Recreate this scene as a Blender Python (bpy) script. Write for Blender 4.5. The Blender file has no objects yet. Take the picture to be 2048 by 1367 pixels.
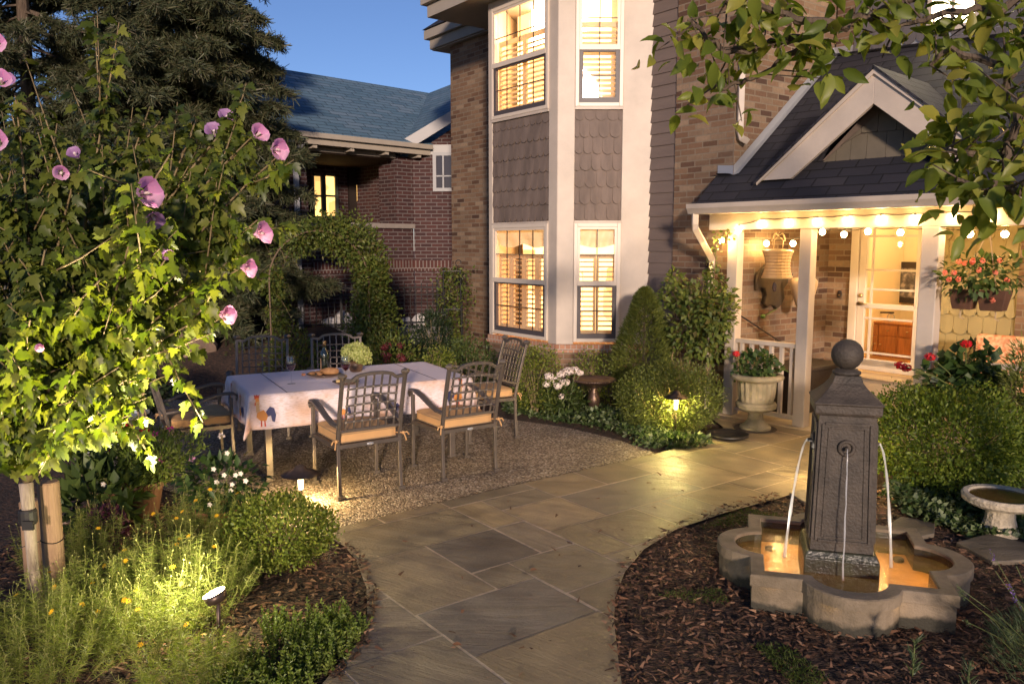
import bpy, math, random
import numpy as np
from mathutils import Vector, Matrix, geometry

random.seed(7)
rng = np.random.default_rng(11)
R = math.radians
sc = bpy.context.scene
COL = sc.collection

# ------------------------------------------------------------------ camera
FPX, PITCH, CAMH = 1600.0, R(6.93), 1.9
cam_d = bpy.data.cameras.new('camera')
cam_d.sensor_width = 36.0
cam_d.lens = 36.0 * FPX / 2048.0
cam_d.clip_start = 0.05
cam_d.clip_end = 2000
cam = bpy.data.objects.new('camera', cam_d)
COL.objects.link(cam)
cam.location = (0, 0, CAMH)
cam.rotation_euler = (R(90) - PITCH, 0, 0)
sc.camera = cam

# ------------------------------------------------------------------ sky and low light from behind the camera
SUN_EL, SUN_AZ = R(10), R(4)            # azimuth: light travels towards +Y, turned a little
w = bpy.data.worlds.new('World')
sc.world = w
w.use_nodes = True
nt = w.node_tree
bg = nt.nodes['Background']
sky = nt.nodes.new('ShaderNodeTexSky')
sky.sky_type = 'NISHITA'
sky.sun_disc = False
sky.sun_elevation = SUN_EL
sky.sun_rotation = R(180) + SUN_AZ
sky.altitude = 1600
sky.air_density = 1.0
sky.dust_density = 0.3
sky.ozone_density = 4.0
tint = nt.nodes.new('ShaderNodeMix')
tint.data_type = 'RGBA'
tint.blend_type = 'MULTIPLY'
tint.inputs[0].default_value = 1.0
tint.inputs[7].default_value = (1.18, .93, .98, 1)
nt.links.new(sky.outputs[0], tint.inputs[6])
nt.links.new(tint.outputs[2], bg.inputs[0])
bg.inputs[1].default_value = 0.046
sd = bpy.data.lights.new('sun', 'SUN')
sd.energy = 1.45
sd.angle = R(4)
sd.color = (1.0, 0.77, 0.60)
so = bpy.data.objects.new('sun', sd)
COL.objects.link(so)
trav = Vector((math.sin(-SUN_AZ) * math.cos(SUN_EL), math.cos(SUN_AZ) * math.cos(SUN_EL), -math.sin(SUN_EL)))
so.rotation_euler = trav.to_track_quat('-Z', 'Y').to_euler()
so.location = (0, -8, 8)

sc.view_settings.view_transform = 'Standard'
sc.view_settings.look = 'None'
sc.view_settings.exposure = 1.65
sc.view_settings.gamma = 1.0
sc.render.engine = 'CYCLES'
cy = sc.cycles
cy.use_denoising = True
try:
    cy.denoiser = 'OPENIMAGEDENOISE'
except Exception:
    pass
cy.max_bounces = 6
cy.diffuse_bounces = 3
cy.glossy_bounces = 3
cy.transmission_bounces = 6
cy.transparent_max_bounces = 8
cy.caustics_reflective = False
cy.caustics_refractive = False
cy.sample_clamp_indirect = 3.0
cy.use_light_tree = True


def lamp(name, loc, watts, color, parent=None, kind='POINT', rad=0.03, aim=None, cone=90, blend=0.6, size=0.5):
    d = bpy.data.lights.new(name, kind)
    d.energy = watts
    d.color = color
    if kind == 'AREA':
        d.size = size
    else:
        d.shadow_soft_size = rad
    if kind == 'SPOT':
        d.spot_size = R(cone)
        d.spot_blend = blend
    o = bpy.data.objects.new(name, d)
    COL.objects.link(o)
    loc = Vector(loc)
    if parent is not None:
        o.parent = parent
        loc = loc - ORG[parent]
    o.location = loc
    if aim is not None:
        o.rotation_euler = Vector(aim).to_track_quat('-Z', 'Y').to_euler()
    return o


# ------------------------------------------------------------------ photo measurements -> points of the place
_fw = Vector((0, math.cos(PITCH), -math.sin(PITCH)))
_up = Vector((0, math.sin(PITCH), math.cos(PITCH)))
_C = Vector((0, 0, CAMH))


def ray(x, y):
    return _fw * FPX + Vector((1, 0, 0)) * (x - 1024) - _up * (y - 683.5)


def gp(x, y, z=0.0):
    d = ray(x, y)
    return _C + d * ((z - CAMH) / d.z)


def dp(x, y, Y):
    d = ray(x, y)
    return _C + d * (Y / d.y)


def pl(x, y, p, n):
    d = ray(x, y)
    n = Vector((n[0], n[1], n[2] if len(n) > 2 else 0))
    return _C + d * ((Vector(p) - _C).dot(n) / d.dot(n))


# ------------------------------------------------------------------ scene graph helpers
ORG = {}


def thing(name, label, cat, loc=(0, 0, 0), rotz=0.0, group=None):
    o = bpy.data.objects.new(name, None)
    o.empty_display_size = 0.1
    COL.objects.link(o)
    o.location = loc
    o.rotation_euler = (0, 0, rotz)
    ORG[o] = Vector(loc)
    return tag(o, label, cat, group)


def tag(o, label, cat, group=None):
    o['label'] = label
    o['category'] = cat
    if group:
        o['group'] = group
    return o


def copy_tree(o, parent=None):
    c = o.copy()
    COL.objects.link(c)
    if parent is not None:
        c.parent = parent
    for ch in o.children:
        copy_tree(ch, c)
    return c


def Vv(p):
    return Vector((p[0], p[1], p[2] if len(p) > 2 else 0.0))


class MB:
    def __init__(s):
        s.v, s.f = [], []

    def add(s, vs, fs):
        b = len(s.v)
        s.v += [tuple(p) for p in vs]
        s.f += [tuple(b + i for i in q) for q in fs]
        return s

    def poly(s, pts):
        return s.add(pts, [tuple(range(len(pts)))])

    def fbox(s, o, ex, ey, ez, xr, yr, zr):
        o, ex, ey, ez = Vv(o), Vv(ex), Vv(ey), Vv(ez)
        vs = [o + ex * x + ey * y + ez * z for z in zr for y in yr for x in xr]
        fs = [(0, 2, 3, 1), (4, 5, 7, 6), (0, 1, 5, 4), (2, 6, 7, 3), (0, 4, 6, 2), (1, 3, 7, 5)]
        if ex.cross(ey).dot(ez) * (xr[1] - xr[0]) * (yr[1] - yr[0]) * (zr[1] - zr[0]) < 0:
            fs = [q[::-1] for q in fs]
        return s.add(vs, fs)

    def box(s, c, size, rz=0.0):
        ex = Vector((math.cos(rz), math.sin(rz), 0))
        ey = Vector((-math.sin(rz), math.cos(rz), 0))
        h = [k / 2 for k in size]
        return s.fbox(c, ex, ey, (0, 0, 1), (-h[0], h[0]), (-h[1], h[1]), (-h[2], h[2]))

    def prism(s, base, vec):
        """base polygon (list of points) swept along vec"""
        n = len(base)
        vec = Vv(vec)
        b = [Vv(p) for p in base]
        nrm = Vector((0, 0, 0))
        for i in range(n):
            nrm += b[i].cross(b[(i + 1) % n])
        if nrm.dot(vec) < 0:
            b = b[::-1]
        vs = b + [p + vec for p in b]
        fs = [tuple(range(n))[::-1], tuple(range(n, 2 * n))]
        fs += [(i, (i + 1) % n, n + (i + 1) % n, n + i) for i in range(n)]
        return s.add(vs, fs)

    def tube(s, pts, r, n=6, cap=True):
        pts = [Vv(p) for p in pts]
        rs = r if isinstance(r, (list, tuple)) else [r] * len(pts)
        b = len(s.v)
        ref = None
        for i, p in enumerate(pts):
            a = pts[max(0, i - 1)]
            c = pts[min(len(pts) - 1, i + 1)]
            t = (c - a)
            t = t.normalized() if t.length > 1e-9 else Vector((0, 0, 1))
            if ref is None:
                ref = Vector((1, 0, 0)) if abs(t.x) < 0.8 else Vector((0, 1, 0))
            x = (ref - t * ref.dot(t)).normalized()
            ref = x
            y = t.cross(x)
            for k in range(n):
                q = 2 * math.pi * (k + 0.5) / n
                s.v.append(tuple(p + (x * math.cos(q) + y * math.sin(q)) * rs[i]))
        for i in range(len(pts) - 1):
            for k in range(n):
                s.f.append((b + i * n + k, b + i * n + (k + 1) % n, b + (i + 1) * n + (k + 1) % n, b + (i + 1) * n + k))
        if cap:
            s.f.append(tuple(b + k for k in range(n))[::-1])
            e = b + (len(pts) - 1) * n
            s.f.append(tuple(e + k for k in range(n)))
        return s

    def lathe(s, prof, c=(0, 0, 0), n=24, sq=1.0):
        c = Vv(c)
        b = len(s.v)
        for (r, z) in prof:
            for k in range(n):
                q = 2 * math.pi * k / n
                s.v.append((c.x + r * math.cos(q), c.y + r * math.sin(q) * sq, c.z + z))
        for i in range(len(prof) - 1):
            for k in range(n):
                s.f.append((b + i * n + k, b + i * n + (k + 1) % n, b + (i + 1) * n + (k + 1) % n, b + (i + 1) * n + k))
        s.f.append(tuple(b + k for k in range(n))[::-1])
        e = b + (len(prof) - 1) * n
        s.f.append(tuple(e + k for k in range(n)))
        return s

    def blob(s, c, r, seed=0, lump=0.25, nu=12, nv=8):
        rr = random.Random(seed)
        ph = [rr.uniform(0, 6.28) for _ in range(6)]
        b = len(s.v)
        rx, ry, rz = r if isinstance(r, (tuple, list)) else (r, r, r)
        for j in range(nv + 1):
            th = math.pi * j / nv
            for i in range(nu):
                a = 2 * math.pi * i / nu
                d = Vector((math.sin(th) * math.cos(a), math.sin(th) * math.sin(a), math.cos(th)))
                k = 1 + lump * (math.sin(3 * d.x + ph[0]) * .4 + math.sin(4 * d.y + ph[1]) * .35 + math.sin(5 * d.z + 3 * d.x + ph[2]) * .25)
                s.v.append((c[0] + d.x * rx * k, c[1] + d.y * ry * k, c[2] + d.z * rz * k))
        for j in range(nv):
            for i in range(nu):
                s.f.append((b + j * nu + i, b + (j + 1) * nu + i, b + (j + 1) * nu + (i + 1) % nu, b + j * nu + (i + 1) % nu))
        return s

    def build(s, name, mat, parent=None, smooth=False, bevel=0.0, label=None, uv=True, local=False):
        o3 = Vector((0, 0, 0))
        if parent is not None and not local:
            p = parent
            while p.parent is not None:
                p = p.parent
            o3 = ORG.get(p, o3)
        me = bpy.data.meshes.new(name)
        vs = [(x - o3.x, y - o3.y, z - o3.z) for (x, y, z) in s.v]
        me.from_pydata(vs, [], s.f)
        me.validate()
        me.materials.append(mat)
        if uv:
            ul = me.uv_layers.new(name='UVMap')
            dat = np.empty(len(me.loops) * 2, dtype=np.float32)
            for pg in me.polygons:
                n = pg.normal
                if abs(n.z) > 0.985:
                    t, q = Vector((1, 0, 0)), Vector((0, 1, 0))
                else:
                    t = Vector((-n.y, n.x, 0)).normalized()
                    q = n.cross(t)
                for li in pg.loop_indices:
                    co = me.vertices[me.loops[li].vertex_index].co + o3
                    dat[2 * li] = co.dot(t)
                    dat[2 * li + 1] = co.dot(q)
            ul.data.foreach_set('uv', dat)
        if smooth:
            me.polygons.foreach_set('use_smooth', [True] * len(me.polygons))
        ob = bpy.data.objects.new(name, me)
        COL.objects.link(ob)
        if parent is not None:
            ob.parent = parent
        if bevel:
            m = ob.modifiers.new('bevel', 'BEVEL')
            m.width = bevel
            m.segments = 2
            m.limit_method = 'ANGLE'
            m.angle_limit = R(40)
        if label:
            ob['label'] = label
        return ob


def root_org(p):
    while p.parent is not None:
        p = p.parent
    return ORG.get(p, Vector((0, 0, 0)))


def build_np(name, V, F, mat, parent=None, smooth=False):
    """V (n,3) float array in place coordinates, F (m,k) int array"""
    V = np.asarray(V, dtype=np.float32)
    F = np.asarray(F, dtype=np.int32)
    if parent is not None:
        o3 = root_org(parent)
        V = V - np.array(o3, dtype=np.float32)
    me = bpy.data.meshes.new(name)
    me.vertices.add(len(V))
    me.vertices.foreach_set('co', V.ravel())
    m, k = F.shape
    me.loops.add(m * k)
    me.loops.foreach_set('vertex_index', F.ravel())
    me.polygons.add(m)
    me.polygons.foreach_set('loop_start', np.arange(0, m * k, k, dtype=np.int32))
    me.update(calc_edges=True)
    me.materials.append(mat)
    if smooth:
        me.polygons.foreach_set('use_smooth', [True] * m)
    ob = bpy.data.objects.new(name, me)
    COL.objects.link(ob)
    if parent is not None:
        ob.parent = parent
    return ob


# ------------------------------------------------------------------ leaf clouds
LEAF = {
    # x across, y along, z lift ; quads
    'oval': (np.array([[0, 0, 0], [.5, .42, .10], [0, 1, -.08], [-.5, .42, .10], [0, .5, 0]]), np.array([[0, 1, 2, 4], [0, 4, 2, 3]])),
    'blade': (np.array([[-.5, 0, 0], [.5, 0, 0], [.30, .6, .03], [-.30, .6, .03], [.06, 1, -.06], [-.06, 1, -.06]]), np.array([[0, 1, 2, 3], [3, 2, 4, 5]])),
    'needle': (np.array([[-.5, 0, 0], [.5, 0, 0], [.2, 1, 0], [-.2, 1, 0]]), np.array([[0, 1, 2, 3]])),
    'rich': (np.array([[0, 0, 0], [.33, .16, .07], [.5, .42, .11], [.40, .70, .06], [.13, .92, -.06], [0, 1, -.13], [-.13, .92, -.06], [-.40, .70, .06], [-.5, .42, .11], [-.33, .16, .07],
                       [0, .16, .0], [0, .42, .015], [0, .70, -.02], [0, .92, -.10]]),
             np.array([[0, 1, 10, 10], [0, 10, 9, 9], [10, 1, 2, 11], [10, 11, 8, 9], [11, 2, 3, 12], [11, 12, 7, 8], [12, 3, 4, 13], [12, 13, 6, 7], [13, 4, 5, 5], [13, 5, 6, 6]])),
    'lobed': (np.array([[0, 0, 0], [.30, .10, .06], [.55, .36, .08], [.30, .42, .05], [.40, .62, .02], [.17, .68, 0], [.16, .84, -.06], [0, 1, -.16],
                        [-.30, .10, .06], [-.55, .36, .08], [-.30, .42, .05], [-.40, .62, .02], [-.17, .68, 0], [-.16, .84, -.06], [0, .30, 0], [0, .68, -.03]]),
              np.array([[0, 1, 2, 14], [14, 2, 3, 3], [14, 3, 15, 15], [3, 4, 5, 15], [15, 5, 6, 7], [0, 14, 9, 8], [14, 10, 9, 9], [14, 15, 10, 10], [10, 15, 12, 11], [15, 7, 13, 12]])),
}


def unit(a):
    return a / np.maximum(np.linalg.norm(a, axis=-1, keepdims=True), 1e-9)


def leaves(name, P, D, L, W, mat, parent=None, shape='oval', N=None, smooth=False, curl=0.0):
    P = np.asarray(P, float)
    n = len(P)
    D = unit(np.asarray(D, float))
    if N is None:
        N = rng.normal(size=(n, 3))
    else:
        N = np.asarray(N, float)
    S = unit(np.cross(D, N))
    Nn = np.cross(S, D)
    L = np.broadcast_to(np.asarray(L, float), (n,))
    W = np.broadcast_to(np.asarray(W, float), (n,))
    T, FQ = LEAF[shape]
    k = len(T)
    x = T[None, :, 0, None] * W[:, None, None] * S[:, None, :]
    y = T[None, :, 1, None] * L[:, None, None] * D[:, None, :]
    z = T[None, :, 2, None] * L[:, None, None] * Nn[:, None, :]
    V = (P[:, None, :] + x + y + z)
    if curl:
        V[:, :, 2] -= curl * (T[None, :, 1] ** 2) * L[:, None]
    V = V.reshape(-1, 3)
    F = (FQ[None] + (np.arange(n) * k)[:, None, None]).reshape(-1, 4)
    # degenerate quads -> keep as quads only if 4 different corners, else split into a triangle mesh
    tri = FQ[:, 2] == FQ[:, 3]
    if tri.any():
        quads = FQ[~tri]
        tris = FQ[tri][:, :3]
        q2 = np.concatenate([quads[:, [0, 1, 2]], quads[:, [0, 2, 3]], tris])
        F = (q2[None] + (np.arange(n) * k)[:, None, None]).reshape(-1, 3)
    return build_np(name, V, F, mat, parent, smooth)


def sphere_dirs(n):
    return unit(rng.normal(size=(n, 3)))


def lumpy(D, seed, amt=.2, k=3.0):
    r = np.random.default_rng(seed)
    out = np.zeros(len(D))
    for i in range(5):
        a = unit(r.normal(size=3)) * k * (1 + .5 * i)
        out += np.sin(D @ a + r.uniform(0, 6.28)) / (1 + .35 * i)
    return 1 + amt * out / 2.2


def ellipsoid_points(n, c, r, seed=0, amt=.2, k=3.0, fill=.55, zmin=None, rough=.06):
    """points packed towards the surface of a lumpy ellipsoid; returns points and outward directions"""
    D = sphere_dirs(int(n * 1.6))
    if zmin is not None:
        D = D[D[:, 2] > zmin]
    D = D[:n]
    u = rng.random(len(D))
    rad = 1 - fill * u ** 1.8
    rad = rad * lumpy(D, seed, amt, k) * (1 + rng.normal(size=len(D)) * rough)
    P = np.array(c)[None] + D * rad[:, None] * np.array(r)[None]
    return P, unit(D / np.array(r)[None])
# ------------------------------------------------------------------ materials
def newmat(name):
    m = bpy.data.materials.new(name)
    m.use_nodes = True
    t = m.node_tree
    b = t.nodes['Principled BSDF']
    return m, t, b


def nd(t, kind, **kw):
    n = t.nodes.new(kind)
    for k, v in kw.items():
        if k in n.inputs:
            n.inputs[k].default_value = v
        else:
            setattr(n, k, v)
    return n


def ramp(t, cols, interp='LINEAR'):
    n = t.nodes.new('ShaderNodeValToRGB')
    e = n.color_ramp.elements
    n.color_ramp.interpolation = interp
    while len(e) < len(cols):
        e.new(0.5)
    for i, (p, c) in enumerate(cols):
        e[i].position = p
        e[i].color = (*c, 1)
    return n


def M(name, col, rough=.6, var=.0, scale=8.0, bump=.0, bscale=40.0, metal=0.0, col2=None, spec=.5, detail=6.0, coat=0.0, stretch=None):
    m, t, b = newmat(name)
    b.inputs['Roughness'].default_value = rough
    b.inputs['Metallic'].default_value = metal
    b.inputs['Specular IOR Level'].default_value = spec
    b.inputs['Coat Weight'].default_value = coat
    b.inputs['Base Color'].default_value = (*col, 1)
    tc = nd(t, 'ShaderNodeTexCoord')
    src = tc.outputs['Object']
    if stretch:
        mp = nd(t, 'ShaderNodeMapping')
        mp.inputs['Scale'].default_value = stretch
        t.links.new(src, mp.inputs[0])
        src = mp.outputs[0]
    if var or col2:
        n = nd(t, 'ShaderNodeTexNoise', Scale=scale, Detail=detail, Roughness=.6)
        t.links.new(src, n.inputs['Vector'])
        c2 = col2 if col2 else tuple(max(0, c * (1 - var)) for c in col)
        c1 = col if col2 else tuple(min(1, c * (1 + var)) for c in col)
        r = ramp(t, [(.32, c2), (.68, c1)])
        t.links.new(n.outputs['Fac'], r.inputs[0])
        t.links.new(r.outputs[0], b.inputs['Base Color'])
    if bump:
        n2 = nd(t, 'ShaderNodeTexNoise', Scale=bscale, Detail=5.0)
        t.links.new(src, n2.inputs['Vector'])
        bp = nd(t, 'ShaderNodeBump', Strength=bump, Distance=.02)
        t.links.new(n2.outputs['Fac'], bp.inputs['Height'])
        t.links.new(bp.outputs[0], b.inputs['Normal'])
    return m


def leafmat(name, cols, rough=.5, tr=.35, trcol=None, spec=.35, patch=0.0):
    m, t, b = newmat(name)
    g = nd(t, 'ShaderNodeNewGeometry')
    r = ramp(t, [(i / max(1, len(cols) - 1), c) for i, c in enumerate(cols)])
    t.links.new(g.outputs['Random Per Island'], r.inputs[0])
    b.inputs['Roughness'].default_value = rough
    b.inputs['Specular IOR Level'].default_value = spec
    t.links.new(r.outputs[0], b.inputs['Base Color'])
    tl = nd(t, 'ShaderNodeBsdfTranslucent')
    hs = nd(t, 'ShaderNodeHueSaturation', Saturation=1.15, Value=1.5)
    t.links.new(r.outputs[0], hs.inputs['Color'])
    t.links.new(hs.outputs[0], tl.inputs[0])
    mx = nd(t, 'ShaderNodeMixShader')
    mx.inputs[0].default_value = tr
    t.links.new(b.outputs[0], mx.inputs[1])
    t.links.new(tl.outputs[0], mx.inputs[2])
    t.links.new(mx.outputs[0], t.nodes['Material Output'].inputs[0])
    return m


def brickmat(name, cols, mortar, bw=.215, bh=.068, ms=.0075, rough=.85, bump=.6, stain=.25):
    m, t, b = newmat(name)
    tc = nd(t, 'ShaderNodeTexCoord')
    br = nd(t, 'ShaderNodeTexBrick')
    br.inputs['Scale'].default_value = 1.0
    br.inputs['Brick Width'].default_value = bw
    br.inputs['Row Height'].default_value = bh
    br.inputs['Mortar Size'].default_value = ms
    br.inputs['Mortar Smooth'].default_value = .15
    br.inputs['Color1'].default_value = (0, 0, 0, 1)
    br.inputs['Color2'].default_value = (1, 1, 1, 1)
    br.inputs['Mortar'].default_value = (.5, .5, .5, 1)
    t.links.new(tc.outputs['UV'], br.inputs['Vector'])
    r = ramp(t, [(i / (len(cols) - 1), c) for i, c in enumerate(cols)])
    t.links.new(br.outputs['Color'], r.inputs[0])
    n = nd(t, 'ShaderNodeTexNoise', Scale=28.0, Detail=6.0)
    t.links.new(tc.outputs['UV'], n.inputs['Vector'])
    n3 = nd(t, 'ShaderNodeTexNoise', Scale=1.6, Detail=4.0)
    t.links.new(tc.outputs['UV'], n3.inputs['Vector'])
    mm = nd(t, 'ShaderNodeMath', operation='MULTIPLY_ADD')
    mm.inputs[1].default_value = .5
    mm.inputs[2].default_value = .25
    t.links.new(n.outputs['Fac'], mm.inputs[0])
    m2 = nd(t, 'ShaderNodeMath', operation='MULTIPLY_ADD')
    m2.inputs[1].default_value = stain * 2
    m2.inputs[2].default_value = .5 - stain
    t.links.new(n3.outputs['Fac'], m2.inputs[0])
    m3 = nd(t, 'ShaderNodeMath', operation='ADD')
    t.links.new(mm.outputs[0], m3.inputs[0])
    t.links.new(m2.outputs[0], m3.inputs[1])
    mix = nd(t, 'ShaderNodeMix', data_type='RGBA')
    mix.blend_type = 'MIX'
    t.links.new(br.outputs['Fac'], mix.inputs[0])
    t.links.new(r.outputs[0], mix.inputs[6])
    mix.inputs[7].default_value = (*mortar, 1)
    mul = nd(t, 'ShaderNodeMix', data_type='RGBA')
    mul.blend_type = 'MULTIPLY'
    mul.inputs[0].default_value = 1
    t.links.new(mix.outputs[2], mul.inputs[6])
    t.links.new(m3.outputs[0], mul.inputs[7])
    t.links.new(mul.outputs[2], b.inputs['Base Color'])
    b.inputs['Roughness'].default_value = rough
    bp = nd(t, 'ShaderNodeBump', Strength=bump, Distance=.008)
    inv = nd(t, 'ShaderNodeMath', operation='MULTIPLY_ADD')
    inv.inputs[1].default_value = -1.0
    t.links.new(br.outputs['Fac'], inv.inputs[0])
    ns = nd(t, 'ShaderNodeMath', operation='MULTIPLY')
    ns.inputs[1].default_value = .35
    t.links.new(n.outputs['Fac'], ns.inputs[0])
    t.links.new(ns.outputs[0], inv.inputs[2])
    t.links.new(inv.outputs[0], bp.inputs['Height'])
    t.links.new(bp.outputs[0], b.inputs['Normal'])
    return m


def shinglemat(name, cols, bw=.33, bh=.145):
    """asphalt shingle courses: each course overlaps the one below (saw-tooth bump)"""
    m, t, b = newmat(name)
    tc = nd(t, 'ShaderNodeTexCoord')
    wob = nd(t, 'ShaderNodeTexNoise', Scale=3.0, Detail=2.0)
    t.links.new(tc.outputs['UV'], wob.inputs['Vector'])
    va = nd(t, 'ShaderNodeVectorMath', operation='SCALE')
    va.inputs['Scale'].default_value = .02
    t.links.new(wob.outputs['Color'], va.inputs[0])
    ad = nd(t, 'ShaderNodeVectorMath', operation='ADD')
    t.links.new(tc.outputs['UV'], ad.inputs[0])
    t.links.new(va.outputs[0], ad.inputs[1])
    br = nd(t, 'ShaderNodeTexBrick')
    br.inputs['Scale'].default_value = 1.0
    br.inputs['Brick Width'].default_value = bw
    br.inputs['Row Height'].default_value = bh
    br.inputs['Mortar Size'].default_value = .009
    br.inputs['Mortar Smooth'].default_value = .3
    br.inputs['Color1'].default_value = (0, 0, 0, 1)
    br.inputs['Color2'].default_value = (1, 1, 1, 1)
    br.offset = .37
    t.links.new(ad.outputs[0], br.inputs['Vector'])
    r = ramp(t, [(i / (len(cols) - 1), c) for i, c in enumerate(cols)])
    t.links.new(br.outputs['Color'], r.inputs[0])
    mix = nd(t, 'ShaderNodeMix', data_type='RGBA')
    t.links.new(br.outputs['Fac'], mix.inputs[0])
    t.links.new(r.outputs[0], mix.inputs[6])
    mix.inputs[7].default_value = (*[c * .35 for c in cols[0]], 1)
    gr = nd(t, 'ShaderNodeTexNoise', Scale=160.0, Detail=3.0)
    t.links.new(tc.outputs['UV'], gr.inputs['Vector'])
    gm = nd(t, 'ShaderNodeMath', operation='MULTIPLY_ADD')
    gm.inputs[1].default_value = .9
    gm.inputs[2].default_value = .55
    t.links.new(gr.outputs['Fac'], gm.inputs[0])
    mul = nd(t, 'ShaderNodeMix', data_type='RGBA')
    mul.blend_type = 'MULTIPLY'
    mul.inputs[0].default_value = 1
    t.links.new(mix.outputs[2], mul.inputs[6])
    t.links.new(gm.outputs[0], mul.inputs[7])
    t.links.new(mul.outputs[2], b.inputs['Base Color'])
    sx = nd(t, 'ShaderNodeSeparateXYZ')
    t.links.new(ad.outputs[0], sx.inputs[0])
    dv = nd(t, 'ShaderNodeMath', operation='DIVIDE')
    dv.inputs[1].default_value = bh
    t.links.new(sx.outputs[1], dv.inputs[0])
    fr = nd(t, 'ShaderNodeMath', operation='FRACT')
    t.links.new(dv.outputs[0], fr.inputs[0])
    iv = nd(t, 'ShaderNodeMath', operation='SUBTRACT')
    iv.inputs[0].default_value = 1.0
    t.links.new(fr.outputs[0], iv.inputs[1])
    s2 = nd(t, 'ShaderNodeMath', operation='SUBTRACT')
    t.links.new(iv.outputs[0], s2.inputs[0])
    t.links.new(br.outputs['Fac'], s2.inputs[1])
    bp = nd(t, 'ShaderNodeBump', Strength=.9, Distance=.012)
    t.links.new(s2.outputs[0], bp.inputs['Height'])
    t.links.new(bp.outputs[0], b.inputs['Normal'])
    b.inputs['Roughness'].default_value = .8
    return m


def emit(name, col, s):
    m, t, b = newmat(name)
    b.inputs['Base Color'].default_value = (*col, 1)
    b.inputs['Emission Color'].default_value = (*col, 1)
    b.inputs['Emission Strength'].default_value = s
    return m


def glassmat(name, tint=(1, 1, 1), mixg=.12, rough=.02):
    """thin pane: mostly see-through with a mirror sheen by angle"""
    m, t, b = newmat(name)
    tr = nd(t, 'ShaderNodeBsdfTransparent')
    tr.inputs[0].default_value = (*tint, 1)
    gl = nd(t, 'ShaderNodeBsdfGlossy')
    gl.inputs['Roughness'].default_value = rough
    lw = nd(t, 'ShaderNodeLayerWeight', Blend=.5)
    pw = nd(t, 'ShaderNodeMath', operation='POWER')
    pw.inputs[1].default_value = 4.0
    t.links.new(lw.outputs['Facing'], pw.inputs[0])
    ad = nd(t, 'ShaderNodeMath', operation='MULTIPLY_ADD')
    ad.inputs[1].default_value = .7
    ad.inputs[2].default_value = .035 + mixg * .1
    t.links.new(pw.outputs[0], ad.inputs[0])
    mx = nd(t, 'ShaderNodeMixShader')
    t.links.new(ad.outputs[0], mx.inputs[0])
    t.links.new(tr.outputs[0], mx.inputs[1])
    t.links.new(gl.outputs[0], mx.inputs[2])
    t.links.new(mx.outputs[0], t.nodes['Material Output'].inputs[0])
    return m


WHITE = M('white_paint', (.50, .43, .36), .5, var=.12, scale=2.2, bump=.1, bscale=60)
WHITE2 = M('white_vinyl', (.62, .54, .45), .4, var=.03, scale=5)
TAUPE = M('taupe_shingle_paint', (.155, .118, .098), .75, var=.26, scale=7, bump=.15, bscale=25, stretch=(1, 1, .25))
SIDING = M('taupe_siding_paint', (.15, .115, .10), .75, var=.10, scale=4, bump=.12, bscale=30, stretch=(.3, .3, 2))
KHAKI = M('khaki_shingle_paint', (.30, .245, .12), .75, var=.10, scale=5, bump=.15, bscale=25, stretch=(1, 1, .25))
BLUESH = M('grey_shingle_paint', (.12, .11, .115), .75, var=.10, scale=5, bump=.15, bscale=25)
SASHDK = M('dark_screen_frame', (.07, .06, .065), .5)
MUNTIN = M('dark_grille_bar', (.055, .045, .035), .5)
BRICK = brickmat('tan_house_brick', [(.06, .030, .020), (.17, .095, .056), (.22, .14, .085), (.14, .075, .043), (.18, .115, .072), (.27, .19, .125), (.10, .052, .03)], (.21, .165, .118))
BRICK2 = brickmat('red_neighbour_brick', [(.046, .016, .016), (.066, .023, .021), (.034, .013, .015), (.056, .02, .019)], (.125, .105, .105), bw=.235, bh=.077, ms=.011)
ROOF = shinglemat('dark_asphalt_shingles', [(.013, .014, .022), (.026, .025, .034), (.019, .019, .028), (.032, .030, .038)])
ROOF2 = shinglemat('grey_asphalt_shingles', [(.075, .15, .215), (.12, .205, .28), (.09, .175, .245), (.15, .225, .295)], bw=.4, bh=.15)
SOFFIT = M('soffit_paint', (.36, .32, .27), .6, var=.05)
FLASH = M('flashing_metal', (.42, .43, .46), .45, metal=.5)
IRON = M('black_iron', (.012, .012, .014), .45, metal=.3)
PANE = glassmat('window_glass')
BRASS = M('brass', (.55, .42, .22), .3, metal=1.0)
CONCRETE = M('porch_concrete', (.36, .30, .22), .8, var=.12, scale=3, bump=.15)


def shuttermat(name, col, tr):
    m, t, b = newmat(name)
    b.inputs['Base Color'].default_value = (*col, 1)
    b.inputs['Roughness'].default_value = .5
    tl = nd(t, 'ShaderNodeBsdfTranslucent')
    tl.inputs[0].default_value = (*col, 1)
    mx = nd(t, 'ShaderNodeMixShader')
    mx.inputs[0].default_value = tr
    t.links.new(b.outputs[0], mx.inputs[1])
    t.links.new(tl.outputs[0], mx.inputs[2])
    t.links.new(mx.outputs[0], t.nodes['Material Output'].inputs[0])
    return m


LOUVER = shuttermat('cream_shutter', (.78, .66, .46), .45)
SHADE = shuttermat('cream_fabric_shade', (.74, .66, .50), .35)


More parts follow.
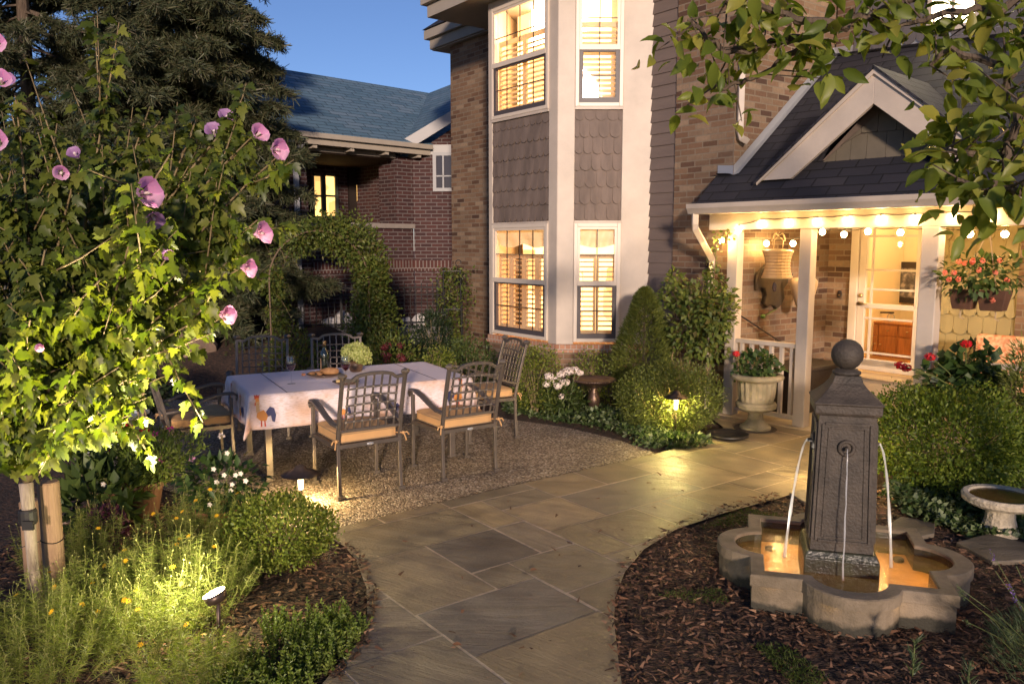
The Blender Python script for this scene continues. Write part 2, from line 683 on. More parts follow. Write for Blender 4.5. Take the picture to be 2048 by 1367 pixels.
def roommat(name, c1, c2, s, scale=1.6):
    """lit inside wall of a room: warm lamp light with furniture-sized patches"""
    m, t, b = newmat(name)
    tc = nd(t, 'ShaderNodeTexCoord')
    n = nd(t, 'ShaderNodeTexVoronoi', Scale=scale)
    n.feature = 'F1'
    n.distance = 'CHEBYCHEV'
    t.links.new(tc.outputs['UV'], n.inputs['Vector'])
    sep = nd(t, 'ShaderNodeSeparateColor')
    t.links.new(n.outputs['Color'], sep.inputs[0])
    r = ramp(t, [(.0, c2), (.25, tuple(.5 * (a + d) for a, d in zip(c1, c2))), (.5, c1), (1, c1)])
    t.links.new(sep.outputs[0], r.inputs[0])
    t.links.new(r.outputs[0], b.inputs['Base Color'])
    t.links.new(r.outputs[0], b.inputs['Emission Color'])
    b.inputs['Emission Strength'].default_value = s
    return m


ROOM_LOW = roommat('lit_dining_room_wall', (1.0, .60, .22), (.22, .09, .03), 1.3, 2.6)
ROOM_UP = roommat('lit_bedroom_wall', (1.0, .66, .28), (.55, .28, .10), 1.6, 1.6)
ROOM_HI = emit('lit_ceiling', (1.0, .84, .55), 5.0)
BULB = emit('warm_bulb', (1.0, .72, .34), 30.0)
LENS = emit('lit_lamp_lens', (1.0, .85, .5), 40.0)
# ------------------------------------------------------------------ ground, gravel, flagstones
gm_, gt_, gb_ = newmat('dark_bark_soil')
tc = nd(gt_, 'ShaderNodeTexCoord')
v1 = nd(gt_, 'ShaderNodeTexVoronoi', Scale=38.0)
mpv = nd(gt_, 'ShaderNodeMapping')
mpv.inputs['Scale'].default_value = (1, 2.2, 1)
gt_.links.new(tc.outputs['Object'], mpv.inputs[0])
gt_.links.new(mpv.outputs[0], v1.inputs['Vector'])
sp_ = nd(gt_, 'ShaderNodeSeparateColor')
gt_.links.new(v1.outputs['Color'], sp_.inputs[0])
r1 = ramp(gt_, [(0, (.018, .011, .008)), (.5, (.05, .028, .018)), (.85, (.085, .045, .026)), (1, (.16, .085, .05))])
gt_.links.new(sp_.outputs[0], r1.inputs[0])
gt_.links.new(r1.outputs[0], gb_.inputs['Base Color'])
gb_.inputs['Roughness'].default_value = .9
bpn = nd(gt_, 'ShaderNodeBump', Strength=.9, Distance=.03)
gt_.links.new(v1.outputs['Distance'], bpn.inputs['Height'])
gt_.links.new(bpn.outputs[0], gb_.inputs['Normal'])
m = MB()
m.poly([(-150, -60, 0), (150, -60, 0), (150, 240, 0), (-150, 240, 0)])
g = m.build('ground', gm_)
g['kind'] = 'structure'

gm2, gt2, gb2 = newmat('pea_gravel')
tc = nd(gt2, 'ShaderNodeTexCoord')
v1 = nd(gt2, 'ShaderNodeTexVoronoi', Scale=75.0)
gt2.links.new(tc.outputs['Object'], v1.inputs['Vector'])
sp_ = nd(gt2, 'ShaderNodeSeparateColor')
gt2.links.new(v1.outputs['Color'], sp_.inputs[0])
r1 = ramp(gt2, [(0, (.085, .065, .05)), (.35, (.21, .155, .11)), (.65, (.37, .28, .20)), (.88, (.50, .41, .32)), (1, (.72, .64, .55))])
gt2.links.new(sp_.outputs[0], r1.inputs[0])
nz = nd(gt2, 'ShaderNodeTexNoise', Scale=2.2, Detail=4.0)
gt2.links.new(tc.outputs['Object'], nz.inputs['Vector'])
rz = ramp(gt2, [(.3, (.72, .72, .72)), (.7, (1.1, 1.1, 1.1))])
gt2.links.new(nz.outputs['Fac'], rz.inputs[0])
ml = nd(gt2, 'ShaderNodeMix', data_type='RGBA')
ml.blend_type = 'MULTIPLY'
ml.inputs[0].default_value = 1
gt2.links.new(r1.outputs[0], ml.inputs[6])
gt2.links.new(rz.outputs[0], ml.inputs[7])
gt2.links.new(ml.outputs[2], gb2.inputs['Base Color'])
gb2.inputs['Roughness'].default_value = .75
nb_ = nd(gt2, 'ShaderNodeMath', operation='MULTIPLY_ADD')
nb_.inputs[1].default_value = -1.0
gt2.links.new(v1.outputs['Distance'], nb_.inputs[0])
n3 = nd(gt2, 'ShaderNodeMath', operation='MULTIPLY')
n3.inputs[1].default_value = 2.5
n4 = nd(gt2, 'ShaderNodeTexNoise', Scale=4.5, Detail=3.0)
gt2.links.new(tc.outputs['Object'], n4.inputs['Vector'])
gt2.links.new(n4.outputs['Fac'], n3.inputs[0])
gt2.links.new(n3.outputs[0], nb_.inputs[2])
bpn = nd(gt2, 'ShaderNodeBump', Strength=1.0, Distance=.022)
gt2.links.new(nb_.outputs[0], bpn.inputs['Height'])
gt2.links.new(bpn.outputs[0], gb2.inputs['Normal'])
gpx = [(645, 1075), (985, 995), (1318, 916), (1300, 903), (1235, 880), (1130, 855), (1010, 838), (880, 800), (700, 765), (480, 765), (330, 800), (170, 850), (100, 905), (250, 960), (400, 1000), (560, 1075)]
m = MB()
m.poly([(*gp(x, y).xy, .008) for x, y in gpx])
g = m.build('gravel_patio', gm2)
g['kind'] = 'structure'

left = [(645, 1068), (985, 985), (1310, 912), (1375, 893), (1425, 878), (1447, 858)]
PATHL = [gp(x, y) for x, y in left]
plf = P1_ = Vector((2.433, 8.764, 0))
uPp, nPp = Vector((.67, -.742, 0)), Vector((-.742, -.67, 0))
front = [plf + uPp * -.25 + nPp * .124, plf + uPp * 1.9 + nPp * .124]
right = [(1720, 935), (1640, 972), (1560, 1000), (1450, 1030), (1350, 1064), (1288, 1103), (1250, 1148), (1230, 1200), (1228, 1250), (1238, 1340), (1262, 1500)]
lft = [(540, 1500), (652, 1367), (715, 1290), (735, 1235), (733, 1180), (712, 1125), (690, 1098), (660, 1080)]
outline = [Vector((p.x, p.y)) for p in PATHL] + [Vector((p.x, p.y)) for p in front] + [gp(*q).xy for q in right] + [gp(*q).xy for q in lft]


def smooth_poly(p, keep):
    return p


def clip_convex(sub, clipper):
    out = sub
    n = len(clipper)
    for i in range(n):
        a, b = clipper[i], clipper[(i + 1) % n]
        e = b - a
        inp, out = out, []
        for k in range(len(inp)):
            p, q = inp[k], inp[(k + 1) % len(inp)]
            dp_, dq = e.x * (p.y - a.y) - e.y * (p.x - a.x), e.x * (q.y - a.y) - e.y * (q.x - a.x)
            if dp_ >= 0:
                out.append(p)
            if (dp_ >= 0) != (dq >= 0) and abs(dp_ - dq) > 1e-12:
                out.append(p + (q - p) * (dp_ / (dp_ - dq)))
        if not out:
            return []
    return out


tess = geometry.tessellate_polygon([[Vector((p.x, p.y, 0)) for p in outline]])
tris = []
for t in tess:
    tri = [outline[i] for i in t]
    if (tri[1] - tri[0]).cross(tri[2] - tri[0]) < 0:
        tri = tri[::-1]
    tris.append(tri)
JOINT = M('sandy_mortar', (.56, .45, .32), .9, var=.2, scale=20, bump=.3, bscale=80)
m = MB()
m.poly([(p.x, p.y, .0195) for p in outline])
pj = m.build('path', JOINT)
pj['kind'] = 'structure'
A_ = Vector((.80, .60))
B_ = Vector((-.60, .80))
md_ = .262
cell = {}
rr = random.Random(21)
slabs = []
NA, NB = 40, 32
A0, B0 = -1.5, -3.2
for j in range(NB):
    for i in range(NA):
        if (i, j) in cell:
            continue
        opts = [(2, 2), (3, 2), (2, 3), (3, 3), (2, 1), (1, 2), (4, 2), (4, 3), (1, 1)]
        wts = [4, 4, 4, 1.2, 2, 2, 1.0, .5, .2]
        order = sorted(range(len(opts)), key=lambda k: rr.random() ** (1 / wts[k]), reverse=True)
        for k in order:
            a, b = opts[k]
            if all((i + x, j + y) not in cell and i + x < NA for x in range(a) for y in range(b)):
                for x in range(a):
                    for y in range(b):
                        cell[(i + x, j + y)] = 1
                slabs.append((i, j, a, b))
                break
origin = Vector((-.9, 3.0))
mv, mf, mc = [], [], []
for (i, j, a, b) in slabs:
    jn = .0065
    a0, a1 = A0 + i * md_ + jn, A0 + (i + a) * md_ - jn
    b0, b1 = B0 + j * md_ + jn, B0 + (j + b) * md_ - jn
    w_ = lambda: rr.uniform(-.006, .006)
    rect = [origin + A_ * (p + w_()) + B_ * (q + w_()) for p, q in ((a0, b0), (a1, b0), (a1, b1), (a0, b1))]
    colr = (rr.random(), rr.random(), rr.random())
    for tri in tris:
        pc = clip_convex(rect, tri)
        if len(pc) >= 3:
            st0 = len(mv)
            mv += [(p.x, p.y, .022) for p in pc]
            mf.append(tuple(range(st0, st0 + len(pc))))
            mc.append((colr, len(pc)))
fm, ft, fb = newmat('bluestone_flags')
at_ = nd(ft, 'ShaderNodeAttribute', attribute_name='slab')
sx_ = nd(ft, 'ShaderNodeSeparateColor')
ft.links.new(at_.outputs['Color'], sx_.inputs[0])
r_ = ramp(ft, [(0, (.145, .125, .10)), (.2, (.235, .19, .12)), (.4, (.31, .245, .15)), (.55, (.185, .165, .14)), (.7, (.265, .215, .12)), (.85, (.215, .185, .145)), (1, (.33, .26, .165))])
ft.links.new(sx_.outputs[0], r_.inputs[0])
tc = nd(ft, 'ShaderNodeTexCoord')
rot = nd(ft, 'ShaderNodeVectorRotate')
rot.rotation_type = 'Z_AXIS'
mulr = nd(ft, 'ShaderNodeMath', operation='MULTIPLY')
mulr.inputs[1].default_value = .9
ft.links.new(sx_.outputs[1], mulr.inputs[0])
ft.links.new(tc.outputs['Object'], rot.inputs['Vector'])
ft.links.new(mulr.outputs[0], rot.inputs['Angle'])
mp = nd(ft, 'ShaderNodeMapping')
mp.inputs['Scale'].default_value = (.8, 5.5, 1)
ft.links.new(rot.outputs[0], mp.inputs[0])
cl_ = nd(ft, 'ShaderNodeTexNoise', Scale=1.15, Detail=6.0, Roughness=.58, Distortion=.25)
ft.links.new(mp.outputs[0], cl_.inputs['Vector'])
n2 = nd(ft, 'ShaderNodeTexNoise', Scale=4.0, Detail=8.0)
ft.links.new(tc.outputs['Object'], n2.inputs['Vector'])
rt = ramp(ft, [(.3, (.62, .60, .58)), (.7, (1.25, 1.2, 1.1))])
ft.links.new(n2.outputs['Fac'], rt.inputs[0])
ml = nd(ft, 'ShaderNodeMix', data_type='RGBA')
ml.blend_type = 'MULTIPLY'
ml.inputs[0].default_value = 1
ft.links.new(r_.outputs[0], ml.inputs[6])
ft.links.new(rt.outputs[0], ml.inputs[7])
ft.links.new(ml.outputs[2], fb.inputs['Base Color'])
bp = nd(ft, 'ShaderNodeBump', Strength=.8, Distance=.0030)
lv_ = nd(ft, 'ShaderNodeMath', operation='MULTIPLY')
lv_.inputs[1].default_value = 15.0
ft.links.new(cl_.outputs['Fac'], lv_.inputs[0])
flo = nd(ft, 'ShaderNodeMath', operation='FLOOR')
ft.links.new(lv_.outputs[0], flo.inputs[0])
frc = nd(ft, 'ShaderNodeMath', operation='FRACT')
ft.links.new(lv_.outputs[0], frc.inputs[0])
rfr = ramp(ft, [(0, (0, 0, 0)), (.16, (.8, .8, .8)), (1, (1, 1, 1))])
ft.links.new(frc.outputs[0], rfr.inputs[0])
st_ = nd(ft, 'ShaderNodeMath', operation='ADD')
ft.links.new(flo.outputs[0], st_.inputs[0])
ft.links.new(rfr.outputs[0], st_.inputs[1])
n5 = nd(ft, 'ShaderNodeTexNoise', Scale=60.0, Detail=4.0)
ft.links.new(tc.outputs['Object'], n5.inputs['Vector'])
mad = nd(ft, 'ShaderNodeMath', operation='MULTIPLY_ADD')
mad.inputs[1].default_value = 1.6
ft.links.new(n5.outputs['Fac'], mad.inputs[0])
ft.links.new(st_.outputs[0], mad.inputs[2])
ft.links.new(mad.outputs[0], bp.inputs['Height'])
ft.links.new(bp.outputs[0], fb.inputs['Normal'])
rrg = ramp(ft, [(.3, (.40, .40, .40)), (.7, (.64, .64, .64))])
ft.links.new(n2.outputs['Fac'], rrg.inputs[0])
ft.links.new(rrg.outputs[0], fb.inputs['Roughness'])
FLAG = fm
m = MB()
m.add(mv, mf)
me_ = m.build('flagstones', FLAG, pj, uv=False)
ca = me_.data.color_attributes.new('slab', 'FLOAT_COLOR', 'CORNER')
buf = []
for c, n in mc:
    buf += [c[0], c[1], c[2], 1.0] * n
ca.data.foreach_set('color', np.array(buf, dtype=np.float32))
for k, pts in enumerate(([(1912, 1092), (1975, 1075), (2075, 1100), (2060, 1128), (1985, 1132)], [(1770, 1062), (1800, 1040), (1870, 1052), (1868, 1075), (1800, 1088)], [(1578, 992), (1620, 982), (1655, 1000), (1610, 1012)])):
    q = [gp(x, y) for x, y in pts]
    c = sum(q, Vector()) / len(q)
    t = thing('stepping_stone', ('flat grey stepping stone in the mulch below the pale stone birdbath', 'flat stepping stone tucked behind the fountain basin under the green shrub', 'small flat stone between path edge and fountain pillar')[k], 'stone', c)
    m = MB()
    m.prism([Vector((p.x, p.y, .001)) for p in q], (0, 0, .03))
    m.build('slab', FLAG, t, bevel=.006)

# loose bark chips and gravel pebbles where one sees them singly
CHIP = leafmat('bark_chips', [(.03, .018, .012), (.08, .045, .028), (.16, .078, .042), (.06, .032, .02), (.23, .115, .065), (.30, .18, .11)], tr=0.0, rough=.85)
chipm = CHIP


def scatter_poly(px, n, z=.0):
    q = [gp(x, y).xy for x, y in px]
    lo = np.array([min(p.x for p in q), min(p.y for p in q)])
    hi = np.array([max(p.x for p in q), max(p.y for p in q)])
    out = []
    while len(out) < n:
        c = lo + (hi - lo) * rng.random((n, 2))
        ins = np.zeros(len(c), bool)
        for i in range(len(q)):
            a, b = q[i], q[(i + 1) % len(q)]
            cond = ((a.y > c[:, 1]) != (b.y > c[:, 1])) & (c[:, 0] < (b.x - a.x) * (c[:, 1] - a.y) / (b.y - a.y + 1e-12) + a.x)
            ins ^= cond
        out += list(c[ins])
    return np.array([(p[0], p[1], z) for p in out[:n]])


BEDS = [([(1262, 1500), (1242, 1367), (1230, 1250), (1235, 1195), (1255, 1145), (1295, 1100), (1360, 1062), (1560, 1002), (1650, 970), (1800, 985), (2048, 1090), (2300, 1300), (2300, 1500)], 9500),
        ([(655, 1085), (690, 1100), (712, 1128), (733, 1180), (735, 1235), (712, 1290), (648, 1367), (540, 1500), (-200, 1500), (-100, 1150), (200, 1000), (420, 1000)], 6000)]
Ps = np.concatenate([scatter_poly(p, n, .004) for p, n in BEDS])
stray = np.concatenate([scatter_poly([(1232, 1400), (1212, 1250), (1222, 1190), (1245, 1135), (1290, 1090), (1350, 1052), (1450, 1015), (1560, 985), (1560, 1003), (1450, 1032), (1350, 1066), (1290, 1105), (1252, 1150), (1234, 1200), (1232, 1250), (1246, 1400)], 230, .022),
                        scatter_poly([(655, 1085), (700, 1095), (728, 1125), (752, 1180), (758, 1235), (735, 1300), (680, 1367), (650, 1367), (713, 1290), (733, 1235), (731, 1180), (710, 1125), (688, 1098)], 200, .022),
                        scatter_poly([(700, 1100), (1000, 990), (1400, 900), (1450, 1000), (1200, 1200), (1200, 1360), (720, 1360)], 60, .022)])
Ps = np.concatenate([Ps, stray])
n = len(Ps)
ang = rng.random(n) * 6.283
Ds = np.stack([np.cos(ang), np.sin(ang), rng.normal(size=n) * .22], 1)
Ns = np.stack([rng.normal(size=n) * .45, rng.normal(size=n) * .45, np.ones(n)], 1)
Ps[:, 2] += rng.random(n) * .012
o = leaves('bark_mulch', Ps, Ds, rng.uniform(.018, .06, n), rng.uniform(.008, .02, n), CHIP, None, 'blade', N=Ns)
o['kind'] = 'stuff'
# ------------------------------------------------------------------ the brick house
Z = Vector((0, 0, 1))
uH, nH, vH = Vector((.6, -.8, 0)), Vector((-.8, -.6, 0)), Vector((.8, .6, 0))
K = Vector((2.45, 8.95, 0))                       # corner of the two-storey brick block
E_ = K - uH * 1.253                               # where bay meets wall
S_ = 1.253                                        # along the wall from E to K
Cc = Vector((.553, 9.95, 0))                      # front corner of the bay
Bc = Cc - uH * 1.453
Dc = Bc - uH * .70 + vH * .93
ZS = 5.08                                         # soffit of the house
house = thing('brick_house', 'tan brick two storey house with lit bay window and white posted porch', 'house', K)


class Pane:
    """a wall plane: o + s*ex + z, outward normal n"""
    def __init__(s, o, ex, n):
        s.o, s.ex, s.n = Vv(o), Vv(ex), Vv(n)

    def at(s, x, y):
        p = pl(x, y, s.o, s.n)
        return (p - s.o).dot(s.ex), p.z

    def box(s, mb, sr, zr, dr):
        mb.fbox(s.o, s.ex, s.n, Z, (min(sr), max(sr)), (min(dr), max(dr)), (min(zr), max(zr)))

    def pt(s, a, z, d=0.0):
        return s.o + s.ex * a + s.n * d + Z * z


def shingles(mb, P, sr, zr, w=.128, h=.20, cut=None, d0=0.0, rnd=.055):
    """round-bottomed shingles laid in courses, each a thin tilted tile"""
    s0, s1 = min(sr), max(sr)
    z0, z1 = zr
    row = 0
    rr = random.Random(3)
    z = z0
    while z < z1 - .01:
        a = s0 - (w * .5 if row % 2 else 0) - rr.random() * w * .2
        while a < s1:
            ww = w * rr.uniform(.86, 1.14)
            l, r = max(a + .002, s0), min(a + ww - .002, s1)
            a += ww
            if r - l < .012:
                continue
            top = min(z + h, z1)
            dz = rr.uniform(-.004, .004)
            rad = min(rnd, (r - l) * .45)
            pts = [(l, top), (l, z + rad + dz), (l + rad * .3, z + rad * .36 + dz), (l + rad, z + dz), (r - rad, z + dz), (r - rad * .3, z + rad * .36 + dz), (r, z + rad + dz), (r, top)]
            if cut:
                pts = [(p, min(q, cut(p))) for p, q in pts]
                if max(q for _, q in pts) - min(q for _, q in pts) < .01 or pts[0][1] <= pts[1][1] and pts[-1][1] <= pts[-2][1]:
                    continue
            dd = rr.uniform(0, .003)

            def dep(q):
                return d0 + .004 + (.014 + dd) * max(0, (top - q)) / h
            fr = [P.pt(p, q, dep(q)) for p, q in pts]
            bk = [P.pt(p, q, d0) for p, q in pts]
            n = len(pts)
            fwd = (P.ex.cross(Z)).dot(P.n) < 0
            b = len(mb.v)
            mb.v += [tuple(p) for p in fr + bk]
            face = tuple(b + i for i in range(n))
            mb.f.append(face if fwd else face[::-1])
            for i in range(n - 1):
                q = (b + i, b + n + i, b + n + i + 1, b + i + 1)
                mb.f.append(q if fwd else q[::-1])
        z += h
        row += 1


def lap(mb, P, sr, zr, h=.14):
    z = zr[0]
    s0, s1 = min(sr), max(sr)
    while z < zr[1]:
        t = min(z + h, zr[1])
        prof = [(z, 0), (z, .018), (t, .004), (t, 0)]
        mb.prism([P.pt(s0, a, d) for a, d in prof], P.ex * (s1 - s0))
        z += h


def window(P, sr, zr, zm, cols, room, rows=(2, 2), shut=None, npan=2, shade=None, screen=True, slat=.062, tilt=.35, gap=.8):
    s0, s1 = min(sr), max(sr)
    z0, z1 = zr
    m = MB()
    f = .045
    P.box(m, (s0, s0 + f), zr, (-.05, .022))
    P.box(m, (s1 - f, s1), zr, (-.05, .022))
    P.box(m, (s0 + f, s1 - f), (z0, z0 + f), (-.05, .022))
    P.box(m, (s0 + f, s1 - f), (z1 - f, z1), (-.05, .022))
    win = m.build('window', WHITE2, house, bevel=.004)
    a0, a1 = s0 + f, s1 - f
    m = MB()                                       # upper sash
    r = .032
    P.box(m, (a0, a0 + r), (zm, z1 - f), (-.02, .012))
    P.box(m, (a1 - r, a1), (zm, z1 - f), (-.02, .012))
    P.box(m, (a0 + r, a1 - r), (z1 - f - r, z1 - f), (-.02, .012))
    P.box(m, (a0, a1), (zm - .03, zm + .03), (-.02, .026))
    m.build('sash', WHITE2, win)
    m = MB()                                       # lower sash behind a screen frame
    r2 = .05
    P.box(m, (a0, a0 + r2), (z0 + f, zm - .03), (-.035, .006))
    P.box(m, (a1 - r2, a1), (z0 + f, zm - .03), (-.035, .006))
    P.box(m, (a0 + r2, a1 - r2), (z0 + f, z0 + f + r2 * 1.2), (-.035, .006))
    P.box(m, (a0 + r2, a1 - r2), (zm - .05, zm - .03), (-.035, .006))
    m.build('screen_frame', SASHDK if screen else WHITE2, win)
    m = MB()
    g = .006
    for (lo, hi, rw) in ((zm + .03, z1 - f - r, rows[0]), (z0 + f + r2, zm - .05, rows[1])):
        for c in range(1, cols):
            s = a0 + (a1 - a0) * c / cols
            P.box(m, (s - g, s + g), (lo, hi), (-.016, -.008))
        for c in range(1, rw):
            zz = lo + (hi - lo) * c / rw
            P.box(m, (a0, a1), (zz - g, zz + g), (-.0155, -.0085))
    m.build('grille', MUNTIN, win)
    m = MB()
    m.poly([P.pt(a0, z0 + f, -.02), P.pt(a1, z0 + f, -.02), P.pt(a1, z1 - f, -.02), P.pt(a0, z1 - f, -.02)])
    m.build('pane', PANE, win)
    if shut:
        lo, hi = shut
        m, ms = MB(), MB()
        pw = (a1 - a0) / npan
        for k in range(npan):
            b0, b1 = a0 + pw * k, a0 + pw * (k + 1)
            st = .035 if npan < 3 else .05
            P.box(ms, (b0 + .003, b0 + st), (lo, hi), (-.115, -.085))
            P.box(ms, (b1 - st, b1 - .003), (lo, hi), (-.115, -.085))
            P.box(ms, (b0 + st, b1 - st), (lo, lo + .07), (-.115, -.085))
            P.box(ms, (b0 + st, b1 - st), (hi - .06, hi), (-.115, -.085))
            z = lo + .075
            while z < hi - .065:
                c = [(-.1 - .03, z + .022 * tilt * 2), (-.1 + .03, z - .022 * tilt * 2)]
                q = [P.pt(b0 + st, c[0][1], c[0][0]), P.pt(b0 + st, c[1][1], c[1][0]), P.pt(b0 + st, c[1][1] + .007, c[1][0]), P.pt(b0 + st, c[0][1] + .007, c[0][0])]
                m.prism(q, P.ex * (b1 - b0 - 2 * st))
                z += slat
        sh = ms.build('shutter', LOUVER, win)
        m.build('louvers', LOUVER, sh)
    if shade:
        m = MB()
        n = 26
        top = z1 - .01
        vs, fs = [], []
        for i in range(n + 1):
            s = a0 + (a1 - a0) * i / n
            u = i / n
            bow = .05 * abs(math.sin(u * math.pi * npan / 2)) - .03
            for j in range(7):
                v = j / 6
                zz = top + (shade - bow - top) * v
                d = -.07 + .018 * math.sin(u * 19 + v * 3) * v - .012 * math.sin(v * 9)
                vs.append(P.pt(s, zz, d))
        for i in range(n):
            for j in range(6):
                q = i * 7 + j
                fs.append((q, q + 1, q + 8, q + 7))
        m.add(vs, fs)
        m.build('valance', SHADE, win, smooth=True)
    m = MB()
    m.poly([P.pt(s0 - .35, z0 - .2, -gap), P.pt(s1 + .35, z0 - .2, -gap), P.pt(s1 + .35, z1 + .1, -gap), P.pt(s0 - .35, z1 + .1, -gap)])
    m.build('lit_room', room, win)
    return win


# --- bay
PC = Pane(Cc, -uH, nH)                             # centre facet, s runs to the left
PR = Pane(Cc, (1, 0, 0), (0, -1, 0))               # angled facet towards the porch
PL = Pane(Bc, (Dc - Bc).normalized(), Vector((-(Dc - Bc).y, (Dc - Bc).x, 0)).normalized())
wR = 1.70 - .553
ZB = .66                                           # sill of the bay
sC0, sC1 = PC.at(1096, 560)[0], PC.at(985, 560)[0]
sR0, sR1 = PR.at(1147, 560)[0], PR.at(1240, 560)[0]
zlo0, zlo1 = .69, PR.at(1190, 446)[1]
zup0 = PR.at(1200, 213)[1]
zmL, zmU = PR.at(1190, 566)[1], PR.at(1200, 95)[1]
zup1 = ZS - .10
m = MB()
for P, segs in ((PC, ((0.0, sC0), (sC1, 1.453))), (PR, ((0.0, sR0), (sR1, wR)))):
    for a, b in segs:
        P.box(m, (a, b), (ZB, ZS - .002), (-.12, 0.0))
lw = (Dc - Bc).length
PL.box(m, (.012, lw), (ZB, ZS - .002), (-.12, -.001))
m.build('bay_corner_board', WHITE, house, bevel=.006)
for P, a, b in ((PC, sC0, sC1), (PR, sR0, sR1)):
    for zr, d in (((zup1 + .0, ZS - .002), -.006), ((zup0 - .035, zup0 - .001), .014), ((zlo1 + .001, zlo1 + .03), .012)):
        m = MB()
        P.box(m, (a, b), zr, (-.12, d))
        m.build('bay_trim_board', WHITE, house)
    m = MB()
    shingles(m, P, (a + .001, b - .001), (zlo1 + .031, zup0 - .036), d0=-.02)
    pnl = m.build('bay_shingle_panel', TAUPE, house)
    m = MB()
    P.box(m, (a, b), (zlo1 + .031, zup0 - .036), (-.12, -.02))
    m.build('panel_backing', TAUPE, pnl)
m = MB()
base = [Cc, Cc + Vector((wR, 0, 0)), Cc + Vector((wR, 0, 0)) + vH * .3, Dc + vH * .3, Dc, Bc]
m.prism([p + Z * 0 for p in base], (0, 0, ZB - .10))
m.build('bay_brick_base', BRICK, house)
m = MB()
cen = sum(base, Vector()) / 6
led = [cen + (p - cen) * 1.045 for p in base]
m.prism([p + Z * (ZB - .099) for p in led], (0, 0, .035))
m.prism([cen + (p - cen) * 1.02 + Z * (ZB - .0635) for p in base], (0, 0, .0625))
m.build('bay_sill', brickmat('rowlock_brick', [(.30, .14, .08), (.40, .21, .13), (.34, .18, .11)], (.40, .33, .27), bw=.07, bh=.3), house)
window(PC, (sC0, sC1), (zlo0, zlo1), zmL, 4, ROOM_LOW, shut=(.74, PC.at(1040, 508)[1]), npan=4, shade=PC.at(1040, 492)[1], screen=True, tilt=.12)
window(PR, (sR0, sR1), (zlo0, zlo1), zmL, 2, ROOM_LOW, shut=(.74, PR.at(1190, 508)[1]), npan=2, shade=PR.at(1190, 492)[1], tilt=.12)
for P, a, b, c, npn in ((PC, sC0, sC1, 4, 2), (PR, sR0, sR1, 2, 1)):
    wn = window(P, (a, b), (zup0, zup1), zmU, c, ROOM_UP, shut=(zup0 + .06, PR.at(1200, 40)[1]), npan=npn, tilt=.5, gap=.7)
    m = MB()
    P.box(m, (a + .05, b - .05), (PR.at(1200, 36)[1], zup1 + .3), (-.66, -.64))
    m.build('lit_upper_wall', ROOM_HI, wn)

# --- house walls
PW = Pane(E_, uH, nH)
sL = -4.515
sSd = PW.at(1351, 400)[0]
HT = 7.0
m = MB()
PW.box(m, (sL, -1.15), (0, ZS + .3), (-.25, 0))
m.build('brick_wall', BRICK, house)
m = MB()
PW.box(m, (sSd, S_), (0, HT), (-.25, .03))
m.build('brick_wall', BRICK, house)
m = MB()
lap(m, PW, (-.5, sSd), (.0, HT))
sdg = m.build('siding', SIDING, house)
m = MB()
PW.box(m, (-1.149, sSd - .001), (0, HT), (-.25, -.001))
m.build('siding_backing', SIDING, sdg)
PK = Pane(K + nH * .03, vH, uH)                    # side of the brick block, facing right
DEP = 1.9
m = MB()
PK.box(m, (.281, DEP + .25), (0, HT), (-.24, 0))
m.build('brick_wall', BRICK, house)
Q = K + vH * DEP
PB = Pane(Q, uH, nH)                               # wall behind the porch
sD0, sD1 = PB.at(1703, 560)[0], PB.at(1866, 560)[0]
sBk = PB.at(2036, 600)[0]
m = MB()
PB.box(m, (.001, sD0), (0, 2.6), (-.24, 0))
m.build('brick_wall', BRICK, house)
m = MB()
PB.box(m, (sBk, sBk + 1.8), (0, 2.6), (-.24, .03))
m.build('brick_wall', BRICK, house)
m = MB()
shingles(m, PB, (sD1 + .01, sBk), (.1, 2.55), w=.138, h=.205)
shw = m.build('shingle_wall', KHAKI, house)
m = MB()
PB.box(m, (sD1, sBk - .001), (0, 2.6), (-.2, -.001))
m.build('shingle_backing', KHAKI, shw)
# upper wall behind the porch roof
U0 = K + vH * 1.80
PU = Pane(U0, uH, nH)
sU = PU.at(1708, 90)[0]
m = MB()
PU.box(m, (.03, sU), (3.6, HT), (-.2, 0))
m.build('brick_wall', BRICK, house)
m = MB()
wu0, wu1, wz0 = PU.at(1866, 20)[0], PU.at(1952, 20)[0], PU.at(1905, 52)[1]
shingles(m, PU, (sU + .005, wu0 - .05), (3.9, HT), w=.16, h=.22, d0=.0)
shingles(m, PU, (wu1 + .05, 5.6), (3.9, HT), w=.16, h=.22)
shingles(m, PU, (wu0 - .05, wu1 + .05), (3.9, wz0 - .05), w=.16, h=.22)
shu = m.build('shingle_wall', BLUESH, house)
m = MB()
PU.box(m, (sU + .001, 5.6), (3.6, HT), (-.2, -.001))
m.build('shingle_backing', BLUESH, shu)
m = MB()
P = PU
for a, b, lo, hi in ((wu0 - .05, wu0, wz0 - .05, HT - .4), (wu1, wu1 + .05, wz0 - .05, HT - .4), (wu0, wu1, wz0 - .05, wz0), ((wu0 + wu1) / 2 - .02, (wu0 + wu1) / 2 + .02, wz0, HT - .4)):
    P.box(m, (a, b), (lo, hi), (-.001, .03))
wu = m.build('window', WHITE2, house)
m = MB()
P.box(m, (wu0, wu1), (wz0, HT - .4), (.002, .006))
m.build('lit_pane', ROOM_HI, wu)

# --- house eaves
m = MB()
e0 = Bc - uH * 1.04 + nH * .27
bayeave = [e0, Cc + uH * .95 + nH * .27, Cc + uH * .95 - nH * 1.0, e0 - nH * 1.3]
m.prism([p + Z * ZS for p in bayeave], (0, 0, .02))
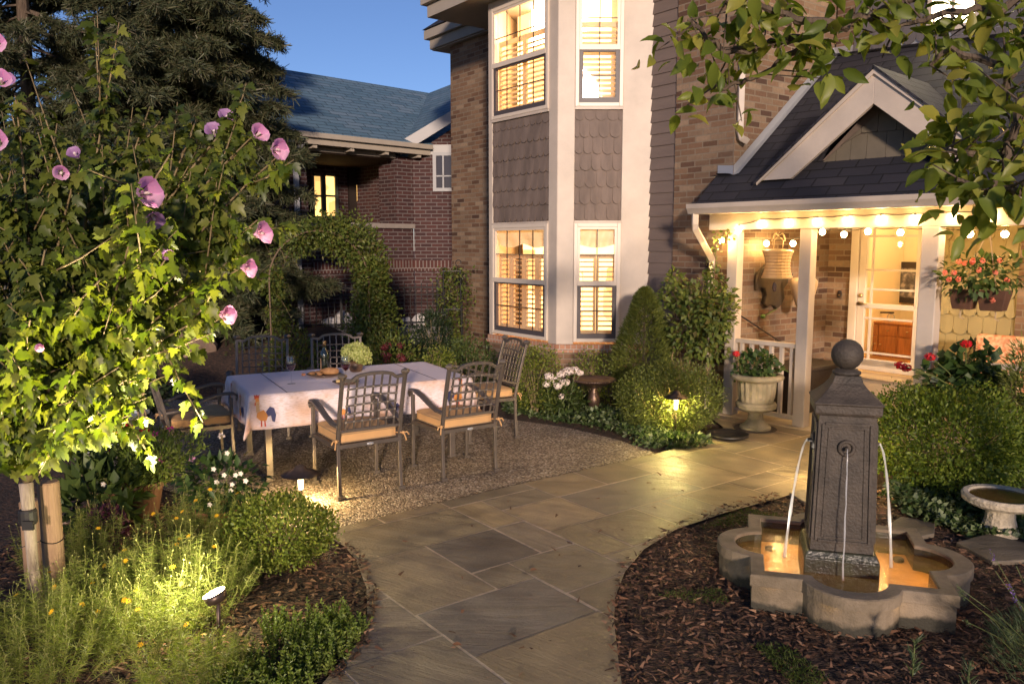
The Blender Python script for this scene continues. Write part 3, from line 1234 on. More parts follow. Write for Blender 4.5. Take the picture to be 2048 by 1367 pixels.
# fascia boards: lower frieze and upper gutter step
for off, zz, hh in ((.03, ZS - .0, .17), (.10, ZS + .171, .16)):
    q = [e0 - uH * off + nH * off, Cc + uH * .95 + nH * off + nH * .27, Cc + uH * .95 + nH * .25, e0 + nH * (-.02)]
    m.prism([p + Z * (zz + .001) for p in q], (0, 0, hh))
    q = [e0 - uH * off + nH * (off - .001), e0 + nH * -.021, e0 - nH * 1.3, e0 - uH * off - nH * 1.3]
    m.prism([p + Z * (zz + .001) for p in q], (0, 0, hh))
Lc = E_ + uH * sL
l0 = Lc - uH * .40 + nH * .10
q = [l0, l0 + uH * 3.2, l0 + uH * 3.2 - nH * .8, l0 - nH * .8]
m.prism([p + Z * (ZS + .021) for p in q], (0, 0, .02))
for off, zz, hh in ((.03, ZS + .02, .16), (.10, ZS + .181, .14)):
    q = [l0 - uH * off + nH * off, l0 + uH * 3.2 + nH * off, l0 + uH * 3.2 - nH * .02, l0 - nH * .02]
    m.prism([p + Z * (zz + .0215) for p in q], (0, 0, hh))
    q = [l0 - uH * off + nH * (off - .001), l0 - nH * .021, l0 - nH * 2.2, l0 - uH * off - nH * 2.2]
    m.prism([p + Z * (zz + .0215) for p in q], (0, 0, hh))
m.build('eave', SOFFIT, house, bevel=.006)
m = MB()
r0 = ZS + .36
A = [l0 - uH * .12 + nH * .12, Cc + uH * 3.2 + nH * -.8, Cc + uH * 3.2 - nH * 7, l0 - nH * 7 - uH * .12]
A = [p + Z * r0 for p in A]
rid = [(A[0] + A[3]) / 2 + uH * 2.0 + Z * 2.6, (A[1] + A[2]) / 2 - uH * .5 + Z * 2.6]
m.add(A + rid, [(0, 1, 5, 4), (1, 2, 5), (2, 3, 4, 5), (3, 0, 4), (0, 3, 2, 1)])
b = [e0 - uH * .12 + nH * .12, Cc + uH * 1.0 + nH * .39, Cc + uH * 1.0 - nH * 2.0, e0 - uH * .12 - nH * 2.0]
b = [p + Z * (r0 - .02) for p in b]
t = [(b[0] + b[1]) / 2 - nH * 2.0 + Z * 1.5]
m.add(b + t, [(0, 1, 4), (1, 2, 4), (2, 3, 4), (3, 0, 4), (3, 2, 1, 0)])
# back closing walls of the block, unseen from the garden
m.build('roof', ROOF, house)
m = MB()
m.fbox(Lc, uH, vH, Z, (0.0, .25), (.251, 6.5), (0, ZS + .3))
m.build('brick_wall', BRICK, house)

# --- porch
uP, nP, vP = Vector((.67, -.742, 0)), Vector((-.742, -.67, 0)), Vector((.742, .67, 0))
P1 = Vector((2.433, 8.764, 0))
PP = Pane(P1, uP, nP)
tP2, tP3, tEnd = .838, 2.03, 4.6
ZBM = 2.06
G = P1 + nP * .33
PG = Pane(G, uP, nP)
ZG = 2.30
SL = .825


def roofz(p):
    return ZG + SL * (Vv(p) - G).dot(vP)


def on_roof(x, y, lift=0.0):
    n = Vector((-vP.x * SL, -vP.y * SL, 1)).normalized()
    return pl(x, y, G + Z * (ZG + lift), n)


def hit2(p, d, q, e):
    """where the plan line p+a*d meets q+b*e"""
    det = d.x * -e.y + e.x * d.y
    r = q - p
    a = (r.x * -e.y + e.x * r.y) / det
    return p + d * a


g0, g1 = G + uP * -.34, G + uP * tEnd
kK = K + nH * .03
w0 = hit2(g0, vP, kK, uH)
ul = kK + vH * 1.83 + uH * .0
ur = hit2(g1, vP, U0, uH)
poly = [g0, g1, ur, U0 + uH * .0, kK, w0]
rp = [Vector((p.x, p.y, roofz(p))) for p in poly]
rp[4] = Vector((kK.x, kK.y, roofz(kK)))
m = MB()
m.prism(rp, (0, 0, -.07))
m.build('porch_roof', ROOF, house)
m = MB()                                            # flashings where the roof meets the brick
a, b_ = kK + uH * .02, U0 + uH * .02
for p, q, d in ((kK, U0, uH), (U0, U0 + uH * 5.4, nH), (w0, kK, nH)):
    p0 = Vector((p.x, p.y, roofz(p) + .0)) + d * .003
    q0 = Vector((q.x, q.y, roofz(q) + .0)) + d * .003
    m.add([p0, q0, q0 + Z * .10, p0 + Z * .10, p0 + d * .07 + Z * .012, q0 + d * .07 + Z * .012 + (Z * -.0)], [(0, 1, 2, 3), (0, 4, 5, 1)])
m.build('flashing', FLASH, house)
m = MB()                                            # gutter, K-style section
prof = [(0, 0), (.09, 0), (.105, .03), (.125, .06), (.13, .105), (.118, .108), (.11, .07), (.01, .07), (0, .108)]
m.prism([g0 + nP * (d - .005) + Z * (ZG - .075 + z) for d, z in prof], uP * (tEnd + .34))
m.build('gutter', WHITE, house, bevel=.003)
m = MB()
PP.box(m, (-.30, tEnd), (ZBM, ZBM + .17), (-.07, .07))
PP.box(m, (-.31, tEnd), (ZBM + .171, ZBM + .19), (-.07, .324))
m.build('porch_beam', WHITE, house, bevel=.004)
m = MB()
cl = [P1 - uP * .3 + vP * .071, P1 + uP * tEnd + vP * .071, hit2(P1 + uP * tEnd, vP, Q, uH), Q, K]
m.prism([p + Z * 2.36 for p in cl], (0, 0, .03))
m.build('porch_ceiling', WHITE, house)
for i, (t, wd) in enumerate(((0.0, .125), (tP2, .125), (tP3, .15))):
    m = MB()
    PP.box(m, (t - wd / 2, t + wd / 2), (.03, ZBM - .001), (-wd / 2, wd / 2))
    m.build('porch_post', WHITE, house, bevel=.008)


def railing(t0, t1, nb):
    m = MB()
    PP.box(m, (t0, t1), (.84, .885), (-.045, .045))
    PP.box(m, (t0, t1), (.085, .13), (-.025, .025))
    for k in range(nb):
        t = t0 + (t1 - t0) * (k + .5) / nb
        PP.box(m, (t - .02, t + .02), (.131, .839), (-.02, .02))
    return m.build('porch_railing', WHITE, house, bevel=.004)


railing(.064, tP2 - .064, 6)
railing(tP3 + .077, 3.9, 13)
m = MB()
fl = [P1 - uP * .25 + nP * .12, P1 + uP * 4.4 + nP * .12, hit2(P1 + uP * 4.4, vP, Q, uH) + nH * .002, Q + nH * .002 + uH * .002, K + uH * .002 + nH * .04]
m.prism([p + Z * -.05 for p in fl], (0, 0, .08))
m.build('porch_floor', CONCRETE, house, bevel=.01)
# downspouts
m = MB()
d0 = g0 + uP * .07 + nP * .05
d1 = Vector(pl(1424, 518, PW.o + nH * .08, nH))
d2 = Vector(pl(1421, 600, PW.o + nH * .08, nH))
m.tube([d0 + Z * 2.23, d0 + Z * 2.12, d0 + Z * 2.05 + (d1 - d0).normalized() * .03, d1, d1 + Z * -.08, Vector((d2.x, d2.y, .02))], .045, n=4)
m.build('downspout', WHITE, house, bevel=.008)
m = MB()
q = [Vector(pl(1497, y, PK.o + uH * .06, uH)) for y in (-250, 268)]
q1 = Vector((q[0].x, q[0].y, q[1].z))
tip = q1 + vH * .10 + Z * -.085 + uH * .03
m.tube([Vector((q1.x, q1.y, 6.9)), q1, q1 + Z * -.05 + vH * .02, tip], .046, n=4)
m.build('downspout', WHITE, house, bevel=.008)

# decorative gable on the porch roof
f0 = on_roof(1520, 362)
PGB = Pane(Vector((f0.x, f0.y, 0)), uP, nP)
sa, za = PGB.at(1755, 139)
zf = f0.z
w_ = sa
si, zi = PGB.at(1755, 208)
sf2, _ = PGB.at(1586, 360)
m = MB()
outer = [(0, zf), (sa, za), (2 * sa, zf)]
inner = [(sf2, zf), (sa, zi), (2 * sa - sf2, zf)]
for (o1, o2, i1, i2) in ((outer[0], outer[1], inner[0], inner[1]), (outer[1], outer[2], inner[1], inner[2])):
    m.prism([PGB.pt(*o1, .0), PGB.pt(*o2, .0), PGB.pt(*i2, .0), PGB.pt(*i1, .0)], nP * .05)
gb = m.build('gable_rake_board', WHITE, house, bevel=.004)
m = MB()
for (o1, o2) in ((outer[0], outer[1]), (outer[1], outer[2])):
    k1, k2 = Vector((o1[0] - sa, o1[1] - zf)), Vector((o2[0] - sa, o2[1] - zf))
    m.prism([PGB.pt(o1[0], o1[1], .051), PGB.pt(o2[0], o2[1], .051), PGB.pt(o2[0], o2[1] - .045, .051), PGB.pt(o1[0], o1[1] - .045, .051)], nP * .022)
m.build('rake_moulding', WHITE, gb)
m = MB()
rec = -.22
kk = (zi - zf) / (sa - sf2)
zb = roofz(PGB.pt(0, 0, rec)) - .02


def cutz(s):
    return zi - kk * abs(s - sa)


shingles(m, PGB, (sf2, 2 * sa - sf2), (zb, zi), w=.17, h=.25, cut=cutz, d0=rec, rnd=.012)
gp_ = m.build('gable_shingle_panel', M('gable_shingle_paint', (.135, .115, .085), .75, var=.1, scale=5), house)
m = MB()
m.poly([PGB.pt(sf2 - .3, zf - .3, rec - .004), PGB.pt(2 * sa - sf2 + .3, zf - .3, rec - .004), PGB.pt(sa, zi + .15, rec - .004)])
m.build('panel_backing', TAUPE, gp_)
m = MB()
apex = PGB.pt(sa, za + .03, .09)
back = (za + .03 - roofz(apex)) / SL
rend = apex + vP * back
for sgn in (0, 2):
    ft = PGB.pt(outer[sgn][0] + (-.03 if sgn == 0 else .03), zf - .02, .09)
    fb = ft + vP * ((ft.z + .0 - roofz(ft)) / SL)
    tri = [ft, apex, rend, fb]
    m.prism(tri, (0, 0, -.025))
m.build('gable_roof', ROOF, house)

# --- door and hall
PD = PB
zS = .36
m = MB()
PD.box(m, (sD0 + .001, sD0 + .10), (zS, 2.5), (-.12, .05))
PD.box(m, (sD1 - .10, sD1 - .001), (zS, 2.5), (-.12, .05))
PD.box(m, (sD0 + .10, sD1 - .10), (2.40, 2.5), (-.12, .05))
m.build('door_frame', WHITE2, house, bevel=.006)
dA, dB = sD0 + .105, sD1 - .105
m = MB()
st = .085
PD.box(m, (dA, dA + st), (zS + .03, 2.39), (-.03, .02))
PD.box(m, (dB - st, dB), (zS + .03, 2.39), (-.03, .02))
for y0, y1 in ((722, 735), (608, 618)):
    PD.box(m, (dA + st, dB - st), (PD.at(1770, y1)[1], PD.at(1770, y0)[1]), (-.03, .02))
PD.box(m, (dA + st, dB - st), (zS + .03, zS + .17), (-.03, .02))
door = m.build('storm_door', WHITE2, house, bevel=.004)
m = MB()
sv0, sv1 = PD.at(1742, 600)[0], PD.at(1832, 600)[0]
for s in (sv0, sv1):
    PD.box(m, (s - .014, s + .014), (zS + .17, 2.35), (-.012, .006))
for y in (472, 540, 579, 638, 708):
    z = PD.at(1770, y)[1]
    PD.box(m, (dA + st, dB - st), (z - .012, z + .012), (-.0115, .0065))
m.build('door_grille', WHITE2, door)
m = MB()
m.poly([PD.pt(dA + st, zS + .17, -.004), PD.pt(dB - st, zS + .17, -.004), PD.pt(dB - st, 2.36, -.004), PD.pt(dA + st, 2.36, -.004)])
m.build('door_pane', PANE, door)
m = MB()
hs, hz = PD.at(1721, 606)
hs = dA + st * .5
c = PD.pt(hs, hz, .02)
m.tube([c, c + nH * .05], .022, n=10)
m.tube([c + nH * .05, c + nH * .055 + uH * .10], .011, n=8)
c = PD.pt(hs, PD.at(1721, 590)[1], .02)
m.tube([c, c + nH * .025], .024, n=10)
m.build('handle', BRASS, door, smooth=True)
m = MB()
PD.box(m, (sD0 - .02, sD1 + .12), (.0305, zS - .02), (.002, .34))
PD.box(m, (sD0 - .02, sD1 + .12), (zS - .0195, zS), (-.15, .37))
m.build('door_step', M('step_paint', (.62, .50, .36), .6, var=.06), house, bevel=.008)
HALLW = M('hall_wall_cream', (.80, .66, .42), .7)
m = MB()
fl0, fl1, bk = sD0 - .5, sD1 + .9, -2.2
m.add([PD.pt(fl0, zS, -.2), PD.pt(fl1, zS, -.2), PD.pt(fl1, zS, bk), PD.pt(fl0, zS, bk), PD.pt(fl0, 2.9, -.2), PD.pt(fl1, 2.9, -.2), PD.pt(fl1, 2.9, bk), PD.pt(fl0, 2.9, bk)],
      [(2, 3, 7, 6), (3, 0, 4, 7), (1, 2, 6, 5), (4, 5, 6, 7)])
m.build('hall_wall', HALLW, house)
m = MB()
m.poly([PD.pt(fl0, zS, -.151), PD.pt(fl1, zS, -.151), PD.pt(fl1, zS, bk), PD.pt(fl0, zS, bk)])
m.build('hall_floor', M('hall_wood_floor', (.42, .20, .075), .35, var=.25, scale=6, stretch=(1, 8, 1)), house)
lamp('hall_light', PD.pt((sD0 + sD1) / 2 + .1, 2.7, -.9), 34, (1.0, .70, .36), house, rad=.15)
# wall above door between porch ceiling and roof is hidden; close it
m = MB()
PD.box(m, (sD0, sD1), (2.501, 2.6), (-.2, 0))
m.build('door_header', WHITE2, house)
# objects in the hall
WOOD = M('orange_pine', (.44, .17, .045), .4, var=.3, scale=5, stretch=(6, 6, .7))
DK = M('dark_picture_frame', (.03, .022, .02), .4)
PH = Pane(PD.pt(0, 0, -1.5), uH, nH)
a0, zt = PH.at(1722, 640)
a1, _ = PH.at(1880, 640)
cab = thing('cabinet', 'orange pine cabinet inside the hall behind the glass door', 'cabinet', PH.pt((a0 + a1) / 2, zS, 0))
m = MB()
PH.box(m, (a0, a1), (zS + .001, zt - .025), (-.45, 0))
PH.box(m, (a0 - .02, a1 + .02), (zt - .024, zt), (-.45, .02))
m.build('body', WOOD, cab, bevel=.005)
nd_ = 4
for k in range(nd_):
    b0 = a0 + (a1 - a0) * k / nd_
    b1 = a0 + (a1 - a0) * (k + 1) / nd_
    for zr in ((zS + .06, zt - .20), (zt - .185, zt - .045)):
        m = MB()
        PH.box(m, (b0 + .012, b1 - .012), zr, (.001, .016))
        dr = m.build('drawer' if zr[1] > zt - .1 else 'cabinet_door', WOOD, cab, bevel=.004)
        m = MB()
        c = PH.pt((b0 + b1) / 2 if zr[1] > zt - .1 else (b1 - .04 if k % 2 == 0 else b0 + .04), (zr[0] + zr[1]) / 2, .017)
        m.blob(c + nH * .008, (.02, .012, .01), nu=8, nv=5, lump=0)
        m.build('knob', BRASS, dr, smooth=True)
PHB = Pane(PD.pt(0, 0, -2.17), uH, nH)
p0, p1 = PHB.at(1762, 603), PHB.at(1852, 524)
pic = thing('framed_picture', 'dark framed street photograph on the hall wall above the cabinet', 'picture', PHB.pt(p0[0], p0[1], 0))
m = MB()
PHB.box(m, (p0[0], p1[0]), (p0[1], p1[1]), (0, .025))
m.build('frame', DK, pic, bevel=.006)
pm_, pt_, pb_ = newmat('grey_street_print')
tc = nd(pt_, 'ShaderNodeTexCoord')
n1 = nd(pt_, 'ShaderNodeTexNoise', Scale=9.0, Detail=8.0)
pt_.links.new(tc.outputs['UV'], n1.inputs[0])
rr_ = ramp(pt_, [(.35, (.02, .02, .022)), (.5, (.12, .11, .11)), (.62, (.42, .36, .32))])
pt_.links.new(n1.outputs['Fac'], rr_.inputs[0])
pt_.links.new(rr_.outputs[0], pb_.inputs['Base Color'])
m = MB()
PHB.box(m, (p0[0] + .09, p1[0] - .09), (p0[1] + .08, p1[1] - .09), (.0255, .028))
m.build('print', pm_, pic)
# small trolley toy and card on the cabinet
toy = thing('toy_scooter', 'small black toy scooter with wire wheels on the hall cabinet', 'toy', PH.pt(a0 + .16, zt, -.15))
m = MB()
c = PH.pt(a0 + .05, zt + .11, -.15)
m.tube([c, c + uH * .34 + Z * .015], .012)
m.tube([c + uH * .04, c + uH * .02 + Z * -.05], .008)
m.build('deck', IRON, toy)
for k in (0.03, .30):
    m = MB()
    cc = PH.pt(a0 + .05 + k, zt + .055, -.15)
    ring = [cc + uH * (.052 * math.cos(q)) + Z * (.052 * math.sin(q)) for q in [2 * math.pi * i / 16 for i in range(17)]]
    m.tube(ring, .006, n=5, cap=False)
    m.tube([cc + Z * .05, cc - Z * .05], .003, n=4)
    m.tube([cc + uH * .05, cc - uH * .05], .003, n=4)
    m.build('wheel', FLASH, toy)
card = thing('postcard', 'white postcard with dark pattern standing on the hall cabinet', 'card', PH.pt(a1 - .25, zt, -.1))
m = MB()
PH.box(m, (a1 - .36, a1 - .14), (zt + .001, zt + .16), (-.1, -.092))
m.build('card', M('printed_card', (.75, .68, .55), .6, col2=(.08, .07, .07), scale=14), card)
# ------------------------------------------------------------------ neighbour house beyond the garden
v2 = Vector((.72, .69, 0)).normalized()
n2_ = Vector((v2.y, -v2.x, 0))                        # towards the garden
o2 = Vector((-2.06, 17.0, 0))
nb = thing('neighbour_house', 'red brick neighbour house with grey shingle roof and dark recessed porch', 'house', o2)
PN = Pane(o2, v2, n2_)
ze = 3.95
m = MB()
sA, sB = PN.at(546, 350)[0], PN.at(612, 350)[0]
sB2 = PN.at(618, 430)[0]
zr_ = PN.at(700, 445)[1]
m.prism([PN.pt(sA, 0), PN.pt(sB2 + .05, 0), PN.pt(sB2, zr_), PN.pt(sB, ze - .25), PN.pt(sA, ze - .25)], -n2_ * .5)
PN.box(m, (-4.9, sA - .001), (0, ze - .25), (-.5, -.05))
PN.box(m, (sB2 + .051, -.001), (0, zr_ - .10), (-.35, -.02))
PN.box(m, (-.45, 0.0), (zr_ - .0, ze - .25), (-.6, 0))
sd2 = Vector((1, -.06, 0)).normalized()
PN2 = Pane(o2, sd2, (sd2.y, -sd2.x, 0))
qa, qb = PN2.at(832, 310), PN2.at(915, 250)
m.prism([PN2.pt(0, 0, .02), PN2.pt(3.2, 0, .02), PN2.pt(3.2, qb[1] + 1.2, .02), PN2.pt(qb[0], qb[1], .02), PN2.pt(0, qa[1], .02)], PN2.n * -.4)
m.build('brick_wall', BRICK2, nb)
m = MB()
PN.box(m, (sB2 + .02, -.003), (zr_ - .099, zr_), (-.4, .05))
m.build('stone_coping', M('grey_coping', (.25, .22, .2), .8, var=.1), nb, bevel=.01)
m = MB()
PN.box(m, (sB2 + .052, -.002), (1.35, 1.57), (-.03, 0.0))
PN2.box(m, (.002, 3.2), (1.35, 1.57), (.0, .035))
m.build('soldier_course', brickmat('soldier_brick', [(.06, .019, .017), (.09, .03, .024)], (.19, .16, .15), bw=.077, bh=.235, ms=.011), nb)
m = MB()                                                # porch back wall and ceiling
DKW = M('dark_porch_wall', (.05, .028, .022), .85)
PN.box(m, (-4.4, .2), (0, ze), (-2.3, -2.2))
PN.box(m, (.0, .1), (0, ze), (-2.2, -.61))
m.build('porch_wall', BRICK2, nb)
m = MB()
PN.box(m, (-4.4, -.01), (ze - .32, ze - .26), (-2.2, -.05))
m.build('porch_ceiling', DKW, nb)
m = MB()
PN.box(m, (-4.4, -.46), (ze - .30, ze - .05), (-.05, .02))
m.build('porch_beam', SOFFIT, nb)
PNW = Pane(PN.pt(0, 0, -2.19), v2, n2_)
GOLD = roommat('lit_neighbour_room', (.95, .55, .16), (.30, .16, .05), .9, 3.0)
for x0, x1 in ((626, 642), (649, 670)):
    a, zt_ = PNW.at(x0, 352)
    b, zb_ = PNW.at(x1, 432)
    m = MB()
    for (p, q, r0_, r1_) in ((a - .07, a, zb_, zt_), (b, b + .07, zb_, zt_), (a, b, zt_, zt_ + .07), (a, b, zb_ - .07, zb_), (a, b, zb_ + (zt_ - zb_) * .48, zb_ + (zt_ - zb_) * .53)):
        PNW.box(m, (p, q), (r0_, r1_), (0.001, .05))
    wn = m.build('window', M('grey_green_frame', (.12, .14, .13), .6), nb)
    m = MB()
    PNW.box(m, (a, b), (zb_, zt_), (.002, .01))
    m.build('lit_pane', GOLD, wn)
a, zt_ = PNW.at(694, 320)
b, zb_ = PNW.at(722, 440)
m = MB()
PNW.box(m, (a, b), (zb_ - .6, zt_), (.001, .05))
dr = m.build('door', M('dark_door', (.025, .018, .015), .5), nb)
m = MB()
for x0, x1, y0, y1 in ((720, 724, 356, 386), (711, 715, 370, 402)):
    q0, q1 = PNW.at(x0, y0), PNW.at(x1, y1)
    PNW.box(m, (q0[0], q1[0]), (q1[1], q0[1]), (.0505, .056))
m.build('lit_door_pane', GOLD, dr)
# window in right wall
a, zt_ = PN2.at(866, 312)
b, zb_ = PN2.at(908, 376)
m = MB()
for (p, q, r0_, r1_) in ((a, a + .07, zb_, zt_), (b, b + .07, zb_, zt_), (a, b + .07, zt_, zt_ + .07), (a, b + .07, zb_ - .07, zb_), ((a + b) / 2 - .015, (a + b) / 2 + .015, zb_, zt_), (a + .07, b, zb_ + (zt_ - zb_) * .35, zb_ + (zt_ - zb_) * .39)):
    PN2.box(m, (p, q), (r0_, r1_), (.021, .06))
wn = m.build('window', M('pale_blue_trim', (.35, .36, .38), .6), nb)
m = MB()
PN2.box(m, (a + .07, b), (zb_, zt_), (.021, .03))
m.build('dark_pane', M('dark_pane', (.03, .025, .03), .15), wn)
# main roof
eL, eR = PN.pt(-5.2, ze, .35), PN.pt(.18, ze, .35)
sl2 = .62


def roof_pt2(x, y):
    nn = Vector((n2_.x * sl2, n2_.y * sl2, 1))
    return pl(x, y, eR, nn)


R1, R0 = roof_pt2(858, 186), roof_pt2(520, 131)
R1b = R1 + (R1 - R0).normalized() * 3
R0b = R0 + (R0 - R1).normalized() * ((PN.pt(-5.2, 0).xy - R0.xy).dot(-v2.xy) )
m = MB()
m.prism([eL, eR, eR + (R1b - R1), R1b, R0b], (0, 0, -.12))
m.prism([R0b, R1b, R1b - n2_ * 5 - Z * 3, R0b - n2_ * 5 - Z * 3], (0, 0, -.12))
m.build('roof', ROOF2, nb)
m = MB()
m.prism([eL + Z * -.121, eR + Z * -.121, eR + Z * -.121 - n2_ * .10, eL + Z * -.121 - n2_ * .10], (0, 0, -.10))
m.prism([eL + n2_ * .001 + Z * -.02, eR + n2_ * .001 + Z * -.02, eR + n2_ * .10 + Z * -.02, eL + n2_ * .10 + Z * -.02], (0, 0, -.09))
m.build('gutter', SOFFIT, nb)
for k in range(7):
    m = MB()
    PN.box(m, (-3.3 + k * .8, -3.22 + k * .8), (ze - .28, ze - .13), (-.04, .30))
    m.build('rafter_tail', SOFFIT, nb)
# front gable wing: its near slope, valley against the main roof, pale rake board
A1 = Vector(dp(797, 286, 16.7))
Rx = Vector(dp(925, 209, 16.55))
V0 = roof_pt2(764, 277)
T1 = Vector(dp(925, 160, 19.2))
m = MB()
dn = Z * -.10
m.add([A1, Rx, T1, R1, V0, A1 + dn, Rx + dn, T1 + dn, R1 + dn, V0 + dn], [(0, 1, 2), (0, 2, 3), (0, 3, 4), (0, 5, 6, 1), (4, 9, 5, 0), (7, 6, 5), (8, 7, 5), (9, 8, 5)])
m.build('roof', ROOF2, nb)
m = MB()
fw_ = Vector((0, -.05, 0))
m.prism([A1 + fw_ + Z * -.01, Rx + fw_ + Z * -.01, Rx + fw_ + Z * -.24, A1 + fw_ + Vector((.05, 0, -.24))], (0, -.06, 0))
m.build('rake_board', M('pale_rake_paint', (.42, .42, .43), .6), nb)
m = MB()
zz0 = ze - .12
m.prism([PN2.pt(.02, zz0 - .08, .021), PN2.pt(3.2, zz0 - .08, .021), PN2.pt(3.2, zz0 + .12, .021), PN2.pt(.02, zz0 + .12, .021)], PN2.n * .03)
m.build('frieze_board', M('pale_rake_paint', (.42, .42, .43), .6), nb)
m = MB()
x_ = PN.at(587, 300)[0]
m.tube([PN.pt(x_ + .06, ze - .15, .30), PN.pt(x_, ze - .38, .06), PN.pt(x_, 0, .06)], .07, n=4)
m.build('downspout', M('blue_grey_downspout', (.33, .34, .38), .5), nb)

# ------------------------------------------------------------------ fence on a low stone kerb, white rocks
fa, fb_ = Vector((-6.2, 14.0, 0)), Vector((-1.05, 15.6, 0))
fd = (fb_ - fa).normalized()
kerb = thing('stone_kerb', 'low grey stone garden kerb under the iron fence', 'kerb', fa)
m = MB()
m.fbox(fa, fd, Vector((-fd.y, fd.x, 0)), Z, (-6, (fb_ - fa).length), (-.15, .15), (0, .34))
m.build('kerb_blocks', M('grey_kerb_stone', (.20, .19, .19), .85, var=.25, scale=5, bump=.3), kerb, bevel=.015)
fence = thing('iron_fence', 'black wrought iron picket fence behind the vine arch', 'fence', fa)
Lf = (fb_ - fa).length
ZF0, ZF1 = .34, 1.17
PF = Pane(fa, fd, Vector((fd.y, -fd.x, 0)))
m = MB()
for z in (ZF0 + .08, ZF1 - .22, ZF1 - .08):
    PF.box(m, (-6, Lf), (z - .012, z + .012), (-.012, .012))
k = -6
while k < Lf:
    PF.box(m, (k - .007, k + .007), (ZF0, ZF1), (-.0065, .0065))
    q = [PF.pt(k + .055 + .04 * math.cos(a), ZF1 - .15 + .05 * math.sin(a), 0) for a in [2 * math.pi * i / 10 for i in range(11)]]
    if k > -2.5:
        m.tube(q, .005, n=4, cap=False)
    k += .11
m.build('pickets', IRON, fence)
m = MB()
k = -6
while k <= Lf:
    PF.box(m, (k - .02, k + .02), (ZF0 - .3, ZF1 + .06), (-.02, .02))
    k += 1.83
m.build('fence_posts', IRON, fence)
m = MB()
bank = [fa + fd * -6 + Vector((0, .16, .002)), fb_ + Vector((0, .16, .002)), fb_ + Vector((0, 1.3, .0)), fa + fd * -6 + Vector((0, 1.3, 0))]
m.prism([p for p in bank], (0, 0, .32))
gg = m.build('raised_bed', gm_)
gg['kind'] = 'structure'
ROCK = M('white_quartz_rock', (.62, .60, .60), .8, var=.15, scale=6, bump=.3)
for k, (x, y, r_, lab) in enumerate(((658, 633, .13, 'small white rock in the raised bed seen through the middle of the vine arch'), (683, 632, .19, 'largest white rock in the raised bed beside the right leg of the arch'),
                                     (812, 635, .11, 'smallest pale rock behind the fence between arch and house'), (838, 636, .14, 'white rock behind the iron fence nearest the vine obelisk'), (700, 640, .10, 'low white rock half hidden by the arch vines'))):
    p = Vector(dp(x, y, 15.3 + .3 * (x - 660) / 180))
    p.z = .32
    t = tag(MB().blob((0, 0, r_ * .75), (r_ * 1.1, r_, r_ * .85), k, .35, 10, 7).build('rock', ROCK, None, smooth=False), lab, 'rock', 'white rocks behind the fence')
    t.location = p

# ------------------------------------------------------------------ porch furniture and ornaments
def pz(x, y, P):
    a, z = P.at(x, y)
    return a, z


PAPER = shuttermat('paper_lantern', (.50, .37, .23), .3)
ROPE = M('jute_rope', (.45, .33, .20), .9)
c = Vector(dp(1555, 526, 8.9))
lan = thing('paper_lantern', 'waisted cream paper lantern hanging under the porch beam by a bow', 'lantern', c)
m = MB()
hh = .165
prof = []
for k in range(19):
    u = k / 18
    r_ = .135 + .035 * (2 * u - 1) ** 2 + (.003 if k % 2 else -.002)
    prof.append((r_, -hh + 2 * hh * u * .92))
prof.append((.05, hh * .97))
m.lathe(prof, c, n=20)
m.build('shade', PAPER, lan, smooth=False)
m = MB()
zt_ = 2.06
m.tube([c + Vector((-.05, 0, .16)), c + Vector((-.045, 0, .25)), c + Vector((0, 0, .30)), c + Vector((.055, 0, .25)), c + Vector((.05, 0, .16))], .004, n=5)
m.tube([c + Vector((0, 0, .30)), Vector((c.x, c.y, max(zt_, c.z + .34)))], .004, n=5)
for s in (-1, 1):
    m.tube([c + Vector((0, 0, .30)), c + Vector((.04 * s, 0, .33)), c + Vector((.06 * s, 0, .30)), c + Vector((.075 * s, 0, .24))], [.004, .011, .011, .003], n=5)
m.build('cord', ROPE, lan, smooth=True)
c = Vector(dp(1607, 585, 9.1))
lan2 = thing('paper_lantern', 'tapering pale lantern hanging partly behind the middle porch post', 'lantern', c)
m = MB()
m.lathe([(.03, -.20), (.07, -.17), (.10, -.09), (.13, 0), (.15, .09), (.15, .13), (.12, .165), (.05, .18)], c, n=18)
m.build('shade', PAPER, lan2, smooth=True)
m = MB()
m.tube([c + Z * .18, Vector((c.x, c.y, 2.3))], .004, n=5)
for s in (-1, 1):
    m.tube([c + Z * .62, c + Vector((.05 * s, 0, .66)), c + Vector((.06 * s, 0, .60))], [.004, .012, .003], n=5)
m.tube([c + Z * .62 + Vector((.01, 0, 0)), c + Z * .30 + Vector((.01, 0, 0))], [.012, .004], n=5)
m.build('cord', ROPE, lan2, smooth=True)
# wall plaque shaped like a torn instrument body on the side wall of the porch
PKo = Pane(PK.o + uH * .01, vH, uH)
wood = M('dark_weathered_plaque', (.075, .052, .03), .5, col2=(.03, .022, .015), scale=6)
pts_px = [(1526, 528), (1545, 520), (1568, 524), (1573, 545), (1569, 566), (1561, 578), (1563, 595), (1556, 610), (1546, 618), (1543, 611), (1536, 609), (1528, 615), (1522, 606), (1526, 590), (1523, 577), (1514, 575), (1508, 582), (1507, 562), (1512, 545)]
s0_, z0_ = PKo.at(1540, 570)
plq = thing('wall_plaque', 'dark wavy carved wall plaque with an oval hole on the porch brick', 'plaque', PKo.pt(s0_, z0_))
m = MB()
m.prism([PKo.pt(*PKo.at(x, y), .0) for x, y in pts_px], uH * .05)
m.build('body', wood, plq, bevel=.012)
m = MB()
cc = PKo.pt(*PKo.at(1541, 573), .0515)
m.prism([cc + vH * (.035 * math.cos(q)) + Z * (.055 * math.sin(q)) for q in [2 * math.pi * i / 14 for i in range(14)]], uH * .006)
m.build('oval_inlay', M('deep_blue_glass', (.01, .012, .04), .1), plq)
m = MB()
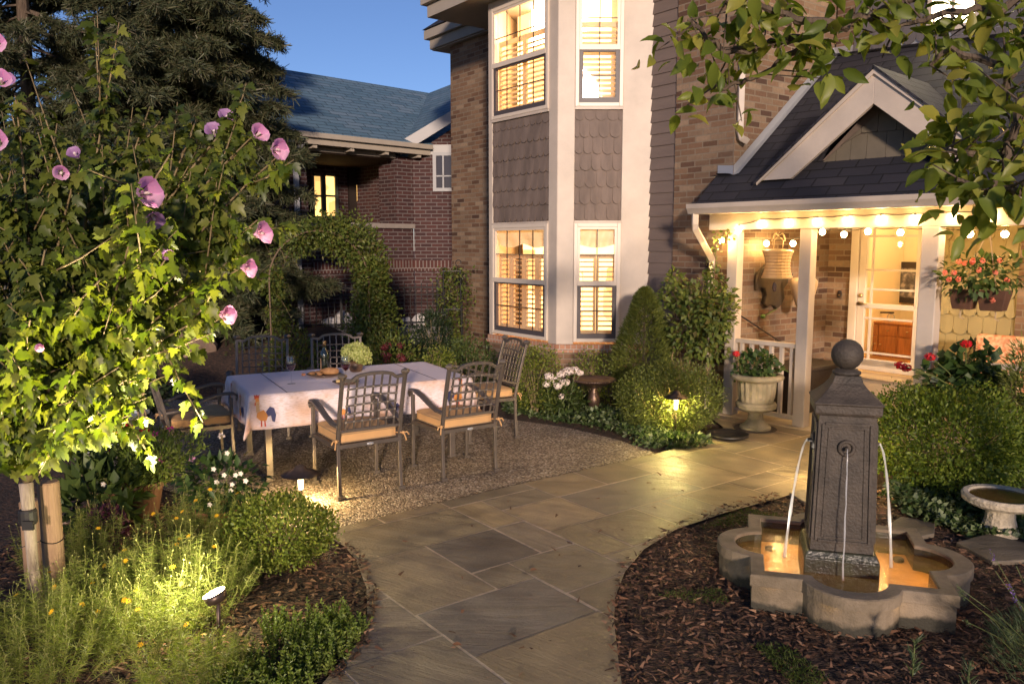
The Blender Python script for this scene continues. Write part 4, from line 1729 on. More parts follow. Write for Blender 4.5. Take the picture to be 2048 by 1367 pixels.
a, b = PKo.pt(*PKo.at(1548, 617), .04), PKo.pt(*PKo.at(1520, 632), .04)
m.tube([a, b], .005, n=5)
m.blob(b, .03, nu=10, nv=7, lump=.1)
m.build('hanging_ball', M('green_ball', (.13, .22, .03), .5), plq, smooth=True)
a, b = Vector(pl(1483, 632, PKo.o + uH * .1, uH)), Vector(pl(1556, 680, PKo.o + uH * .1, uH))
cn = thing('walking_stick', 'thin dark stick leaning across the porch brick behind the railing', 'stick', (b.x, b.y, .031))
m = MB()
m.tube([a, b, b + (b - a) * .9], .009, n=6)
m.build('stick', DK, cn)
# doorbell
s0_, z0_ = PB.at(1680, 588)
db = thing('doorbell', 'small dark oval doorbell on brick beside the glass door', 'doorbell', PB.pt(s0_, z0_))
m = MB()
cc = PB.pt(s0_, z0_, .002)
m.prism([cc + uH * (.028 * math.cos(q)) + Z * (.05 * math.sin(q)) for q in [2 * math.pi * i / 14 for i in range(14)]], nH * .018)
m.build('plate', DK, db, bevel=.004)
m = MB()
m.tube([cc + nH * .018 - Z * .01, cc + nH * .026 - Z * .01], .009, n=8)
m.build('button', BRASS, db)
# dark storage bench behind railing
bb = K + vH * .75 + uH * .42
bench = thing('storage_bench', 'long dark brown storage box behind the white porch railing', 'bench', (bb.x, bb.y, .031))
DBW = M('dark_brown_wicker', (.035, .024, .018), .6, bump=.5, bscale=120)
m = MB()
m.fbox(bb, vH, uH, Z, (-.5, .5), (-.24, .24), (.035, .50))
m.build('body', DBW, bench, bevel=.01)
m = MB()
m.fbox(bb, vH, uH, Z, (-.52, .52), (-.26, .26), (.501, .55))
m.build('lid', DBW, bench, bevel=.012)
# wicker basket by door
p = Vector(dp(1640, 780, 9.35))
p.z = .031
bk_ = thing('wicker_basket', 'red rimmed wicker basket on the porch floor beside the door step', 'basket', p)
WICK = M('red_wicker', (.28, .07, .035), .7, col2=(.10, .03, .02), scale=40, bump=.6, bscale=60)
m = MB()
m.lathe([(.14, 0), (.16, .06), (.18, .14), (.19, .20), (.172, .20), (.15, .03)], p, n=20)
m.build('body', WICK, bk_)
m = MB()
m.tube([p + Vector((.185 * math.cos(q), .185 * math.sin(q), .20 + .012 * math.sin(q * 9))) for q in [2 * math.pi * i / 30 for i in range(31)]], .012, n=5, cap=False)
m.build('rim', M('straw_rim', (.55, .34, .16), .7), bk_, smooth=True)
# string lights: one row along the beam, one deeper in the porch
WIRE = M('dark_wire', (.02, .015, .01), .6)
outer = [(1478, 456), (1523, 445), (1577, 443), (1634, 441), (1695, 438), (1762, 436), (1830, 435), (1905, 432), (1985, 428)]
inner = [(1443, 479), (1533, 485), (1586, 485), (1645, 462), (1688, 467), (1736, 461), (1801, 463), (1870, 462), (1940, 466), (2010, 466)]
for nm, lst, P, off in (('outer', outer, PP, .075), ('inner', inner, Pane(P1 + vP * .55, uP, nP), 0)):
    pts = [Vector(pl(x, y, P.o + P.n * off, P.n)) for x, y in lst]
    if nm == 'inner':
        pts[0] = Vector(dp(1443, 479, 8.75))
    sl_ = thing('string_lights', 'row of warm bulbs strung along the front of the white porch beam' if nm == 'outer' else 'row of warm bulbs hung deeper inside the porch in front of door and brick', 'string lights', pts[0])
    m = MB()
    wp = []
    for i, p in enumerate(pts):
        wp.append(p + Z * .035)
        if i < len(pts) - 1:
            wp.append((p + pts[i + 1]) / 2 + Z * (.028 if nm == 'outer' else .02))
    m.tube(wp, .004, n=5)
    for p in pts:
        m.tube([p + Z * .038, p + Z * .018], .010, n=7)
    m.build('wire', WIRE, sl_)
    for i, p in enumerate(pts):
        m = MB()
        m.lathe([(.006, -.042), (.022, -.034), (.032, -.010), (.026, .010), (.012, .020)], p, n=10)
        m.build('bulb', BULB, sl_, smooth=True)
        lamp('bulb_lamp', p + (nP * .10 if nm == 'outer' else Vector((0, 0, 0))) - Z * .03, 0.6 if nm == 'outer' else 17.0, (1.0, .56, .17), sl_, rad=.02)
# cushion on a porch chair behind the right railing
p = Vector(dp(2005, 690, 7.9))
cu = thing('porch_armchair', 'porch armchair with red and cream patterned back cushion behind the railing', 'chair', (p.x, p.y, .031))
m = MB()
q = Vector((p.x, p.y, 0))
m.fbox(q, uP, nP, Z, (-.30, .55), (-.12, .30), (.36, .42))
m.fbox(q, uP, nP, Z, (-.30, .55), (-.16, -.11), (.36, .95))
for sx in (-.28, .53):
    for sy in (-.13, .27):
        m.fbox(q + uP * sx + nP * sy, uP, nP, Z, (-.025, .025), (-.025, .025), (.032, .36))
m.build('frame', DBW, cu, bevel=.01)
m = MB()
for k in range(1):
    m.fbox(q, uP, nP, Z, (-.25, .50), (-.10, .0), (.425, 1.0))
m.build('cushion', M('red_cream_pattern', (.55, .16, .07), .85, col2=(.66, .50, .30), scale=22, detail=1.0), cu, bevel=.03)
# stone sign at far right edge
# hanging planter
hp = Vector(dp(1962, 600, 6.95))
hb = thing('hanging_planter', 'brown wooden planter of orange lantana hanging under the porch beam', 'planter', hp)
BRN = M('brown_planter_wood', (.10, .045, .025), .6, var=.25, scale=10)
m = MB()
zt_ = hp.z + .09
for a, b, t0, t1 in ((-.24, -.03, .0, .02), (-.02, .22, .0, .0)):
    q = hp + uP * ((a + b) / 2)
    hw_ = (b - a) / 2
    m.add([Vector((q.x, q.y, 0)) + uP * (sx * hw_ * kx) + nP * (sy * .09 * kx) + Z * zz for (zz, kx) in ((hp.z - .085, .72), (zt_, 1.0)) for sx, sy in ((-1, -1), (1, -1), (1, 1), (-1, 1))],
          [(0, 1, 2, 3), (7, 6, 5, 4), (0, 4, 5, 1), (1, 5, 6, 2), (2, 6, 7, 3), (3, 7, 4, 0)])
m.build('box', BRN, hb, bevel=.006)
m = MB()
for s in (-.16, .12):
    m.tube([hp + uP * s + Z * .05, Vector((hp.x, hp.y, 2.055)) + uP * .02], .004, n=5)
    m.tube([hp + uP * s - Z * .085, hp + uP * s - Z * .16, hp + uP * (s + .03) - Z * .17], .007, n=5)
m.build('hanger', ROPE, hb)
LANT = leafmat('lantana_leaf', [(.035, .06, .015), (.06, .10, .02), (.09, .13, .035)], tr=.25)
Pq, Dq = ellipsoid_points(420, hp + Z * .20, (.33, .2, .17), 5, .25)
keep = Pq[:, 2] > hp.z - .04
leaves('foliage', Pq[keep], Dq[keep] + rng.normal(size=Dq[keep].shape) * .5 + np.array([0, 0, -.3]), rng.uniform(.05, .09, keep.sum()), rng.uniform(.035, .055, keep.sum()), LANT, hb, N=Dq[keep] + np.array([0, 0, .8]))
LANF = leafmat('lantana_flower', [(.80, .22, .12), (.85, .36, .18), (.75, .18, .16)], tr=.2)
fl_px = [(1918, 523), (1930, 526), (1945, 524), (1965, 521), (2000, 521), (1890, 545), (1908, 545), (1898, 558), (1958, 540), (1990, 545), (1917, 558), (1985, 600), (1990, 598), (1945, 521), (2014, 560)]
for i, (x, y) in enumerate(fl_px):
    c = Vector(dp(x, y, 6.83 - .06 * rng.random()))
    q = unit(rng.normal(size=(26, 3)))
    leaves('flower', np.array(c) + q * .016, np.cross(q, rng.normal(size=q.shape)), .022, .02, LANF, hb, N=q)
# ------------------------------------------------------------------ patio set
METAL = M('bronze_grey_powder_coat', (.145, .122, .105), .45, var=.15, scale=12, metal=.55, bump=.08, bscale=120)
CUSH = M('tan_canvas', (.56, .33, .145), .85, var=.06, scale=8, bump=.12, bscale=260)
PIPE = M('tan_piping', (.36, .24, .13), .85)


def by(z):
    return -.245 - max(0, z - .42) * .19


def make_chair():
    t = thing('patio_chair', '', 'chair', (0, 0, 0))
    for s in (-1, 1):
        m = MB()
        pts = [(s * .25, -.262, 0), (s * .25, -.25, .2), (s * .25, -.245, .42)] + [(s * .25, by(z) - .03 * ((z - .42) / .5) ** 2, z) for z in (.55, .68, .8, .925)]
        m.tube(pts, .019, n=4)
        yt = by(.925) - .032
        m.lathe([(.020, .915), (.036, .935), (.040, .945), (.030, .957), (.006, .965)], (s * .25, yt, 0), n=4)
        m.box((s * .25, -.263, .012), (.052, .052, .024))
        m.build('leg', METAL, t, local=True, bevel=.003)
        m = MB()
        m.tube([(s * .265, .245, 0), (s * .265, .235, .3), (s * .265, .235, .63)], .0185, n=4)
        m.box((s * .265, .246, .012), (.052, .052, .024))
        m.build('leg', METAL, t, local=True, bevel=.003)
        m = MB()
        arc = [(s * .262, .275, .615), (s * .265, .285, .645), (s * .266, .255, .668), (s * .268, .18, .672), (s * .272, .06, .648), (s * .27, -.07, .600), (s * .262, -.18, .562), (s * .25, by(.55), .552)]
        b = len(m.v)
        wd = [.022, .024, .026, .026, .025, .023, .021, .019]
        for (p, q) in zip(arc, wd):
            for dx, dz in ((-q, -.011), (q, -.011), (q, .009), (0, .014), (-q, .009)):
                m.v.append((p[0] + dx, p[1], p[2] + dz))
        n5 = 5
        for i in range(len(arc) - 1):
            for k in range(n5):
                m.f.append((b + i * n5 + k, b + (i + 1) * n5 + k, b + (i + 1) * n5 + (k + 1) % n5, b + i * n5 + (k + 1) % n5))
        m.f.append(tuple(b + k for k in range(n5)))
        m.f.append(tuple(b + (len(arc) - 1) * n5 + k for k in range(n5))[::-1])
        m.build('armrest', METAL, t, local=True, smooth=False, bevel=.003)
    m = MB()
    for a, b in (((-.25, -.245, .395), (.25, -.245, .395)), ((-.265, .235, .395), (.265, .235, .395)), ((-.255, -.24, .395), (-.265, .235, .395)), ((.255, -.24, .395), (.265, .235, .395))):
        m.tube([a, b], .021, n=4)
    for k in range(6):
        y = -.18 + k * .07
        m.box((0, y, .405), (.5, .03, .008))
    sf = m.build('seat_frame', METAL, t, local=True)
    m = MB()
    m.lathe([(.001, -.004), (.026, -.003), (.028, 0), (.02, .003), (.001, .004)], (0, 0, 0), n=12, sq=.42)
    bd = m.build('badge', FLASH, sf, local=True)
    bd.location = (0, -.268, .395)
    bd.rotation_euler = (R(90), 0, 0)
    m = MB()
    crest = []
    for k in range(15):
        u = -1 + 2 * k / 14
        a = abs(u)
        z = .905 + .045 * (1 - (a / .72) ** 2) ** .5 if a < .70 else .905 + .008 * (a - .7) / .3
        crest.append((u * .245, by(z) - .03 * ((z - .42) / .5) ** 2, z))
    m.tube(crest, .0165, n=4)
    m.build('crest_rail', METAL, t, local=True)
    m = MB()

    def bp(x, z):
        return (x, by(z) - .03 * ((z - .42) / .5) ** 2 + .004, z)
    xs = [-.195 + .39 * k / 6 for k in range(7)]
    zs = [.515 + .385 * k / 6 for k in range(7)]
    for i, x in enumerate(xs):
        top = .905 + .043 * max(0, 1 - (abs(x) / .176) ** 2) ** .5 if abs(x) < .176 else .905
        m.tube([bp(x, z) for z in (.508, .6, .7, .8, top)], .0085, n=4)
    for z in zs[:-1]:
        bow = 0.0
        m.tube([bp(x, z + .012 * (1 - (x / .2) ** 2) * (z - .5) * 2) for x in xs], .0085, n=4)
    for x in xs:
        for z in zs[1:-1]:
            m.lathe([(.004, -.008), (.012, -.006), (.013, 0), (.012, .006), (.004, .008)], bp(x, z + .012 * (1 - (x / .2) ** 2) * (z - .5) * 2), n=5)
    m.tube([bp(-.24, .508), bp(.24, .508)], .012, n=4)
    m.build('back_lattice', METAL, t, local=True)
    m = MB()
    n = 10
    vs, fs = [], []
    for lvl, (zz, ins) in enumerate(((.414, .012), (.422, 0), (.482, 0), (.492, .012), (.503, .06))):
        for k in range(4 * n):
            side, u = k // n, (k % n) / n
            h = .238 - ins
            c = [(-h, -h), (h, -h), (h, h), (-h, h)]
            p, q = c[side], c[(side + 1) % 4]
            x, y = p[0] + (q[0] - p[0]) * u, p[1] + (q[1] - p[1]) * u
            rr = max(abs(x), abs(y))
            rad = math.hypot(x, y)
            lim = h * 1.36
            if rad > lim:
                x, y = x * lim / rad, y * lim / rad
            z2 = zz + (.004 * math.sin(k * .9) if lvl > 2 else 0)
            vs.append((x, y + .005, z2))
    m.add(vs, [])
    k4 = 4 * n
    for l in range(4):
        for k in range(k4):
            m.f.append((l * k4 + k, l * k4 + (k + 1) % k4, (l + 1) * k4 + (k + 1) % k4, (l + 1) * k4 + k))
    m.f.append(tuple(range(k4))[::-1])
    m.v.append((0, .005, .512))
    for k in range(k4):
        m.f.append((4 * k4 + k, 4 * k4 + (k + 1) % k4, len(m.v) - 1))
    cu = m.build('cushion', CUSH, t, local=True, smooth=False)
    m = MB()
    for lv in (1, 2):
        ring = [vs[lv * k4 + k] for k in range(k4)] + [vs[lv * k4]]
        m.tube([(p[0] * 1.005, p[1] * 1.005, p[2]) for p in ring], .0045, n=5, cap=False)
    m.build('piping', PIPE, cu, local=True)
    for s in (-1, 1):
        m = MB()
        m.tube([(s * .222, -.215, .44), (s * .252, -.262, .447), (s * .275, -.272, .445), (s * .285, -.285, .41), (s * .29, -.29, .385)], .006, n=5)
        m.tube([(s * .275, -.272, .445), (s * .30, -.28, .45), (s * .315, -.285, .425)], .006, n=5)
        m.blob((s * .272, -.272, .445), .014, nu=6, nv=4, lump=0)
        m.build('cushion_tie', CUSH, cu, local=True, smooth=True)
    return t


chair0 = make_chair()
GRP = None


def put_chair(first, x, y, face, label):
    c = chair0 if first else copy_tree(chair0)
    c.location = (x, y, .012)
    f = Vector(face).normalized()
    c.rotation_euler = (0, 0, math.atan2(-f.x, f.y))
    c['label'] = label
    c['group'] = 'lattice back patio chairs around the dining table'
    return c


put_chair(True, -1.22, 6.15, (-.55, .835), 'lattice back metal chair nearest the path lamp, seen from behind at the table front')
put_chair(False, -.49, 6.63, (-.56, .83), 'lattice back metal chair at the table front, nearest the flagstone path')
put_chair(False, -2.66, 6.62, (.86, .50), 'metal chair turned sideways at the table end beside the flowering tree')
put_chair(False, -.30, 7.82, (-.90, -.44), 'metal chair at the far table end against the round boxwood, back towards the bay window')
put_chair(False, -2.50, 7.85, (.22, -.97), 'metal chair behind the table, facing out beyond the single wine glass')
put_chair(False, -1.78, 8.05, (.22, -.97), 'metal chair behind the table, straight behind the wine bottle')

ex, ey = Vector((.883, .469, 0)), Vector((-.469, .883, 0))
TC = Vector((-1.46, 7.05, 0))
TZ = .735
table = thing('dining_table', 'long metal patio table under the printed cloth', 'table', TC)
m = MB()
m.fbox(TC, ex, ey, Z, (-.92, .92), (-.53, .53), (TZ - .035, TZ - .006))
m.build('tabletop', METAL, table, bevel=.006)
for sx in (-1, 1):
    for sy in (-1, 1):
        m = MB()
        c = TC + ex * (.80 * sx) + ey * (.45 * sy)
        m.fbox(c, ex, ey, Z, (-.027, .027), (-.027, .027), (.012, TZ - .036))
        m.fbox(c, ex, ey, Z, (-.034, .034), (-.034, .034), (.012, .035))
        m.build('leg', METAL, table, bevel=.004)
m = MB()
for sy in (-1, 1):
    m.fbox(TC + ey * (.47 * sy), ex, ey, Z, (-.77, .77), (-.012, .012), (TZ - .10, TZ - .0355))
for sx in (-1, 1):
    m.fbox(TC + ex * (.82 * sx), ex, ey, Z, (-.012, .012), (-.42, .42), (TZ - .10, TZ - .0355))
m.build('apron', METAL, table)

# cloth: white linen printed with tan script bands along the hem and roosters
cm, ct, cb = newmat('printed_tablecloth')
tcn = nd(ct, 'ShaderNodeUVMap')
wv = nd(ct, 'ShaderNodeTexNoise', Scale=70.0, Detail=3.0)
mp = nd(ct, 'ShaderNodeMapping')
mp.inputs['Scale'].default_value = (.35, 2.2, 1)
ct.links.new(tcn.outputs[0], mp.inputs[0])
ct.links.new(mp.outputs[0], wv.inputs['Vector'])
rs = ramp(ct, [(.52, (0, 0, 0)), (.60, (1, 1, 1))])
ct.links.new(wv.outputs['Fac'], rs.inputs[0])
att = nd(ct, 'ShaderNodeAttribute', attribute_name='band')
pn = nd(ct, 'ShaderNodeTexNoise', Scale=2.3, Detail=3.0)
ct.links.new(tcn.outputs[0], pn.inputs['Vector'])
rp2 = ramp(ct, [(.45, (.0, .0, .0)), (.62, (1, 1, 1))])
ct.links.new(pn.outputs['Fac'], rp2.inputs[0])
pm1 = nd(ct, 'ShaderNodeMath', operation='MULTIPLY')
ct.links.new(att.outputs['Fac'], pm1.inputs[0])
ct.links.new(rp2.outputs[0], pm1.inputs[1])
mxa = nd(ct, 'ShaderNodeMix', data_type='RGBA')
ct.links.new(pm1.outputs[0], mxa.inputs[0])
mxa.inputs[6].default_value = (.76, .67, .70, 1)
mxa.inputs[7].default_value = (.66, .42, .30, 1)
pm2 = nd(ct, 'ShaderNodeMath', operation='MULTIPLY')
ct.links.new(att.outputs['Fac'], pm2.inputs[0])
ct.links.new(rs.outputs[0], pm2.inputs[1])
pm3 = nd(ct, 'ShaderNodeMath', operation='MULTIPLY')
pm3.inputs[1].default_value = .45
ct.links.new(pm2.outputs[0], pm3.inputs[0])
mxb = nd(ct, 'ShaderNodeMix', data_type='RGBA')
ct.links.new(pm3.outputs[0], mxb.inputs[0])
ct.links.new(mxa.outputs[2], mxb.inputs[6])
mxb.inputs[7].default_value = (.42, .27, .18, 1)
ct.links.new(mxb.outputs[2], cb.inputs['Base Color'])
cb.inputs['Roughness'].default_value = .8
crn = nd(ct, 'ShaderNodeTexNoise', Scale=3.2, Detail=5.0, Roughness=.55, Distortion=1.2)
ct.links.new(tcn.outputs[0], crn.inputs['Vector'])
crb = nd(ct, 'ShaderNodeBump', Strength=.5, Distance=.03)
ct.links.new(crn.outputs['Fac'], crb.inputs['Height'])
ct.links.new(crb.outputs[0], cb.inputs['Normal'])
a_, b_2, ov = .945, .555, .285
nx, ny = 64, 44
U = np.linspace(-(a_ + ov), a_ + ov, nx)
Vg = np.linspace(-(b_2 + ov), b_2 + ov, ny)


def cloth_pt(u, v, off=0.0):
    du = max(0.0, abs(u) - a_)
    dv = max(0.0, abs(v) - b_2)
    d = math.hypot(du, dv)
    cu_, cv_ = max(-a_, min(a_, u)), max(-b_2, min(b_2, v))
    if d == 0:
        return TC + ex * u + ey * v + Z * (TZ + off)
    nxv, nyv = du / d * math.copysign(1, u), dv / d * math.copysign(1, v)
    along = u if dv > du else v
    cor = min(du, dv) / ov
    wav = (.012 * math.sin(along * 9.0 + 1.3) + .008 * math.sin(along * 21)) * (d / ov) + .05 * cor
    out = .012 * min(1, d / .03) + wav + .02 * d / ov + off
    zz = TZ - max(0, d - .008) * (.97 - .12 * cor)
    return TC + ex * (cu_ + nxv * out) + ey * (cv_ + nyv * out) + Z * zz


cl_v, cl_b = [], []
for v in Vg:
    for u in U:
        cl_v.append(tuple(cloth_pt(u, v)))
        d = max(abs(u) - a_, abs(v) - b_2)
        cl_b.append(1.0 if d > -.02 else 0.0)
m = MB()
m.add(cl_v, [(j * nx + i, j * nx + i + 1, (j + 1) * nx + i + 1, (j + 1) * nx + i) for j in range(ny - 1) for i in range(nx - 1)])
cloth = thing('tablecloth', 'white cloth printed with roosters draped over the patio table', 'tablecloth', TC)
clo = m.build('cloth', cm, cloth, smooth=True, uv=False)
uvl = clo.data.uv_layers.new(name='UVMap')
for lp in clo.data.loops:
    i = lp.vertex_index
    uvl.data[lp.index].uv = (U[i % nx], Vg[i // nx])
at = clo.data.attributes.new('band', 'FLOAT', 'POINT')
at.data.foreach_set('value', np.array(cl_b, dtype=np.float32))
md = clo.modifiers.new('thick', 'SOLIDIFY')
md.thickness = .002
# dark seams of the table leaves, laid on the cloth as thin strips
m = MB()
for v0, v1, u in ((-.50, .50, -.62),):
    pass
SEAM = M('dark_seam_strip', (.10, .08, .10), .8)
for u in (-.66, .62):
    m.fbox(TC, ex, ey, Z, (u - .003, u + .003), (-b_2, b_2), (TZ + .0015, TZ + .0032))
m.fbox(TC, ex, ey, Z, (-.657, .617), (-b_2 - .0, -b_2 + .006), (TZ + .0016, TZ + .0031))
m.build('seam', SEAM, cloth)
RED = M('print_red', (.50, .07, .03), .8)
ORG_ = M('print_orange', (.62, .26, .07), .8)
BLU = M('print_blue', (.05, .055, .14), .8)
TANP = M('print_tan', (.55, .36, .20), .8)


def rooster(u0, side, sc_, flip=1):
    """a printed cockerel: body, tail, breast, comb; lies 3 mm off the hanging cloth"""
    def at2(x, y):
        uu = u0 + flip * x * sc_
        if side == 'front':
            return cloth_pt(uu, -b_2 - ov * .92 + y * sc_, .006)
        return cloth_pt(-a_ - ov * .92 + y * sc_, uu, .006)
    shapes = [(ORG_, [(-.10, .30), (.02, .34), (.10, .22), (.06, .12), (-.04, .12), (-.12, .2)]), (TANP, [(-.12, .30), (-.05, .32), (-.06, .52), (-.12, .50)]), (ORG_, [(-.13, .46), (-.05, .46), (-.06, .60), (-.12, .58)]),
              (RED, [(-.14, .56), (-.06, .585), (-.03, .66), (-.07, .63), (-.09, .67), (-.11, .63), (-.14, .66)]), (RED, [(-.14, .50), (-.12, .50), (-.125, .43), (-.145, .44)]),
              (BLU, [(.06, .30), (.14, .40), (.22, .36), (.25, .22), (.22, .08), (.17, .10), (.15, .22), (.09, .2)]), (RED, [(-.04, .13), (-.02, .13), (-.02, .01), (-.05, .0)]), (RED, [(.02, .13), (.04, .13), (.05, .01), (.02, .0)])]
    pr = None
    for k, (mt, pts) in enumerate(shapes):
        mm_ = MB()
        mm_.poly([at2(x, y) for x, y in pts])
        o = mm_.build('printed_rooster' if pr is None else 'print_patch', mt, cloth if pr is None else pr)
        pr = pr or o


rooster(-.86, 'front', .40)
rooster(-.22, 'front', .25)
rooster(.28, 'front', .22, -1)
rooster(.80, 'front', .40, -1)
rooster(.28, 'side', .36)
rooster(-.25, 'side', .32, -1)

# things on the table
GLS = glassmat('clear_glass', mixg=1.0)
tz = TZ + .003
p = gp(650, 749, tz)
bot = thing('wine_bottle', 'tall dark wine bottle with a cream label on the table', 'bottle', p)
m = MB()
m.lathe([(.034, 0), (.0375, .004), (.0375, .185), (.034, .20), (.016, .235), (.0145, .25), (.0145, .285), (.0165, .287), (.0165, .30), (.012, .304)], p, n=20)
m.build('glass_body', M('dark_green_glass', (.012, .018, .010), .16, coat=.8, spec=.8), bot, smooth=True)
m = MB()
m.lathe([(.0170, .262), (.0172, .302), (.013, .306)], p, n=16)
m.build('foil_cap', M('bronze_foil', (.30, .2, .1), .35, metal=.8), bot, smooth=True)
m = MB()
n = 10
vs = []
for k in range(n + 1):
    q = R(170 + 62 * k / n)
    for zz in (.055, .15):
        vs.append((p.x + .038 * math.cos(q), p.y + .038 * math.sin(q), p.z + zz))
m.add(vs, [(2 * k, 2 * k + 2, 2 * k + 3, 2 * k + 1) for k in range(n)])
m.build('paper_label', M('cream_label', (.55, .40, .22), .7, col2=(.35, .12, .05), scale=40), bot)
WINE = M('red_wine', (.03, .002, .006), .08)
for i, (px, py, lab) in enumerate(((583, 767, 'stemmed glass half full of red wine standing alone near the table end'), (692, 766, 'stemmed glass of red wine in front of the green hydrangea bunch'))):
    p = gp(px, py, tz)
    g = thing('wine_glass', lab, 'glass', p, group='red wine glasses on the table')
    m = MB()
    m.lathe([(.034, 0), (.033, .003), (.006, .008), (.004, .02), (.004, .095), (.010, .105), (.032, .130), (.041, .155), (.042, .18), (.036, .215), (.0325, .235)], p, n=20)
    m.f.pop()
    m.build('bowl', GLS, g, smooth=True)
    m = MB()
    m.lathe([(.006, .107), (.030, .131), (.0385, .152), (.0398, .164), (.001, .1641)], p, n=20)
    m.build('wine', WINE, g, smooth=True)
PLT = M('dark_bronze_plate', (.10, .055, .035), .3, var=.2, scale=10, coat=.4)
BREAD = M('crusty_bread', (.42, .22, .09), .75, col2=(.20, .09, .035), scale=18, bump=.4, bscale=30)
CHS = M('pale_cheese', (.62, .45, .20), .6, var=.15)
for i, (px, py, r_, lab) in enumerate(((648, 752, .155, 'larger bronze platter with bread loaf beside the wine bottle'), (692, 767, .115, 'smaller plate of cheese and crackers in front of the bread platter'))):
    p = gp(px, py, tz)
    t = thing('platter', lab, 'plate', p)
    m = MB()
    m.lathe([(r_ * .6, 0), (r_ * .7, .006), (r_, .020), (r_ * 1.0, .024), (r_ * .72, .012), (.001, .010)], p, n=28, sq=.8)
    m.build('dish', PLT, t, smooth=True)
    f = thing('bread' if i == 0 else 'cheese', 'brown crusty loaf lying on the larger platter' if i == 0 else 'pale cheese chunks on the smaller plate', 'food', p + Z * .012)
    m = MB()
    rr = random.Random(5 + i)
    if i == 0:
        m.blob(p + Vector((.05, .01, .045)), (.10, .04, .03), 3, .3)
        for k in range(7):
            m.blob(p + Vector((rr.uniform(-.11, .05), rr.uniform(-.06, .03), .03)), (rr.uniform(.02, .035), .02, .016), k, .4, 8, 6)
        m.build('loaf', BREAD, f, smooth=True)
    else:
        for k in range(9):
            m.box(p + Vector((rr.uniform(-.07, .06), rr.uniform(-.04, .04), .026)), (rr.uniform(.025, .045), .022, .02), rr.uniform(0, 3))
        m.build('chunks', CHS, f, bevel=.004)
p = gp(607, 751, tz)
ck = thing('wine_cork', 'small cork lying on the cloth between glass and platter', 'cork', p)
m = MB()
m.tube([p + Vector((-.016, 0, .012)), p + Vector((.016, .004, .012))], .0115, n=10)
m.build('cork', M('cork', (.45, .20, .10), .9, var=.3, scale=60), ck)
# hydrangea bunch
p = gp(712, 742, tz)
hy = thing('hydrangea_bunch', 'round bunch of lime green hydrangea heads in a low vase on the table', 'flowers', p)
m = MB()
m.lathe([(.05, 0), (.065, .03), (.07, .07), (.055, .10), (.05, .10)], p, n=16)
m.build('vase', M('brown_vase', (.12, .07, .04), .4), hy, smooth=True)
LIME = leafmat('lime_petals', [(.30, .36, .09), (.44, .48, .16), (.52, .54, .24)], tr=.3)
rr = np.random.default_rng(2)
Ps, Ds = [], []
for k in range(15):
    d = unit(rr.normal(size=3))
    d[2] = abs(d[2]) * 1.0 - .25
    c = np.array(p) + np.array([0, 0, .15]) + d * np.array([.105, .105, .085])
    q = unit(rr.normal(size=(190, 3)))
    Ps.append(c + q * .058 * (1 + rr.normal(size=(190, 1)) * .08))
    Ds.append(q + rr.normal(size=q.shape) * .6)
Ps, Ds = np.concatenate(Ps), np.concatenate(Ds)
leaves('flower_heads', Ps, np.cross(Ds, rr.normal(size=Ds.shape)), .022, .02, LIME, hy, N=Ds)

# ------------------------------------------------------------------ fountain
STONE = M('cast_stone_basin', (.27, .215, .15), .8, col2=(.12, .095, .06), scale=5, bump=.35, bscale=90)
def wet_foot(m, h=.055, amp=.06, col=(.035, .032, .022)):
    """dark damp stain creeping up from the soil with a ragged edge"""
    t = m.node_tree
    b = t.nodes['Principled BSDF']
    src = b.inputs['Base Color'].links[0].from_socket
    tc = nd(t, 'ShaderNodeTexCoord')
    n = nd(t, 'ShaderNodeTexNoise', Scale=9.0, Detail=6.0)
    t.links.new(tc.outputs['Object'], n.inputs['Vector'])
    s = nd(t, 'ShaderNodeSeparateXYZ')
    t.links.new(tc.outputs['Object'], s.inputs[0])
    a = nd(t, 'ShaderNodeMath', operation='MULTIPLY_ADD')
    a.inputs[1].default_value = -amp * 2
    t.links.new(n.outputs['Fac'], a.inputs[0])
    t.links.new(s.outputs[2], a.inputs[2])
    r = nd(t, 'ShaderNodeMapRange')
    r.inputs[1].default_value = h - amp - .012
    r.inputs[2].default_value = h - amp + .012
    t.links.new(a.outputs[0], r.inputs[0])
    x = nd(t, 'ShaderNodeMix', data_type='RGBA')
    x.inputs[6].default_value = (*col, 1)
    t.links.new(r.outputs[0], x.inputs[0])
    t.links.new(src, x.inputs[7])
    t.links.new(x.outputs[2], b.inputs['Base Color'])


wet_foot(STONE)
STONED = M('dark_cast_stone', (.078, .062, .048), .65, col2=(.030, .025, .020), scale=7, bump=.4, bscale=70)
WET_SHADE = M('wet_and_shaded_stone', (.03, .028, .024), .25, col2=(.05, .055, .03), scale=8, bump=.3, bscale=60)  # wet stone for the plinth, also the painted shade of the inner wall
SILT = M('amber_basin_floor', (.46, .24, .065), .7, col2=(.24, .12, .035), scale=7, bump=.3, bscale=30)
fx, fy = Vector((.963, -.27, 0)), Vector((.27, .963, 0))
FC = Vector((1.845, 4.325, 0))
fount = thing('fountain', 'dark stone pillar fountain with ball finial in a lobed stone basin', 'fountain', FC)


def basin_path(half, ch, sag, n=12):
    pts = []
    rad = (ch * ch + sag * sag) / (2 * sag)
    amax = math.asin(min(1, ch / rad)) if sag < rad else math.pi - math.asin(min(1, ch / rad))
    for side in range(4):
        q = side * math.pi / 2
        c, s = math.cos(q), math.sin(q)
        loc = [(-half, -half)]
        for k in range(n + 1):
            a = -amax + 2 * amax * k / n
            loc.append((rad * math.sin(a), -half - sag + rad - rad * math.cos(a)))
        for (x, y) in loc:
            pts.append((x * c - y * s, x * s + y * c))
    return pts


BS = .935


